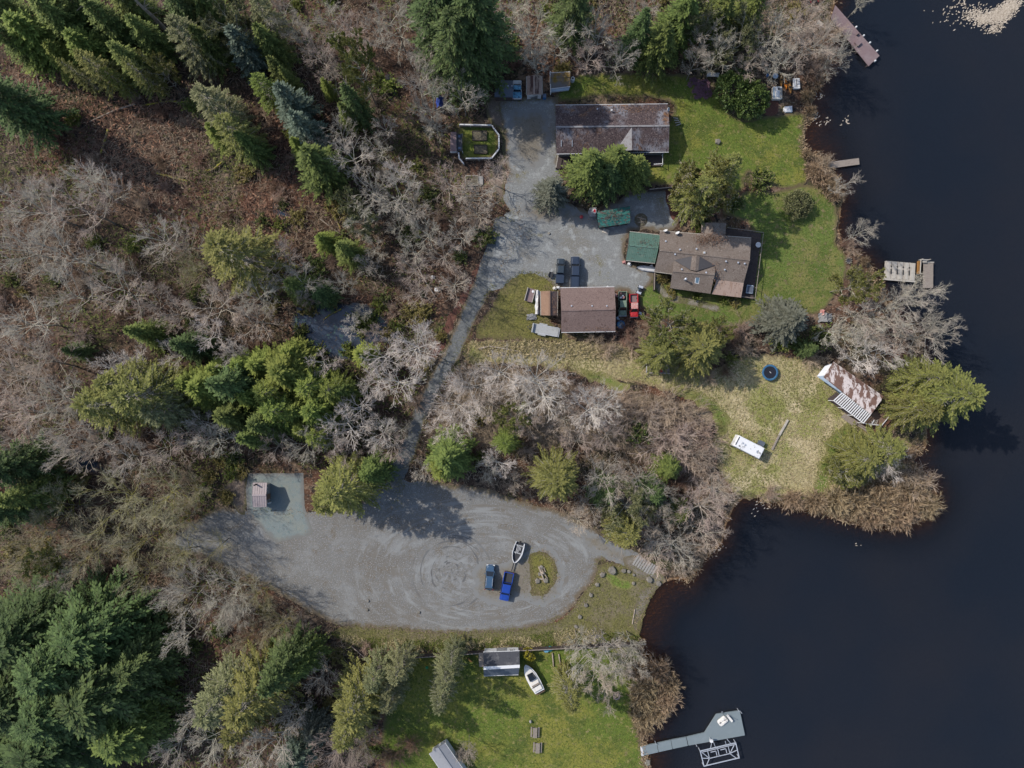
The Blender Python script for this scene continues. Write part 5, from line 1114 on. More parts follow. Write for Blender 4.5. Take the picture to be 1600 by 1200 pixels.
# lakeside clutter on the north lawn
q = P(1214.5, 145, .8)
s1 = thing('covered_boat', 'white covered boat with blue side beside the round evergreen', 'boat', (q.x, q.y, 0), math.radians(90))
MB().loft([ring(-1.15, 1.1, 1.75, .1, .2), ring(-1.2, 1.15, 1.85, .8, .22), ring(-1.15, 1.1, 1.7, .95, .22)]).build('hull', M_offwhite, s1)
MB().box((0, .72, 1.0), (1.9, .3, .1)).build('side_cover', M_wall_blue, s1); MB().box((.1, .05, 1.03), (1.9, .75, .1), top=.85).build('cover', M_white, s1)
MB().box((.6, -.18, 1.1), (.4, .24, .14)).build('outboard', M_black, s1); MB().box((-.1, -.66, 1.0), (1.9, .3, .08)).build('bench', M_wood_pale, s1)
q = P(1245.5, 129.5, .8)
s2 = thing('small_white_boat', 'small white boat with dark centre line at the reeds edge', 'boat', (q.x, q.y, 0), math.radians(93))
MB().loft([ring(-.95, .95, 1.15, .1, .1), ring(-1.0, 1.0, 1.3, .5, .12), ring(-.95, .95, 1.2, .62, .1)]).build('hull', M_wall_white, s2); MB().box((0, .02, .66), (1.5, .1, .08)).build('centre_board', M_darkgrey, s2)
for x in (-.6, .1, .7): MB().box((x, 0, .645), (.08, 1.05, .05)).build('thwart', M_wall_white, s2)
q = P(1231.5, 170.5, .3)
s3 = thing('white_dinghy', 'upturned white dinghy on the lawn above the little bay', 'boat', (q.x, q.y, 0), math.radians(184))
MB().loft([[(-.8, -.6, .05), (.55, -.6, .05), (.85, -.25, .05), (.85, .2, .05), (.5, .55, .05), (-.8, .6, .05)], [(-.75, -.55, .35), (.5, -.55, .35), (.75, -.22, .33), (.75, .18, .33), (.45, .5, .35), (-.75, .55, .35)], [(-.5, -.3, .45), (.3, -.3, .45), (.45, -.1, .42), (.45, .1, .42), (.3, .3, .45), (-.5, .3, .45)]]).build('hull', M_white, s3); MB().beam((-.5, 0, .47), (.4, 0, .45), .05, .05).build('keel', M_wall_white, s3)
q = P(1211.5, 118.5, .7)
s4 = thing('round_table', 'pale round table among the clutter above the covered boat', 'table', (q.x, q.y, 0)); MB().lathe([(.001, .7), (.52, .7), (.52, .75), (.001, .76)], 20).build('tabletop', M_wall_blue, s4); MB().tube((0, 0, 0), (0, 0, .7), .05).build('pedestal', M_metal, s4)
q = P(1199.5, 117.5, .5); s5 = thing('folding_chair', 'blue folding chair left of the pale round table', 'chair', (q.x, q.y, 0), 2.3); MB().box((0, 0, .45), (.5, .5, .05)).build('seat', M_poolblue, s5); MB().box((-.25, 0, .75), (.05, .5, .55)).build('backrest', M_poolblue, s5); MB().beam((-.25, -.2, 0), (.3, -.2, .8), .04, .04).beam((-.25, .2, 0), (.3, .2, .8), .04, .04).build('frame', M_metal, s5)
for i, (x_, y_, ln, an, lb_) in enumerate(((1221, 125, 2.6, 88, 'leftmost ochre kayak stored beside the covered boat'), (1228, 131, 2.0, 95, 'bright orange middle kayak stored beside the covered boat'), (1234.5, 136.5, 2.3, 97, 'rightmost ochre kayak nearest the small white boat'))):
    q = P(x_, y_, .3); ky = thing('kayak', lb_, 'kayak', (q.x, q.y, .1), math.radians(an), 'kayaks on the lakeside lawn')
    rg = lambda k, z: [(x * ln, s * .3 * w * k, z) for s, sq in ((-1, 1), (1, -1)) for x, w in [(-.5, .1), (-.25, .8), (0, 1), (.25, .8), (.5, .1)][::sq]]
    MB().loft([rg(.6, 0), rg(1, .18), rg(.7, .3)]).build('hull', M_ochre if i != 1 else mat('plastic_orange', (.5, .16, .02), rough=.5), ky); MB().lathe([(.18, .29), (.2, .33), (.15, .34)], 12).build('cockpit', M_black, ky)
q = P(1114, 118, .4); s6 = thing('garden_bench', 'white garden bench above the purple heather bed', 'bench', (q.x, q.y, 0), -.05); MB().box((0, 0, .45), (2.2, .45, .06)).build('seat', M_wall_white, s6); MB().box((0, .24, .75), (2.2, .05, .45)).build('backrest', M_wall_white, s6)
for x in (-1, 1): MB().box((x, 0, .22), (.08, .4, .44)).build('leg', M_wall_white, s6)
q = P(1272, 2, .2); kr = thing('red_canoe', 'red canoe on the bank at the top edge above the mauve dock', 'canoe', (q.x, q.y, .05), .15)
rg = lambda k, z: [(x * 3.6, s * .42 * w * k, z) for s, sq in ((-1, 1), (1, -1)) for x, w in [(-.5, .08), (-.3, .75), (0, 1), (.3, .75), (.5, .08)][::sq]]
MB().loft([rg(.5, 0), rg(.95, .15), rg(1, .34)], cap1=False).build('hull', M_red, kr); MB().prism([(x, y) for x, y, _ in rg(.8, 0)], .12, .14).build('floor', M_darkgrey, kr)
for x in (-.7, .7): MB().box((x, 0, .3), (.14, .6, .04)).build('seat', M_red, kr)

def boulder(label, px, py, r, group, seed):
    rb = random.Random(seed); q = P(px, py, r * .5); me = MB(); n = 7 if r > .6 else 5; rings = []; a0 = rb.uniform(0, 6); kk = [rb.uniform(.85, 1.2) for _ in range(n)]
    for z, k in ((-.15, .95), (.3, 1.05), (.75, .95), (.92, .72)):
        rings.append([(q.x + math.cos(a0 + 6.283 * i / n) * r * k * kk[i] * rb.uniform(.93, 1.07), q.y + math.sin(a0 + 6.283 * i / n) * r * k * kk[i] * rb.uniform(.93, 1.07), z * r * 1.0 * rb.uniform(.9, 1.1)) for i in range(n)])
    o = me.loft(rings).build('boulder', M_stone); return tag(o, label, 'boulder', group)
BOL = [(906, 964, .42, 'lowest of the square boulders edging the beach lawn'), (915.5, 946, .42, 'second lowest boulder in the line edging the beach lawn'), (923.5, 930, .45, 'middle boulder in the line edging the beach lawn'), (933, 913.5, .42, 'second highest boulder edging the beach lawn'), (941.5, 898, .5, 'highest boulder in the line beside the bright green patch'),
       (957, 892, .75, 'largest pale boulder above the bright green patch'), (975, 892, .5, 'grey boulder left of the ribbed boat ramp'), (983, 893, .36, 'small mossy boulder right of the grey one by the ramp'), (990.5, 898.5, .32, 'little pale boulder below the ramp\'s upper end'), (990, 911.5, .36, 'lone small boulder on the sandy beach corner'),
       (1015, 906, .62, 'round mossy boulder at the foot of the boat ramp'), (1029.5, 912, .58, 'pale boulder standing in the lake beside the boat ramp'), (900, 979, .38, 'brown boulder in the dry grass below the boulder line'), (1264, 12, .45, 'pale boulder on the bank below the red canoe'), (1272, 13, .4, 'greenish boulder right of the pale one below the red canoe'), (1278, 12, .35, 'small boulder nearest the mauve dock below the red canoe'), (1012, 1192, .5, 'pale boulder on the shore below the grey dock')]
for i, (x_, y_, r_, l_) in enumerate(BOL): boulder(l_, x_, y_, r_, 'boulders around the boat launch', i + 20)
for i, (x_, y_) in enumerate(((575, 939), (574, 953), (655, 957), (597, 768), (858, 365), (826, 373))): boulder(['pale stone on the lot, upper of a pair', 'pale stone on the lot, lower of a pair', 'lone pale stone near the lot\'s lower edge', 'pale stone where the driveway meets the lot', 'pale stone on the upper gravel yard, right of another', 'pale stone on the upper gravel yard nearest the driveway'][i], x_, y_, .26, 'stones on the gravel', i + 50)
# logs on the island
q = P(848, 897, .3)
il = thing('driftwood_pile', 'driftwood stump and logs on the grassy traffic island', 'driftwood', (q.x, q.y, 0)); ri = random.Random(8)
for a_, b_, r_ in (((-.7, 1.4, .2), (.2, -1.0, .35), .2), ((-.2, .9, .3), (.9, -.8, .3), .16), ((-.6, -.9, .15), (.9, -1.1, .2), .18), ((-.1, .3, .3), (.1, .3, .9), .25), ((.2, 1.2, .1), (.5, .4, .4), .12)): MB().tube(a_, b_, r_, r_ * .7, 9).build('log', M_log_pale, il)
for i in range(4): boulder(['dark rock at the upper end of the driftwood pile', 'rock left of the driftwood pile on the island', 'rock at the lower left of the driftwood pile', 'rock at the lower right of the driftwood pile'][i], (846, 843, 840, 853)[i], (886, 897, 908, 907)[i], (.4, .35, .5, .5)[i], 'rocks on the traffic island', 70 + i)

# fallen logs and leaning dead trunks in the wood
def log(label, pts, r0, r1, m, cat='log'):
    W_ = [P(*p) for p in pts]; n = len(W_) - 1; mb = MB()
    for i in range(n): mb.tube(W_[i], W_[i + 1], r0 + (r1 - r0) * i / n, r0 + (r1 - r0) * (i + 1) / n, 8)
    return tag(mb.build('fallen_log', m), label, cat, 'fallen logs in the wood')
log('mossy log lying left to right at the pale cedar in the clearing', [(315, 157, .3), (285, 159, .3), (262, 158, .35), (220, 165, .3)], .26, .14, M_log)
log('broken grey log continuing left from the clearing\'s mossy log', [(212, 162, .35), (180, 172, .3), (140, 190, .2)], .2, .1, M_log_pale)
log('short steep mossy log below the clearing\'s centre', [(169, 202, .5), (163, 222, .3), (157, 240, .2)], .24, .14, M_log)
log('mossy log at the bottom of the clearing', [(244, 270, .3), (265, 276, .3), (292, 283, .25)], .24, .15, M_log)
log('curved yellow mossy log below the pale cedar', [(318, 268, .3), (334, 264, .4), (348, 252, .4)], .2, .14, M_log)
log('long reddish log running down the upper left slope', [(30, 30, .3), (45, 75, .3), (58, 120, .25), (62, 140, .2)], .2, .12, M_log_pale)
log('grey log beside the long reddish log in the upper left', [(57, 76, .3), (64, 91, .3)], .16, .12, M_log_pale)
log('pale log right of the pond clearing', [(345, 331, .3), (365, 328, .3)], .15, .12, M_log_pale)
log('thin bare log leaning across brush near the white scraps', [(650, 413, 1.2), (665, 440, .6), (680, 464, .2)], .12, .09, M_log_pale)
log('dark log running through brush left of the marsh pond', [(520, 330, .3), (532, 358, .3), (541, 378, .3)], .16, .1, M_log)
log('bare log crossing the brush below the fir in the middle wood', [(500, 342, .4), (535, 368, .3), (568, 390, .2)], .12, .08, M_log_pale)
log('dark branch lying in the marsh pond\'s lower left', [(462, 522, .1), (472, 540, .1), (482, 550, .2)], .14, .08, M_log)
log('small dark branch standing in the marsh pond', [(505, 532, .1), (500, 543, .1)], .1, .07, M_log)
log('mossy branch reaching into the marsh pond from above', [(533, 483, .2), (515, 492, .15), (505, 500, .1)], .14, .08, M_log)
log('pale fallen timber in the brush above the kiosk', [(352, 712, .3), (372, 728, .3)], .16, .12, M_log_pale)
log('pale broken branches at the meadow\'s upper left corner', [(748, 545, .3), (765, 541, .3), (790, 545, .3), (815, 550, .2)], .16, .08, M_log_pale)
log('bleached log lying behind the sandy beach', [(992, 952, .1), (988, 975, .1)], .12, .1, M_log_pale)
log('left of two pale poles lying on the south lawn', [(863, 1020, .2), (865, 1042, .2)], .13, .1, M_log_pale)
log('right of two pale poles lying on the south lawn', [(873, 1022, .2), (877, 1046, .2)], .12, .1, M_log_pale)
def snag(label, x0, y0, h, lx, ly, r):
    q = P(x0, y0, 0); root = thing('dead_trunk', label, 'tree', (q.x, q.y, 0), group='bare leaning dead trunks'); rs_ = random.Random(int(x0)); pts = [Vector((lx * i / 8, ly * i / 8, h * i / 8)) + Vector((rs_.gauss(0, .08), rs_.gauss(0, .08), 0)) for i in range(9)]
    mb = MB()
    for i in range(8): mb.tube(pts[i], pts[i + 1], r * (1 - i / 10), r * (1 - (i + 1) / 10), 8)
    mb.build('trunk', M_log_pale, root)
    for k in range(14):
        i = rs_.randrange(2, 8); a = rs_.uniform(0, 6.28); e = pts[i] + Vector((math.cos(a), math.sin(a), .3)) * rs_.uniform(.8, 2.2); MB().tube(pts[i], e, .05, .02, 4).build('limb', M_log_pale, root)
snag('thick pale dead trunk leaning out of the top left firs', 272, 60, 15, -1.2, 1.0, .5); snag('thinner pale dead trunk left of the thick one at the top', 208, 72, 15, -1.0, .8, .36)
snag('orange barked trunk standing below the yellow green mossy tree', 573, 190, 18, 0, .2, .3)
q = P(1221.5, 672.5, .3); bm = thing('white_post', 'long whitish timber beam lying across the meadow', 'beam', (q.x, q.y, 0))
MB().beam(P(1231, 656, .25) - Vector((q.x, q.y, 0)), P(1217.5, 680, .25) - Vector((q.x, q.y, 0)), .34, .3).build('upper_length', M_wood_pale, bm); MB().beam(P(1217.2, 680.6, .2) - Vector((q.x, q.y, 0)), P(1206, 703, .2) - Vector((q.x, q.y, 0)), .3, .26).build('lower_length', M_wood, bm)
# tarps and scraps
def tarp(label, px, py, w, h, m, seed, z=.5):
    rt_ = random.Random(seed); q = P(px, py, z); v = []; f = []; n = 7
    for j in range(n):
        for i in range(n): v.append((q.x + (i / (n - 1) - .5) * w + rt_.gauss(0, .06), q.y + (j / (n - 1) - .5) * h + rt_.gauss(0, .06), max(.04, z * (1 - 1.5 * abs(i / (n - 1) - .5)) + rt_.gauss(0, .1))))
    for j in range(n - 1):
        for i in range(n - 1): f.append((j * n + i, j * n + i + 1, (j + 1) * n + i + 1, (j + 1) * n + i))
    o = MB().add(v, f).build('tarp', m); return tag(o, label, 'tarp')
tarp('crumpled blue tarp under the bare alders left of the yard', 686, 156, 1.3, 2.1, M_tarp_blue, 1, 2.2)
tarp('upper white scrap of sheeting in the brush left of the driveway', 676, 433, .8, .6, M_white, 2); tarp('lower white scrap of sheeting in the brush left of the driveway', 683, 452, 1.0, .7, M_white, 3)
tarp('white tarp draped on the left side of the small brown shed', 840, 472, .9, 4.4, M_wall_white, 4, 1.3)
tarp('pale sheeting crumpled below the small brown shed', 831, 495, 1.9, 1.1, M_wall_grey, 5)
tarp('grey tarp over clutter at the lake house lawn\'s lower edge', 1292, 496, 2.6, 1.6, M_wall_grey, 6, .9); tarp('rusty red cloth on clutter beside the grey tarp', 1288, 488, .9, 1.0, M_pink, 7, .9)
for i, (x_, y_, c_, l_) in enumerate(((872, 449, M_white, 'white bag against the garage\'s upper left corner'), (866, 450, M_offwhite, 'cream bag left of the garage\'s upper left corner'), (962, 461, M_pink, 'pinkish bag between garage and green pickup'), (965, 497, M_wall_blue, 'pale blue crate between garage and blue pool'), (1000, 489, M_wall_white, 'white bucket at the nose of the red pickup'), (975, 409, M_pink, 'pink heap at the carport\'s lower left corner'), (983, 412, M_white, 'white heap left of the upturned white boat'), (1018, 416, M_white, 'white crate right of the upturned white boat'), (950, 449, M_wall_white, 'white bundle on the garage\'s upper eave side'))):
    q = P(x_, y_, .3); o = MB().box((q.x, q.y, .25), (.6, .5, .5), i * .7, top=.75).box((q.x + .25, q.y - .2, .15), (.35, .35, .3), i, top=.7).build('bundle', c_); tag(o, l_, 'bundle', 'odds and ends by the garage')
# tables on the south lawn
for (x_, y_, l_) in ((836, 1145, 'upper of two grey picnic tables on the south lawn path'), (840, 1169, 'lower of two grey picnic tables on the south lawn path')):
    q = P(x_, y_, .7); pt = thing('picnic_table', l_, 'picnic table', (q.x, q.y, 0), math.radians(88), 'picnic tables on the south lawn')
    for j in range(4): MB().box((0, -.3 + .2 * j, .74), (1.9, .17, .05)).build('tabletop_board', M_wood, pt)
    for s in (-1, 1):
        MB().box((0, s * .68, .45), (1.9, .26, .05)).build('bench', M_wood, pt)
        MB().beam((s * .7, -.7, 0), (s * .7, -.15, .72), .08, .08).build('leg', M_wood_dark, pt); MB().beam((s * .7, .7, 0), (s * .7, .15, .72), .08, .08).build('leg', M_wood_dark, pt); MB().beam((s * .7, -.7, .42), (s * .7, .7, .42), .07, .07).build('crossbar', M_wood_dark, pt)
q = P(829, 1128, .4); tag(MB().lathe([(.22, 0), (.26, .2), (.2, .5), (.12, .6), (.001, .62)], 14, (q.x, q.y, 0)).build('garden_urn', M_concrete), 'pale garden urn above the upper picnic table', 'urn')
q = P(964, 1089, 1.0); sw = thing('tyre_swing', 'tyre swing hanging under the bare trees of the south lawn', 'swing', (q.x, q.y, 0)); t_ = MB(); prof = [(.55 + .15 * math.cos(a * 6.283 / 8), .7 + .12 * math.sin(a * 6.283 / 8)) for a in range(9)]; t_.lathe(prof, 20, caps=False).build('tyre', M_wood_red, sw)
for k in range(3): a = k * 2.094; MB().tube((.5 * math.cos(a), .5 * math.sin(a), .8), (-.6, .9, 4.2), .025, n=5).build('rope', M_offwhite, sw)
for (x_, y_, m_, l_) in ((683, 1031, M_greenplast, 'green ball on the lawn, upper of two by the olive cedar'), (667, 1043, M_greenplast, 'green ball on the lawn, lower of two by the olive cedar'), (997.5, 1133.5, M_greenplast, 'green drum at the foot of the southern reeds')):
    q = P(x_, y_, .3); tag(MB().lathe([(.02, 0), (.2, .08), (.3, .3), (.2, .5), (.02, .58)], 14, (q.x, q.y, 0)).build('ball', m_), l_, 'ball')
q = P(734.5, 1032, .3); tg = thing('toy_slide', 'small orange toy slide left of the black roofed boat shed', 'toy', (q.x, q.y, 0), -.9); MB().beam((-.5, 0, .5), (.5, 0, .05), .3, .06).build('chute', M_ochre, tg); MB().box((-.55, 0, .25), (.08, .3, .5)).build('ladder', M_wood_brown, tg)
q = P(853.5, 1015.5, .5); kb = thing('round_pool', 'pale blue round tub with teal cover at the south fence', 'tub', (q.x, q.y, 0)); MB().lathe([(.48, 0), (.52, .5), (.001, .52)], 18).build('body', M_skyblue, kb); MB().lathe([(.45, .0), (.48, .4), (.001, .44)], 18, (.75, .15, 0)).build('cover', M_tealplast, kb)
q = P(1176, 453, .8); hb = thing('hot_tub', 'blue grey tub on the lake house deck\'s lower corner', 'tub', (P(1170, 452.5, .5).x, P(1170, 452.5, .5).y, .5), -.12); MB().loft([ring(-.6, .6, 1.5, 0, .12), ring(-.62, .62, 1.56, .55, .14), ring(-.52, .52, 1.36, .6, .12)]).build('body', M_wall_blue, hb); MB().loft([ring(-.5, .5, 1.3, .602, .12), ring(-.48, .48, 1.26, .64, .12)]).build('cover', M_bluegrey, hb)
q = P(1184, 383, .9); dt = thing('deck_table', 'pale round table on the right edge of the lake house deck', 'table', (q.x, q.y, .5)); MB().lathe([(.001, .68), (.5, .68), (.5, .73), (.001, .74)], 18).build('tabletop', M_wall_white, dt); MB().tube((0, 0, 0), (0, 0, .68), .05).build('pedestal', M_metal, dt)
q = P(1122, 224 - 2, .3); stp = boulder('mossy stump in the middle of the north lawn', 1122, 221, .55, 'stones on the lawns', 90)
q = P(1055, 190, .3)
for i in range(4): a_ = P(1052 + i * 1.5, 184 + i * 4, .2); tag(MB().beam(a_, a_ + Vector((.9, .15 * (i - 1), 0)), .16, .14).build('firewood', M_wood_pale), ['topmost', 'second', 'third', 'lowest'][i] + ' plank of the wood heap right of the long house', 'plank', 'planks by the long house')
q = P(1327, 407, .3)
fr_ = thing('fire_ring', 'stone fire ring near the shore below the leaning bare tree', 'fire pit', (q.x, q.y, 0))
for i in range(9): a = i * .698; MB().box((.5 * math.cos(a), .5 * math.sin(a), .12), (.26, .2, .26), a, top=.8).build('stone', M_stone, fr_)
MB().lathe([(.42, .02), (.3, .06), (.001, .07)], 12).build('ash', M_slate, fr_)

rl = np.random.RandomState(21)
def roof_litter(parent, cx, cy, rx, ry, z, n, m):
    a = rl.normal(0, 1, (n, 2)); c = [P(cx + rx * u, cy + ry * v, z + .12) for u, v in a]; K = []
    for q in c:
        az = rl.uniform(0, 6.283); L = rl.uniform(.12, .4); K.append((q.x - parent.location.x, q.y - parent.location.y, q.z, math.cos(az) * L, math.sin(az) * L, 0, -math.sin(az) * .06, math.cos(az) * .06, 0, rl.uniform(0, 1)))
    K = np.asarray(K); V = np.stack([K[:, 0:3], K[:, 0:3] + K[:, 3:6] * .5 + K[:, 6:9], K[:, 0:3] + K[:, 3:6], K[:, 0:3] + K[:, 3:6] * .5 - K[:, 6:9]], 1).reshape(-1, 3)
    o = np_obj('leaf_debris', V, np.arange(n * 4).reshape(-1, 4), m, {'tip': np.repeat(K[:, 9], 4)}, parent=parent); o['kind'] = 'stuff'
M_debris = mat('roof_leaf_debris', (0.085, 0.05, 0.035), attr=('tip', (0.2, 0.12, 0.08)), rough=.9)
roof_litter(hL, 1100, 374, 9, 5, 3.75, 260, M_debris); roof_litter(hL, 1122, 372, 9, 7, 3.75, 200, M_debris); roof_litter(hL, 1118, 425, 4, 9, 3.75, 60, M_debris)
M_debris2 = mat('roof_dark_debris', (0.05, 0.035, 0.03), attr=('tip', (0.12, 0.09, 0.07)), rough=.9)
roof_litter(hT, 956, 338, 14, 6, 2.5, 170, M_debris2)
roof_litter(hG, 1006, 378, 12, 7, 2.95, 60, M_debris2); roof_litter(hN, 985, 172, 26, 5, 3.2, 220, M_debris); roof_litter(hB, 935, 512, 14, 3, 3.2, 60, M_debris); roof_litter(hS, 866, 478, 3, 9, 2.75, 40, M_debris)

# ------------------------------------------------------------------ plants: prototypes
def tubes(segs, n=3):
    s = np.asarray(segs, float); p0, p1, r0, r1, t0, t1 = s[:, 0:3], s[:, 3:6], s[:, 6], s[:, 7], s[:, 8], s[:, 9]
    t = p1 - p0; t /= np.maximum(1e-9, np.linalg.norm(t, axis=1))[:, None]
    up = np.tile([0.0, 0, 1], (len(s), 1)); up[np.abs(t[:, 2]) > 0.9] = (1, 0, 0)
    u = np.cross(t, up); u /= np.linalg.norm(u, axis=1)[:, None]; w = np.cross(t, u)
    V = np.zeros((len(s), 2, n, 3)); T = np.zeros((len(s), 2, n))
    for i in range(n):
        a = 2 * math.pi * i / n; k = u * math.cos(a) + w * math.sin(a)
        V[:, 0, i] = p0 + k * r0[:, None]; V[:, 1, i] = p1 + k * r1[:, None]
        T[:, 0, i] = t0; T[:, 1, i] = t1
    b = np.arange(len(s))[:, None] * 2 * n
    F = np.concatenate([b + np.array([[i, n + i, n + (i + 1) % n, (i + 1) % n]]) for i in range(n)], 0)
    return V.reshape(-1, 3), F, T.ravel()
def kites(K):
    """rows: base(3) dir*len(3) side*half width(3) tip"""
    K = np.asarray(K, float); b, dv, w, t = K[:, 0:3], K[:, 3:6], K[:, 6:9], K[:, 9]
    V = np.stack([b, b + dv * 0.5 + w, b + dv, b + dv * 0.5 - w], 1).reshape(-1, 3)
    F = np.arange(len(K) * 4).reshape(-1, 4)
    return V, F, np.repeat(t, 4)
UP = Vector((0, 0, 1))
def rvec(R): return Vector((R.gauss(0, 1), R.gauss(0, 1), R.gauss(0, 1)))
def turn(dv, ang, R):
    a = dv.cross(rvec(R)).normalized()
    return (Matrix.Rotation(ang, 3, a) @ dv).normalized()

def bare_tree(seed, h=16.0, rad=5.5, limbs=9, kids=(7, 6, 5), up=0.25, low=0.3, stems=1, leaf=None):
    """bare branching tree; returns (trunk segments, branch segments, leaf kites)"""
    R = random.Random(seed); trunk = []; br = []; kt = []
    def grow(p, dv, L, r, lev):
        n = 4 if lev == 0 else 3 if lev < 3 else 2
        seg = L / n; pts = [p]; cur = dv
        for i in range(n):
            cur = (cur + rvec(R) * (0.055 + 0.03 * lev) + UP * up * (0.3 if lev < 2 else 0.12)).normalized()
            q = pts[-1] + cur * seg
            a = r * (1 - 0.75 * i / n); b = r * (1 - 0.75 * (i + 1) / n)
            t0, t1 = (lev + i / n) / 4.0, (lev + (i + 1) / n) / 4.0
            br.append((*pts[-1], *q, a, b, min(1, t0), min(1, t1))); pts.append(q)
            if leaf and lev in leaf[0]:
                for _ in range(leaf[1]):
                    bp = pts[-1].lerp(pts[-2], R.random()); dd = (cur * 0.6 + rvec(R) * 0.5 + UP * leaf[4]).normalized()
                    sd = dd.cross(rvec(R)).normalized()
                    kt.append((*bp, *(dd * leaf[2] * R.uniform(0.5, 1.2)), *(sd * leaf[3] * R.uniform(0.6, 1.2)), R.random() ** 1.4))
        if lev < len(kids):
            for k in range(kids[lev]):
                t = R.uniform(0.22, 1.0); i = min(n - 1, int(t * n)); bp = pts[i].lerp(pts[i + 1], t * n - i)
                bd = (pts[i + 1] - pts[i]).normalized()
                grow(bp, turn(bd, R.uniform(0.35, 0.8), R), L * R.uniform(0.36, 0.62) * (1.12 - 0.4 * t), max(0.02, r * 0.5), lev + 1)
    for st in range(stems):
        p = Vector((R.uniform(-.25, .25), R.uniform(-.25, .25), 0)) * (0 if stems == 1 else 3); pts = [p]
        lean = Vector((R.uniform(-.06, .06), R.uniform(-.06, .06), 1)) if stems == 1 else Vector((R.uniform(-.28, .28), R.uniform(-.28, .28), 1))
        n = 9; hh = h * (1 if st == 0 else R.uniform(.7, .95))
        for i in range(n):
            lean = (lean + Vector((R.gauss(0, .06), R.gauss(0, .06), .05))).normalized()
            q = pts[-1] + lean * (hh * 0.93 / n); r0 = 0.013 * hh * (1 - i / n * 0.85); r1 = 0.013 * hh * (1 - (i + 1) / n * 0.85)
            trunk.append((*pts[-1], *q, r0, r1, 0, 0)); pts.append(q)
        m = limbs if stems == 1 else max(3, limbs // stems + 1)
        for k in range(m):
            t = low + (1 - low) * (k + R.random() * .8) / m; t = min(t, .99)
            i = min(n - 1, int(t * n)); bp = pts[i].lerp(pts[i + 1], t * n - i)
            az = k * 2.4 + R.uniform(-.5, .5) + st; el = 0.15 + 0.75 * t + R.uniform(-.1, .15)
            dv = Vector((math.cos(az) * math.cos(el), math.sin(az) * math.cos(el), math.sin(el)))
            L = rad * (1.18 - 0.42 * abs(t - 0.5)) * R.uniform(.8, 1.12) / max(.65, math.cos(el))
            grow(bp, dv, min(L, rad * 1.3), 0.0078 * hh * (1.15 - .5 * t), 0)
    return trunk, br, kt

def conifer(seed, h=22.0, rad=5.0, whorls=26, per=6, droop=0.28, rise=0.1, spray=0.95, width=0.17, low=0.12, dens=11, inner=0.12, wood=0.03, power=0.85, kind='fir'):
    R = random.Random(seed); trunk = []; br = []; kt = []
    n = 8; pts = [Vector((0, 0, 0))]
    for i in range(n):
        q = Vector((R.gauss(0, .05), R.gauss(0, .05), h * (i + 1) / n))
        r0 = 0.016 * h * (1 - i / n * .93); r1 = 0.016 * h * (1 - (i + 1) / n * .93)
        trunk.append((*pts[-1], *q, r0, r1, 0, 0)); pts.append(q)
    for wv in range(whorls):
        t = low + (1 - low) * (wv + R.random() * .6) / whorls
        z = h * t; prof = (1 - (t - low) / (1 - low)) ** power
        k = max(4, int(per * (0.65 + 0.5 * prof)))
        for b in range(k):
            L = rad * (0.07 + 0.93 * prof) * (R.uniform(.55, 1.0) if R.random() < .3 else R.uniform(.82, 1.12)); az = 2 * math.pi * (b + R.random() * .75) / k + wv * 1.3
            out = Vector((math.cos(az), math.sin(az), 0)); side = Vector((-out.y, out.x, 0))
            ns = 5; p = Vector((0, 0, z)); bp = [p]; sl = rise + 0.55 * t * (0.6 if kind == 'fir' else 1)
            for i in range(ns):
                sl2 = sl - droop * (i + .5) / ns * 1.7
                p = p + (out + UP * sl2 + side * R.gauss(0, .05)).normalized() * (L / ns); bp.append(p)
                br.append((*bp[-2], *bp[-1], wood * (1.1 - i / ns) * L / 3, wood * (1.1 - (i + 1) / ns) * L / 3, i / ns * .8, (i + 1) / ns * .8))
            m = max(3, int(dens * (0.35 + 0.65 * L / rad)))
            for j in range(m):
                u = inner + (1 - inner) * (j + R.random() * .7) / m; u = min(u, .999); i = int(u * ns)
                q = bp[i].lerp(bp[i + 1], u * ns - i); bd = (bp[i + 1] - bp[i]).normalized()
                for sg in (-1, 1):
                    ln = spray * (0.45 + 0.75 * (1 - u) ** .7) * R.uniform(.7, 1.25) * (0.55 + .45 * min(1, L / 3))
                    sd = (bd * R.uniform(.5, .95) + side * sg * R.uniform(.6, 1.0) + UP * R.uniform(-.35, .15)).normalized()
                    nrm = (UP + rvec(R) * .38).normalized(); wv_ = sd.cross(nrm).normalized()
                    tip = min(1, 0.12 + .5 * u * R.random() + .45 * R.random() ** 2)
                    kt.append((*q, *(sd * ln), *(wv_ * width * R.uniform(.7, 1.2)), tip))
                    for s2 in (0.4, 0.72):
                        d2 = (sd + bd * R.uniform(.1, .7) + rvec(R) * .35).normalized(); w2 = d2.cross((UP + rvec(R) * .5).normalized()).normalized()
                        kt.append((*(q + sd * ln * s2), *(d2 * ln * R.uniform(.4, .65)), *(w2 * width * .75), min(1, tip * R.uniform(.7, 1.6))))
            kt.append((*bp[-1], *((bp[-1] - bp[-2]).normalized() * spray * .8), *(side * width), .8))
    for i in range(n): br.append((*pts[i], *pts[i + 1], .03, .03, 0, 0))
    for _ in range(46):                      # leader shoots close the tip
        az = R.uniform(0, 6.283); el = R.uniform(-.3, 1.3); dv = Vector((math.cos(az) * math.cos(el), math.sin(az) * math.cos(el), math.sin(el)))
        q = Vector((0, 0, h * R.uniform(.93, .99))); sd = dv.cross(rvec(R)).normalized()
        kt.append((*q, *(dv * spray * R.uniform(.5, 1.1)), *(sd * width), R.random()))
    return trunk, br, kt

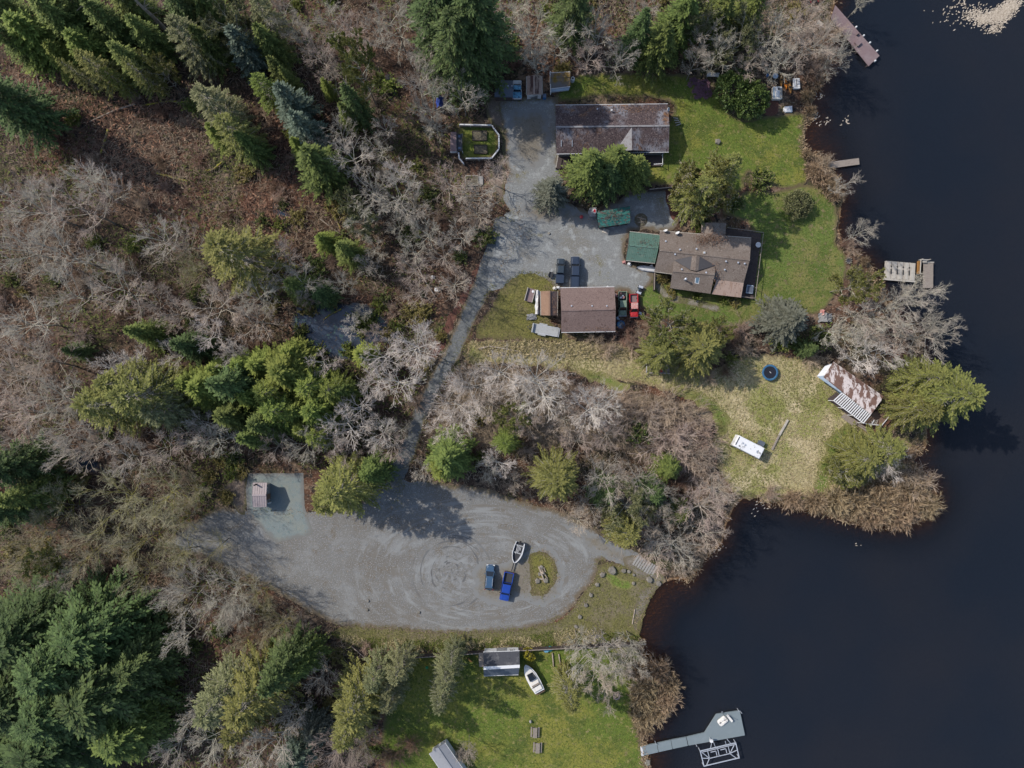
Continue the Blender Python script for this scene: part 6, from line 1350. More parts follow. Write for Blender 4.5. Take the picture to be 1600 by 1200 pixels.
def bush(seed, h=3.0, rad=2.0, stems=40, kids=5, blades=False, leafy=0):
    R = random.Random(seed); br = []; kt = []
    for s in range(stems):
        az = R.uniform(0, 6.283); el = math.acos(R.uniform(.12, .98) ** (0.6)); el = R.uniform(.25, 1.45)
        dv = Vector((math.cos(az) * math.cos(el), math.sin(az) * math.cos(el), math.sin(el)))
        p = Vector((R.gauss(0, rad * .22), R.gauss(0, rad * .22), 0)); L = R.uniform(.6, 1.1) * (rad * math.cos(el) + h * math.sin(el))
        n = 3; cur = dv
        for i in range(n):
            cur = (cur + rvec(R) * .13 + UP * (-.18 * i if blades else .05)).normalized(); q = p + cur * (L / n)
            if blades:
                sd = cur.cross(rvec(R)).normalized() * R.uniform(.05, .11)
                kt.append((*p, *(cur * L / n * 1.4), *sd, min(1, i / n + R.random() * .5)))
            else:
                br.append((*p, *q, .03 * (1 - i / n) + .012, .03 * (1 - (i + 1) / n) + .012, i / n * .7, (i + 1) / n * .7))
            for k in range(kids if i else max(1, kids // 2)):
                bp = p.lerp(q, R.random()); bd = turn(cur, R.uniform(.3, .9), R); l = L * R.uniform(.18, .4)
                if blades:
                    sd = bd.cross(rvec(R)).normalized() * R.uniform(.04, .09)
                    kt.append((*bp, *(bd * l * 1.2), *sd, R.random()))
                else:
                    q2 = bp + bd * l * .5; q3 = q2 + (bd + rvec(R) * .25).normalized() * l * .5
                    br.append((*bp, *q2, .019, .016, .6, .85)); br.append((*q2, *q3, .016, .012, .85, 1))
                for _ in range(leafy):
                    dd = (bd + rvec(R) * .7).normalized(); sd = dd.cross(rvec(R)).normalized()
                    kt.append((*(bp + bd * l * R.random()), *(dd * .42 * R.uniform(.6, 1.2)), *(sd * .13), R.random() ** 1.3))
            p = q
    return [], br, kt

def blob(seed, h=4.0, rad=3.0, clumps=150, leaves=26, size=.36):
    """dense evergreen crown made of leaf rosettes"""
    R = random.Random(seed); kt = []; br = []; trunk = [(0, 0, 0, 0, 0, h * .75, .16, .06, 0, 0)]
    for c in range(clumps):
        u = R.uniform(-.25, 1); az = R.uniform(0, 6.283); s = math.sqrt(1 - u * u); k = R.uniform(.74, 1.06)
        nrm = Vector((s * math.cos(az), s * math.sin(az), u)); p = Vector((nrm.x * rad * k, nrm.y * rad * k, h * .42 + nrm.z * h * .58 * k))
        if p.z < .2: p.z = .2
        br.append((0, 0, h * .3, *p, .05, .015, .2, .8)); t0 = R.random() * .6
        cr = rad * R.uniform(.13, .24)
        for l in range(leaves):
            o = rvec(R).normalized(); o = (o + nrm * .7).normalized()
            q = p + o * cr * R.uniform(.3, 1); dd = (o + rvec(R) * .55).normalized(); sd = dd.cross(rvec(R)).normalized()
            kt.append((*q, *(dd * size * R.uniform(.6, 1.3)), *(sd * size * .36), min(1, t0 + R.random() * .45)))
    return trunk, br, kt

PROTO = {}
def proto(key, data, m_trunk, m_branch, m_leaf, h, rad):
    trunk, br, kt = data
    e = {'h': h, 'rad': rad}
    ext = np.concatenate([np.asarray(x, float)[:, :3] + (np.asarray(x, float)[:, 3:6] if x is kt else 0) for x in (br, kt) if x])
    e['rad'] = float(np.percentile(np.hypot(ext[:, 0], ext[:, 1]), 95)); e['h'] = float(max(ext[:, 2].max(), trunk[-1][5] if trunk else 0))
    if trunk:
        V, F, T = tubes(trunk, 6); e['trunk'] = np_mesh('trunk', V, F, m_trunk, {'tip': T}, smooth=True)
    if br:
        V, F, T = tubes(br, 3); e['branches' if kt else 'crown'] = np_mesh('branches' if kt else 'crown', V, F, m_branch, {'tip': T})
    if kt:
        V, F, T = kites(kt); e['crown'] = np_mesh('crown', V, F, m_leaf, {'tip': T})
    PROTO[key] = e
def proto_like(key, src, m_branch=None, m_leaf=None):
    e = dict(PROTO[src])
    if m_leaf is None and 'branches' not in e: m_leaf, m_branch = m_branch, None
    e['over'] = {k_: m for k_, m in (('branches', m_branch), ('crown', m_leaf)) if m}
    PROTO[key] = e

for i in range(4):
    proto('alder%d' % i, bare_tree(11 + i, 15, 4.6, limbs=11, kids=(7, 6, 4), up=.3, low=.3), M_bark, M_twig, None, 15, 5.0)
    proto_like('pinkalder%d' % i, 'alder%d' % i, M_twig_pink)
    proto_like('palealder%d' % i, 'alder%d' % i, M_twig_white)
for i in range(3):
    proto('maple%d' % i, bare_tree(31 + i, 13, 6.0, limbs=13, kids=(8, 6, 4), up=.12, low=.22, stems=3 if i else 2), M_bark, M_twig, None, 13, 6.0)
    proto_like('mossmaple%d' % i, 'maple%d' % i, M_twig_moss)
    proto_like('palemaple%d' % i, 'maple%d' % i, M_twig_white)
    proto_like('pinkmaple%d' % i, 'maple%d' % i, M_twig_pink)
for i in range(2):
    proto('ivytree%d' % i, bare_tree(51 + i, 15, 4.6, limbs=13, kids=(7, 5, 3), up=.22, low=.22, leaf=((1, 2, 3), 6, .38, .085, .1)), M_bark, M_twig, M_cedar, 15, 5.0)
    proto_like('olivetree%d' % i, 'ivytree%d' % i, M_twig, M_cedar2)
for i in range(3):
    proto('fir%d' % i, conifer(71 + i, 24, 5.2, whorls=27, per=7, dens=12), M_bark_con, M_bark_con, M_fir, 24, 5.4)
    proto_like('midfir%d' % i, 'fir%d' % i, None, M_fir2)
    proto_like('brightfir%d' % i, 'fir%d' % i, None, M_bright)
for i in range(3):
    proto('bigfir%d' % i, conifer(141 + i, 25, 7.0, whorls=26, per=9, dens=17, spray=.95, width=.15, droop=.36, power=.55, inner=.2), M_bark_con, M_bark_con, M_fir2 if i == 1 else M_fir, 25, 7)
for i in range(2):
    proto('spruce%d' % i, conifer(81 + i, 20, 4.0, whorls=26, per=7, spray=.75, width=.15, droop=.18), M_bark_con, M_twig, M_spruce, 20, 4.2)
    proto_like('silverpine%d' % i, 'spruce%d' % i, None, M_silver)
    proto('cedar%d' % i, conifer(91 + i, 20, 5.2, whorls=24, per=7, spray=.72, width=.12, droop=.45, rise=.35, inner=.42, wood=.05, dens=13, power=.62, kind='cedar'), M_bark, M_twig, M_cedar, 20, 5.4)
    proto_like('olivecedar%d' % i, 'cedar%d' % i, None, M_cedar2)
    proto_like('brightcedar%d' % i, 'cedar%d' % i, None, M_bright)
for i in range(3):
    proto('bush%d' % i, bush(101 + i, 2.6, 2.3, 46, 6), None, M_twig_brown, None, 2.6, 2.3)
    proto_like('russetbush%d' % i, 'bush%d' % i, M_twig_red)
    proto_like('greybush%d' % i, 'bush%d' % i, M_twig_pink)
    proto('reedclump%d' % i, bush(111 + i, 2.4, 2.6, 130, 7, blades=True), None, None, M_reed, 2.4, 2.6)
    proto('greenbush%d' % i, bush(121 + i, 2.2, 1.9, 34, 4, leafy=5), None, M_twig_brown, M_bright, 2.2, 2.0)
    proto_like('darkbush%d' % i, 'greenbush%d' % i, None, M_fir2)
    proto_like('goldbush%d' % i, 'greenbush%d' % i, None, M_gold)
proto('holly0', blob(131, 4.4, 3.6, 190, 26, .42), M_bark, M_bark, M_glossy, 4.4, 3.7)
proto('dome0', blob(132, 2.6, 2.4, 190, 24, .26), M_bark, M_bark, M_cedar2, 2.6, 2.45)
proto('yellowshrub0', blob(133, 1.2, .85, 40, 16, .2), M_bark, M_bark, M_yellow, 1.2, .88)
proto('goldshrub0', blob(134, 1.4, 1.0, 44, 18, .22), M_bark, M_bark, M_gold, 1.4, 1.05)
proto('heather0', blob(135, .8, 1.0, 60, 24, .2), None, M_heather, M_heather, .8, 1.05)
PROTO['heather0'].pop('trunk', None)

KIND = {  # look, category, name, trunk height for a crown of 40 px radius
 'alder': ('bare grey alder', 'tree', 'alder_tree', 15), 'pinkalder': ('bare pinkish grey alder', 'tree', 'alder_tree', 14), 'palealder': ('bare whitish alder', 'tree', 'alder_tree', 14),
 'maple': ('bare grey multistem maple', 'tree', 'maple_tree', 12), 'mossmaple': ('bare mossy olive maple', 'tree', 'maple_tree', 13), 'palemaple': ('bare whitish multistem maple', 'tree', 'maple_tree', 11), 'pinkmaple': ('bare pinkish multistem maple', 'tree', 'maple_tree', 12),
 'ivytree': ('yellow green mossy tree', 'tree', 'mossy_tree', 16), 'olivetree': ('olive lichen covered tree', 'tree', 'mossy_tree', 15),
 'fir': ('dark green fir', 'tree', 'fir_tree', 22), 'bigfir': ('broad dark green fir', 'tree', 'fir_tree', 20), 'midfir': ('mid green fir', 'tree', 'fir_tree', 18), 'brightfir': ('bright green fir', 'tree', 'fir_tree', 14),
 'spruce': ('blue green spruce', 'tree', 'spruce_tree', 19), 'silverpine': ('silvery grey pine', 'tree', 'pine_tree', 13),
 'cedar': ('yellow green cedar', 'tree', 'cedar_tree', 19), 'olivecedar': ('olive green cedar', 'tree', 'cedar_tree', 18), 'brightcedar': ('bright green cedar', 'tree', 'cedar_tree', 16),
 'bush': ('bare brown shrub', 'shrub', 'bare_shrub', 3), 'russetbush': ('bare russet shrub', 'shrub', 'bare_shrub', 2.6), 'greybush': ('bare pale pinkish shrub', 'shrub', 'bare_shrub', 3.4),
 'reedclump': ('tan clump of dry reeds', 'reeds', 'reed_clump', 2.6), 'greenbush': ('bright green leafy shrub', 'shrub', 'leafy_shrub', 2.6), 'darkbush': ('dark green leafy shrub', 'shrub', 'leafy_shrub', 2.6), 'goldbush': ('golden olive shrub', 'shrub', 'leafy_shrub', 2.4),
 'holly': ('round dense green broadleaf evergreen', 'tree', 'evergreen_tree', 5.5), 'dome': ('round clipped olive green shrub', 'shrub', 'clipped_shrub', 3.0), 'yellowshrub': ('small bright yellow shrub', 'shrub', 'yellow_shrub', 1.2), 'goldshrub': ('small golden shrub', 'shrub', 'golden_shrub', 1.4), 'heather': ('low purple heather cushion', 'shrub', 'heather_cushion', .8)}
NV = {'alder': 4, 'pinkalder': 4, 'palealder': 4, 'maple': 3, 'mossmaple': 3, 'palemaple': 3, 'pinkmaple': 3, 'fir': 3, 'bigfir': 3, 'midfir': 3, 'brightfir': 3, 'bush': 3, 'russetbush': 3, 'greybush': 3, 'reedclump': 3, 'greenbush': 3, 'darkbush': 3, 'goldbush': 3,
      'ivytree': 2, 'olivetree': 2, 'spruce': 2, 'silverpine': 2, 'cedar': 2, 'olivecedar': 2, 'brightcedar': 2, 'holly': 1, 'dome': 1, 'yellowshrub': 1, 'goldshrub': 1, 'heather': 1}
PLANTED = []      # kind, px, py, r, object
PR = random.Random(5)
def plant(kind, px, py, r, h=None):
    """a crown seen centred at photograph position px,py with radius r pixels; the trunk stands where that crown's perspective puts it"""
    look, cat, name, h40 = KIND[kind]
    e = PROTO['%s%d' % (kind, PR.randrange(NV[kind]))]
    if h is None: h = h40 * (0.45 + 0.55 * r / 40.0) if h40 > 6 else h40 * (0.4 + .6 * r / 20)
    hm = h * (.4 if h <= 6 else .42 if 'fir' in kind or kind in ('spruce', 'silverpine') else .5 if 'cedar' in kind else .64)
    c = P(px, py, hm); R = r * S * (H - hm) / H
    root = thing(name, look, cat, (c.x, c.y, -0.02), PR.uniform(0, 6.283))
    k = R / e['rad']; kz = h / e['h']
    for part in ('trunk', 'branches', 'crown'):
        if part in e:
            o = bpy.data.objects.new(part, e[part]); o.scale = (k * PR.uniform(.94, 1.06), k * PR.uniform(.94, 1.06), kz); link(o, root)
            m = e.get('over', {}).get(part)
            if m: o.material_slots[0].link = 'OBJECT'; o.material_slots[0].material = m
    PLANTED.append([kind, px, py, r, root]); return root

TREES = '''
goldbush 480 482 14|darkbush 470 520 14|goldbush 520 470 12|greenbush 545 548 14|darkbush 582 498 12|goldbush 605 520 14|darkbush 498 550 12
brightfir 415 572 32|brightcedar 428 612 34|brightfir 470 640 34|brightcedar 522 612 30|brightfir 385 572 26|brightfir 350 578 26|brightfir 460 552 24|brightfir 305 600 28|brightcedar 500 680 24|midfir 400 680 24|ivytree 60 880 26|goldbush 100 722 16|goldbush 130 748 14|goldbush 62 850 16|goldbush 20 862 18|goldbush 202 872 14|goldbush 262 962 16|darkbush 300 1012 16|goldbush 325 742 14|greenbush 318 770 14|darkbush 260 1000 16|goldbush 340 720 12
midfir 85 12 30|midfir 238 62 26|cedar 160 112 24|midfir 330 78 26|olivecedar 418 30 26|brightfir 105 92 24|midfir 30 72 26|cedar 225 120 20|midfir 205 8 30|midfir 440 118 18|cedar 125 118 16|brightcedar 185 128 16|midfir 130 18 26|midfir 455 130 14
fir 22 165 44 24|midfir 12 20 34|brightfir 62 62 42|midfir 105 40 34|brightfir 145 82 34|midfir 178 42 32|fir 296 20 32|midfir 212 102 26|ivytree 248 112 26|olivecedar 302 68 36|olivetree 372 38 46|spruce 388 82 28|midfir 330 18 34
olivecedar 342 170 36|cedar 372 212 30|brightfir 345 212 20|midfir 395 232 22|midfir 425 75 26|brightcedar 418 142 24|spruce 460 168 30|spruce 478 205 26|midfir 502 262 38|brightfir 470 232 16|ivytree 560 108 38 24|brightfir 514 140 12|fir 556 168 22|midfir 545 185 16
bigfir 692 38 60 26|bigfir 742 58 62 27|bigfir 715 85 54 24|fir 895 22 36|midfir 1028 78 30|midfir 1060 38 36|olivetree 1082 20 36|midfir 1118 30 32|olivetree 1155 62 38|midfir 1168 22 28|fir 995 60 24
holly 1150 132 30|holly 1178 150 30|midfir 920 266 36 15|midfir 958 260 36 14|midfir 990 268 28 12|fir 948 280 30 12|silverpine 862 300 26|ivytree 1108 285 50|cedar 1090 305 34|cedar 1130 270 30|darkbush 1190 282 20|dome 1247 320 23|darkbush 1150 318 14
ivytree 1335 445 33|silverpine 1225 500 36|greenbush 1215 532 16|greenbush 1245 540 14|darkbush 1285 530 22|fir 1262 545 14 7|ivytree 1045 520 46 12|cedar 1090 545 42 12|cedar 1030 552 32 10|ivytree 1120 525 28 9
cedar 1474 618 52 18|cedar 1440 590 34 14|cedar 1432 640 34 13|cedar 1345 715 40 9|ivytree 1325 738 28 8|cedar 1380 700 30 12
cedar 375 402 54|olivetree 560 345 28|midfir 545 395 22|darkbush 410 345 14|greenbush 435 350 12|darkbush 495 415 22|brightfir 510 378 18|fir 505 460 20 10|midfir 470 450 24|greenbush 592 480 14|goldbush 640 488 18|greenbush 565 505 22|greenbush 622 508 12|darkbush 600 468 14
cedar 182 632 48|cedar 235 618 52|olivecedar 265 640 38|cedar 205 600 40|brightfir 330 606 40|fir 372 600 36|brightfir 400 618 34|brightfir 455 582 46|brightcedar 440 640 36|brightfir 500 640 40|brightcedar 490 605 32|midfir 370 648 30|midfir 420 660 30|brightfir 480 668 26|brightfir 570 555 20|midfir 232 520 22|fir 302 540 26 14|fir 122 548 16 8|midfir 540 612 18
cedar 540 760 46|midfir 585 735 28|cedar 515 780 28|ivytree 800 655 28|midfir 702 712 38|brightcedar 690 728 26|cedar 868 745 42|olivetree 985 792 44|fir 945 770 26 12|cedar 975 828 30|fir 1015 770 28 12|darkbush 1000 678 22|midfir 1042 730 22 9|brightcedar 790 690 22|midfir 1060 800 20 9
fir 28 728 42|midfir 60 770 34|fir 20 790 34|bigfir 55 985 74 17|bigfir 150 985 76 16|bigfir 50 1075 86 18|bigfir 165 1070 88 18|bigfir 110 1025 70 20|bigfir 90 1150 84 16|bigfir 205 1130 62 14|bigfir 222 1030 50 13|bigfir 10 1165 56 14|bigfir 5 1010 60 15|bigfir 110 1090 70 20
olivecedar 350 1085 46|cedar 400 1080 50|cedar 385 1120 34|fir 448 1035 38|midfir 478 1030 26|cedar 560 1090 42|cedar 548 1130 32|olivecedar 590 1050 26|olivecedar 612 1085 22|olivecedar 625 1040 24|olivecedar 612 1062 20|olivecedar 698 1050 24|olivecedar 690 1085 22|olivecedar 708 1022 18|spruce 460 1188 26|cedar 888 1080 26|goldbush 880 1050 14|yellowshrub 827 1022 11 2.6
goldshrub 1048 452 8|goldshrub 1050 462 7|goldshrub 1148 472 10|greenbush 1090 462 9|greenbush 1130 468 8|goldbush 1032 436 9|darkbush 1102 350 10|greenbush 1092 358 10|heather 1085 130 10|heather 1095 138 11|heather 1105 146 9|heather 1090 146 9|heather 1102 132 9|greenbush 1142 560 11|darkbush 440 318 10
'''
BARE = '''
pinkalder 130 330 55|alder 60 330 56|alder 30 390 60|alder 95 400 56|alder 150 300 40|pinkalder 60 300 40|palealder 135 268 26|palealder 182 288 20|alder 10 310 44|alder 185 420 30|pinkalder 180 460 56|alder 110 460 48|pinkalder 235 470 44|alder 250 370 44|pinkalder 290 380 34|mossmaple 300 420 40|pinkalder 270 490 40|pinkalder 340 480 52|alder 395 460 44|pinkalder 440 410 46|pinkalder 400 500 36|alder 470 430 40
palealder 205 565 38|palealder 170 580 26|palealder 330 525 34|palealder 362 555 26|palealder 270 555 24|alder 30 500 50|pinkalder 60 570 52|pinkalder 20 590 50|alder 85 620 44|pinkalder 40 650 54|alder 100 670 46|alder 15 690 40|pinkalder 145 700 48|alder 195 720 42|pinkalder 250 700 42|alder 110 710 36|pinkalder 310 690 36|alder 350 690 34|palealder 315 662 26|palealder 360 545 20
mossmaple 170 790 60|mossmaple 240 775 56|mossmaple 215 840 52|mossmaple 150 840 46|mossmaple 270 815 40|mossmaple 290 770 34|mossmaple 40 840 52|mossmaple 90 800 44|mossmaple 30 890 46|mossmaple 210 900 36|mossmaple 280 870 36|mossmaple 120 880 40|maple 95 915 30|mossmaple 330 855 30
maple 300 925 50|maple 350 930 46|maple 260 920 34|maple 370 968 32|maple 330 965 34|mossmaple 400 930 34|mossmaple 430 985 38|mossmaple 390 1000 32|greybush 470 985 24|alder 285 1000 30|alder 275 1170 34|alder 330 1165 40|alder 430 1165 46|alder 390 1165 34|alder 310 1120 30|pinkmaple 530 1180 46|pinkmaple 560 1165 32|silverpine 492 1138 26 7|alder 455 1120 30|pinkalder 500 1050 30|russetbush 610 1185 24|russetbush 640 1165 18|greybush 725 1180 18|pinkalder 730 1175 16
alder 620 40 46|pinkalder 545 50 40|pinkalder 500 95 36|alder 520 30 34|alder 590 55 34|alder 455 30 34|alder 480 60 28|pinkalder 515 115 30|alder 530 205 36|alder 545 240 44|alder 500 225 22|alder 590 230 30|palealder 625 275 34|alder 650 130 46|alder 670 170 46|alder 660 90 42|alder 722 150 42|alder 695 110 30|alder 680 195 28|alder 620 310 48|alder 580 300 42|alder 570 345 38|alder 640 330 38|olivetree 548 310 28|alder 748 300 36|pinkalder 700 290 42|pinkalder 745 330 34|alder 670 375 36|alder 645 390 30|pinkalder 692 400 36|pinkalder 705 440 38|pinkalder 650 430 36|alder 720 370 32|pinkalder 660 460 30|alder 575 420 28|alder 540 445 26|alder 585 390 22|alder 565 485 18|palealder 545 510 20|alder 620 355 26|pinkalder 770 270 30|alder 600 200 24
alder 830 50 44|alder 870 65 40|alder 800 30 34|alder 940 50 40|alder 965 85 38|alder 1000 25 34|pinkalder 920 85 32|alder 840 95 30|alder 1130 80 40|alder 1110 55 34|pinkalder 1180 95 34|alder 1205 60 42|pinkalder 1235 40 40|alder 1225 95 40|pinkalder 1265 70 38|pinkalder 1270 30 32|alder 1305 85 30|alder 1290 60 30|pinkalder 1195 20 36|alder 1090 95 30
palealder 640 545 44|palealder 600 560 40|palealder 620 600 42|palealder 590 590 34|palealder 560 640 38|palealder 545 670 40|palealder 590 680 34|palealder 505 570 24|palealder 515 680 30|alder 470 700 34|pinkalder 430 700 30|palealder 660 545 30|pinkalder 610 700 28|pinkalder 540 705 30|alder 625 672 20
palemaple 742 600 48|palemaple 705 635 46|palealder 780 580 40|palemaple 700 665 38|palealder 838 590 52|palealder 860 625 44|palemaple 820 620 40|pinkalder 830 660 34|palealder 920 650 44|pinkalder 880 655 34|pinkalder 770 630 34|palealder 775 725 28|alder 760 735 24|pinkalder 905 695 34|pinkalder 955 680 30|alder 655 735 22|palealder 940 630 34
alder 950 740 40|alder 1000 745 32|alder 920 790 28|pinkalder 960 760 34|alder 1035 775 30|pinkalder 1040 810 28|alder 1055 850 40|pinkalder 1030 860 32|pinkalder 1105 800 44|pinkalder 1120 770 34|pinkalder 1095 830 32|pinkalder 1070 880 24|alder 1005 810 30|pinkalder 800 755 20|pinkalder 905 820 22
alder 1392 482 38|alder 1428 478 36|alder 1452 500 34|pinkalder 1370 518 40|pinkalder 1412 520 38|alder 1460 525 38|alder 1338 520 36|pinkalder 495 458 22|pinkalder 590 522 18|pinkalder 475 470 18|palealder 1345 558 34|palealder 1385 560 32|palemaple 1392 722 38|alder 1305 515 28|alder 1348 365 24|alder 1320 290 20|alder 1440 455 30|alder 1350 490 34
alder 920 1030 36|alder 950 1015 34|alder 975 1025 34|alder 905 1010 28|pinkalder 935 1065 34|pinkalder 965 1055 30|alder 990 1010 26|pinkalder 950 1090 22|alder 1350 0 14
'''
SHRUBS = '''
bush 905 622 28|bush 935 630 30|bush 965 630 28|bush 985 645 34|bush 1020 640 28|bush 1050 640 36|bush 1085 660 36|bush 1100 690 34|greybush 1055 690 44|greybush 1080 715 36|greybush 1030 705 34|bush 1095 735 28|russetbush 1060 760 28|russetbush 1090 765 24|greybush 1015 650 34|bush 940 640 28|russetbush 1040 745 22|bush 890 612 18|greybush 1105 712 24
reedclump 1028 1052 28|reedclump 1045 1072 22|reedclump 1012 1075 28|reedclump 1042 1095 24|reedclump 1005 1100 24|reedclump 1025 1115 22|reedclump 1005 1125 22|reedclump 1000 1050 22|reedclump 1008 1142 14|reedclump 998 1085 16
reedclump 1345 785 32|reedclump 1385 790 34|reedclump 1425 775 32|reedclump 1450 790 24|reedclump 1410 805 30|reedclump 1365 805 26|reedclump 1310 785 28|reedclump 1275 785 22|reedclump 1240 782 18|bush 1440 755 26|bush 1415 745 24|reedclump 1420 712 14|bush 1205 772 16|reedclump 1380 760 24
reedclump 1272 265 16|reedclump 1285 275 18|reedclump 1298 290 18|reedclump 1308 305 14|bush 1290 255 16|reedclump 1276 125 16|reedclump 1262 150 12|reedclump 1268 172 10|bush 1268 105 22|russetbush 1270 120 18|bush 1290 95 22|bush 1300 45 20|reedclump 1262 240 10|bush 1330 385 14|reedclump 1352 408 8|russetbush 1320 382 10
russetbush 1120 560 18|russetbush 1140 530 22|bush 1165 545 22|bush 1270 560 20|russetbush 980 520 22|bush 1160 515 22|bush 950 545 18|bush 990 540 22|bush 930 530 16|russetbush 1135 580 14|bush 1110 590 14
'''
for block in (TREES, BARE, SHRUBS):
    for row in block.strip().replace('\n', '|').split('|'):
        a = row.split()
        if block is BARE and (float(a[1]) < 780 and float(a[2]) < 500) or (800 < float(a[1]) < 1260 and float(a[2]) < 110 and block is BARE): a[3] = str(float(a[3]) * .86)
        plant(a[0], float(a[1]), float(a[2]), float(a[3]), float(a[4]) if len(a) > 4 else None)

# smaller growth between them where the photograph shows unbroken wood
WOODS = [[(-60, -40), (770, -40), (765, 160), (700, 260), (775, 300), (790, 330), (700, 500), (640, 660), (600, 730), (480, 735), (385, 735), (340, 790), (280, 850), (430, 940), (500, 990), (620, 1020), (590, 1090), (600, 1240), (-60, 1240)],
         [(770, -40), (1290, -40), (1270, 105), (1190, 110), (900, 108), (800, 105)], [(640, 740), (720, 560), (880, 580), (1110, 700), (1120, 790), (1080, 890), (960, 840), (880, 795), (770, 755)]]
CLEAR = [[(0, 120), (110, 100), (180, 130), (330, 140), (330, 260), (410, 300), (460, 330), (420, 380), (330, 350), (260, 340), (200, 290), (130, 260), (20, 260)], [(430, 150), (470, 150), (450, 320), (420, 300)],
         [(590, 180), (650, 210), (690, 250), (640, 260), (600, 240)], [(440, 470), (620, 460), (620, 560), (520, 560), (440, 540)], [(480, 110), (520, 80), (520, 190), (480, 170)]]
def px_in(polys, x, y): return any(in_poly(pl, np.array([[x, y]]))[0] for pl in polys)
fr = random.Random(17); n = 0; tries = 0
while n < 210 and tries < 5000:
    tries += 1
    x, y = fr.uniform(-40, 1290), fr.uniform(-30, 1230)
    if not px_in(WOODS, x, y): continue
    if min((x - q[1]) ** 2 + (y - q[2]) ** 2 - (0.62 * q[3]) ** 2 for q in PLANTED) < 9 ** 2: continue
    open_ = px_in(CLEAR, x, y)
    if open_ and fr.random() < .55: continue
    w = np.array([[(x - 800) * S, (600 - y) * S]])
    if any(REGIONS[k] and in_poly(REGIONS[k], w)[0] for k in ('parking_lot', 'driveway', 'concrete_pad', 'gravel_yard', 'wood_chip_bed', 'marsh_pond#a', 'garden_lawn')): continue
    kind = fr.choice(['russetbush', 'bush', 'bush', 'russetbush', 'greenbush'] if open_ else ['russetbush', 'greybush', 'darkbush', 'bush', 'goldbush', 'russetbush', 'bush', 'darkbush', 'greenbush', 'goldbush'])
    plant(kind, x, y, fr.uniform(10, 19) if 'bush' in kind else fr.uniform(18, 30)); n += 1

# ------------------------------------------------------------------ unlabelled mass: brush, litter, grass
def vnoise(P2, sc, seed):
    return np.array([mnoise.fractal(Vector((x * sc, y * sc, seed)), .8, 2.0, 4) for x, y in P2])
WOODS_W = [px2w(p) for p in WOODS]
RNG = np.random.RandomState(9)
def scatter(polys, n, avoid=()):
    A = np.concatenate([np.array(p) for p in polys]); mn, mx = A.min(0), A.max(0); out = []
    tot = 0
    while tot < n:
        q = RNG.uniform(mn, mx, (n, 2)); k = np.zeros(len(q), bool)
        for p in polys: k |= in_poly(p, q)
        for p in avoid: k &= ~in_poly(p, q)
        out.append(q[k]); tot += k.sum()
    return np.concatenate(out)[:n]
HARD = [REGIONS[k] for k in ('parking_lot', 'driveway', 'concrete_pad', 'gravel_yard', 'lawn', 'marsh_pond#a', 'marsh_pond#b', 'wood_chip_bed', 'garden_lawn')]
def kite_field(name, pts, m, l0, l1, w, flat, z0=0.02, tipf=None, kind_z=0.0):
    n = len(pts); az = RNG.uniform(0, 6.283, n); el = np.abs(RNG.normal(0, flat, n)); el = np.clip(el, 0, 1.4); L = RNG.uniform(l0, l1, n)
    dv = np.stack([np.cos(az) * np.cos(el), np.sin(az) * np.cos(el), np.sin(el)], 1) * L[:, None]
    wz = RNG.normal(0, .4, n); sd = np.stack([-np.sin(az), np.cos(az), wz], 1); sd /= np.linalg.norm(sd, axis=1)[:, None]; sd *= (w * RNG.uniform(.6, 1.3, n))[:, None]
    t = tipf if tipf is not None else RNG.uniform(0, 1, n)
    K = np.column_stack([pts, z0 + RNG.uniform(0, max(1e-4, kind_z), n), dv, sd, np.clip(t, 0, 1)])
    V, F, T = kites(K); V[:, 2] = np.maximum(V[:, 2], .012)
    o = np_obj(name, V, F, m, {'tip': T}); o['kind'] = 'stuff'; return o
def twig_field(name, pts, m, l0, l1, r, hz):
    n = len(pts); az = RNG.uniform(0, 6.283, n); el = RNG.uniform(.05, .9, n); L = RNG.uniform(l0, l1, n)
    p0 = np.column_stack([pts, RNG.uniform(0, hz, n)]); d1 = np.stack([np.cos(az) * np.cos(el), np.sin(az) * np.cos(el), np.sin(el)], 1)
    p1 = p0 + d1 * (L * .5)[:, None]; d2 = d1 + RNG.normal(0, .35, (n, 3)); d2[:, 2] -= .35; p2 = p1 + d2 * (L * .5)[:, None]; p2[:, 2] = np.maximum(p2[:, 2], .03)
    rr = r * RNG.uniform(.6, 1.5, n); t = RNG.uniform(0, 1, n)
    s = np.concatenate([np.column_stack([p0, p1, rr, rr * .8, t, t]), np.column_stack([p1, p2, rr * .8, rr * .4, t, np.minimum(1, t + .2)])])
    V, F, T = tubes(s, 3); o = np_obj(name, V, F, m, {'tip': T}); o['kind'] = 'stuff'; return o
OPEN_W = [px2w(c) for c in CLEAR]
def share(pts): 
    k = np.zeros(len(pts), bool)
    for c in OPEN_W: k |= in_poly(c, pts)
    return k
MOUND = px2w(WOODS[2])
M_litter = mat('leaf_litter', (0.075, 0.036, 0.022), attr=('tip', (0.33, 0.185, 0.118)), rough=.9)
M_litter2 = mat('leaf_litter_tan', (0.075, 0.056, 0.036), attr=('tip', (0.30, 0.235, 0.165)), rough=.9)
M_litter3 = mat('leaf_litter_dark', (0.045, 0.028, 0.018), attr=('tip', (0.185, 0.112, 0.072)), rough=.9)
M_fern = mat('moss_and_fern', (0.03, 0.042, 0.012), attr=('tip', (0.12, 0.13, 0.03)), rough=.9)
wp = scatter(WOODS_W, 56000, HARD)
op = share(wp); mo = in_poly(MOUND, wp); nz = vnoise(wp, .06, 3.0) + RNG.normal(0, .1, len(wp))
twig_field('underbrush', wp[op & (nz > -.1)], M_twig_red, .8, 2.6, .03, .6)
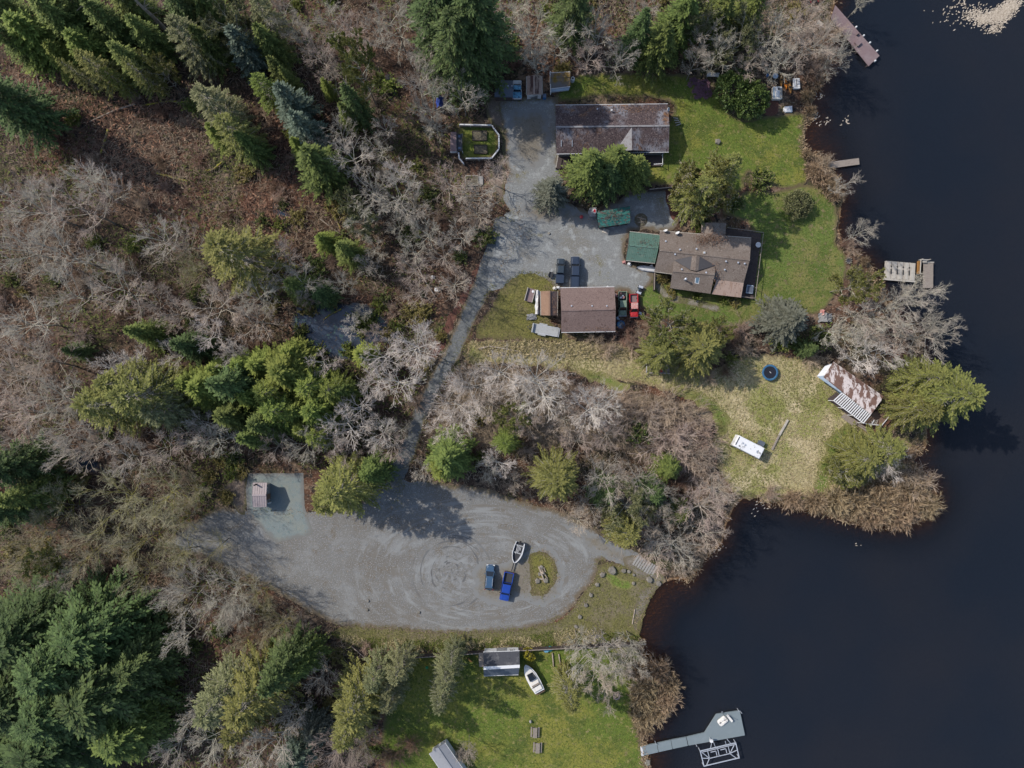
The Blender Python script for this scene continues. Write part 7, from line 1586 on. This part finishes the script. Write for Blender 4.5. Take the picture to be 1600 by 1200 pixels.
twig_field('underbrush', wp[(op & (nz <= -.1)) | mo | (~op & (nz > .12))], M_twig_brown, .8, 2.6, .026, .7)
lp = scatter(WOODS_W, 62000, HARD)
op = share(lp); mo = in_poly(MOUND, lp); nz = vnoise(lp, .06, 5.0) + RNG.normal(0, .12, len(lp))
kite_field('leaf_litter', lp[op & (nz > -.02)], M_litter, .35, 1.4, .11, .5, kind_z=.5)
kite_field('leaf_litter', lp[(op & (nz <= -.02) & (nz > -.3)) | mo], M_litter2, .3, 1.1, .09, .45, kind_z=.45)
kite_field('leaf_litter', lp[~op & ~mo & (nz > .04)], M_litter3, .3, 1.1, .10, .45, kind_z=.45)
kite_field('fern_cover', lp[(~op & ~mo & (nz <= -.06)) | (op & (nz <= -.3))], M_fern, .35, 1.0, .11, .5, kind_z=.5)
# grass on the lawns and the dry meadow
M_blade = mat('grass_blades', (0.06, 0.085, 0.016), attr=('tip', (0.15, 0.17, 0.035)), rough=.9, translucent=.2)
M_straw = mat('straw_blades', (0.24, 0.205, 0.09), attr=('tip', (0.47, 0.39, 0.24)), rough=.9, translucent=.2)
M_tuft = mat('olive_tufts', (0.11, 0.115, 0.03), attr=('tip', (0.22, 0.21, 0.075)), rough=.9, translucent=.2)
mead = REGIONS['meadow']; gp = scatter([mead], 26000)
mz = vnoise(gp, .12, 8.0) + RNG.normal(0, .15, len(gp))
kite_field('meadow_grass', gp[mz > -.02], M_straw, .2, .6, .05, .5)
kite_field('meadow_grass', gp[mz <= -.02], M_tuft, .2, .5, .05, .5)
LAWNS = [[(893, 120), (1076, 118), (1150, 185), (1256, 180), (1258, 288), (1150, 300), (1060, 285), (1000, 240), (1044, 158), (880, 158)],
         [(1165, 300), (1292, 300), (1306, 375), (1318, 440), (1270, 492), (1190, 500), (1070, 503), (1006, 448), (1180, 400)],
         [(640, 1030), (985, 1010), (1000, 1070), (1000, 1150), (1005, 1210), (640, 1210), (600, 1130)]]
kite_field('lawn_grass', scatter([px2w(l) for l in LAWNS], 32000), M_blade, .12, .34, .04, .55)
kite_field('verge_grass', scatter([REGIONS['mossy_verge'], REGIONS['beach_lawn'], REGIONS['traffic_island']], 12000), M_tuft, .15, .45, .045, .5)
lotb = np.array(REGIONS['parking_lot'] + REGIONS['driveway'] + REGIONS['traffic_island'] + REGIONS['gravel_yard']); eb = lotb[RNG.randint(0, len(lotb), 7000)] + RNG.normal(0, .55, (7000, 2))
ez = vnoise(eb, .2, 4.0)
kite_field('edge_weeds', eb[ez > .05], M_tuft, .15, .45, .045, .5); kite_field('edge_litter', eb[ez < -.05], M_litter2, .12, .4, .05, .2)
kite_field('lawn_leaves', scatter([px2w(l) for l in LAWNS], 1500), M_litter2, .1, .3, .05, .15)
kite_field('lot_litter', scatter([REGIONS['parking_lot']], 900), M_litter2, .1, .3, .045, .15)
# dead grass bank between the lot and the fence, along the shore and the meadow's north edge
bank = px2w([(500, 985), (560, 995), (660, 1000), (800, 995), (900, 982), (1000, 992), (1000, 1004), (880, 1008), (680, 1018), (560, 1010)])
bp_ = scatter([bank], 7000); bz = vnoise(bp_, .25, 2.0)
kite_field('bank_grass', bp_[bz > 0], M_straw, .2, .6, .05, .6); kite_field('bank_grass', bp_[bz <= 0], M_blade, .2, .5, .05, .6)
edge_n = px2w([(738, 536), (880, 534), (1000, 545), (1010, 560), (900, 560), (760, 556)])
kite_field('bank_grass', scatter([edge_n], 5000), M_straw, .4, 1.1, .07, .6)
sh = np.array([p for p in shore_w if -75 < p[1] < 76]); sh = sh[RNG.randint(0, len(sh), 9000)]
bare = (np.linalg.norm(sh - beach, axis=1) < 7.5) | (vnoise(sh, .09, 6.0) < -.02)
sh = np.where(bare[:, None] & (RNG.uniform(0, 1, len(sh)) < .9)[:, None], 1e4, sh); sh = sh[sh[:, 0] < 9e3]; sh = sh + RNG.normal(0, .4, sh.shape) + np.array([-.6, 0])
kite_field('shore_grass', sh, M_reed, .3, .9, .06, .6)
# broken reed mats afloat on the lake
mats_ = []
for (x, y, r, k) in [(1565, 22, 16, 900), (1540, 28, 12, 420), (1580, 8, 12, 500), (1522, 22, 14, 170), (1500, 12, 30, 90), (1555, 44, 10, 90), (1290, 190, 10, 14), (1322, 189, 8, 12), (1272, 183, 6, 30), (1283, 150, 6, 14), (1190, 788, 14, 20), (1120, 862, 12, 16), (1432, 700, 10, 40), (1340, 855, 8, 3)]:
    w = P(x, y, 0); mats_.append(RNG.normal(0, 1, (k, 2)) * r * S * .55 * np.array([1.2, .7]) @ np.array([[.87, .5], [-.5, .87]]) + np.array([w.x, w.y]))
mp_ = np.concatenate(mats_); n = len(mp_); az = RNG.normal(.55, .45, n); L = RNG.uniform(.2, .7, n)
K = np.column_stack([mp_, np.full(n, WATER_Z + .03) + RNG.uniform(0, .05, n), np.cos(az) * L, np.sin(az) * L, RNG.normal(0, .02, n), -np.sin(az) * .09, np.cos(az) * .09, np.zeros(n), RNG.uniform(.2, 1, n)])
V, F, T = kites(K); M_float = mat('floating_reed', (0.2, 0.16, 0.11), attr=('tip', (0.5, 0.42, 0.33)), rough=.8)
o = np_obj('floating_reeds', V, F, M_float, {'tip': T}); o['kind'] = 'stuff'

# ------------------------------------------------------------------ plants get labels that single them out
MARKS = [('the lone mauve roofed kiosk', 405, 773), ('the fenced garden', 750, 222), ('the long dark roofed house', 957, 202), ('the tan roofed lake house', 1095, 405), ('the brown roofed garage', 918, 483),
 ('the rusty roofed cabin', 1330, 612), ('the white camper', 1172, 697), ('the trampoline', 1203, 582), ('the bright blue pickup', 791, 915), ('the grassy traffic island', 850, 897), ('the teal roofed shed', 960, 338),
 ('the white cabin cruiser', 832, 1060), ('the grey L shaped dock', 1085, 1150), ('the mauve brown dock', 1338, 55), ('the white slab float', 1408, 422), ('the marsh pond', 530, 512), ('the photo\'s top left corner', 0, 0),
 ('the photo\'s bottom left corner', 0, 1200), ('the fallen mossy logs', 240, 170), ('the black roofed boat shed', 783, 1038), ('the crumpled blue tarp', 686, 156), ('the ribbed boat ramp', 1018, 888), ('the left edge\'s middle', 0, 560), ('the bottom grey roof', 695, 1185), ('the lot\'s driveway entrance', 605, 750), ('the white sheeting scraps', 680, 443), ('the rusty streaked shed', 835, 135)]
ORD = ['', 'second ', 'third ', 'fourth ', 'fifth ', 'sixth ', 'seventh ', 'eighth ', 'ninth ', 'tenth ', 'eleventh ', 'twelfth ', 'thirteenth ', 'fourteenth ', 'fifteenth ']
def direction(dx, dy):
    a = math.degrees(math.atan2(-dy, dx)) % 360
    return ['right of', 'above right of', 'above', 'above left of', 'left of', 'below left of', 'below', 'below right of'][int((a + 22.5) // 45) % 8]
buckets = {}
for kind, px, py, r, root in PLANTED:
    look = KIND[kind][0]; big = KIND[kind][3] > 6
    size = ('large ' if r >= 44 else 'mid sized ' if r >= 28 else 'small ') if big else ('broad ' if r >= 24 else '')
    nm, mx_, my_ = min(MARKS, key=lambda m: (m[1] - px) ** 2 + (m[2] - py) ** 2)
    dd = math.hypot(px - mx_, py - my_); dr = direction(px - mx_, py - my_)
    buckets.setdefault((size + look, dr, nm), []).append((dd, root, kind))
GROUP = {'tree': 'trees of the wood and gardens', 'shrub': 'shrubs and bushes', 'reeds': 'reed clumps along the lake shore'}
for (look, dr, nm), L in buckets.items():
    L.sort(key=lambda t: t[0])
    for i, (dd, root, kind) in enumerate(L):
        if len(L) == 1: root['label'] = '%s %s %s' % (look, dr, nm)
        else: root['label'] = '%s %s %s, %snearest' % (look, dr, nm, ORD[min(i, 14)])
        root['group'] = GROUP[KIND[kind][1]]
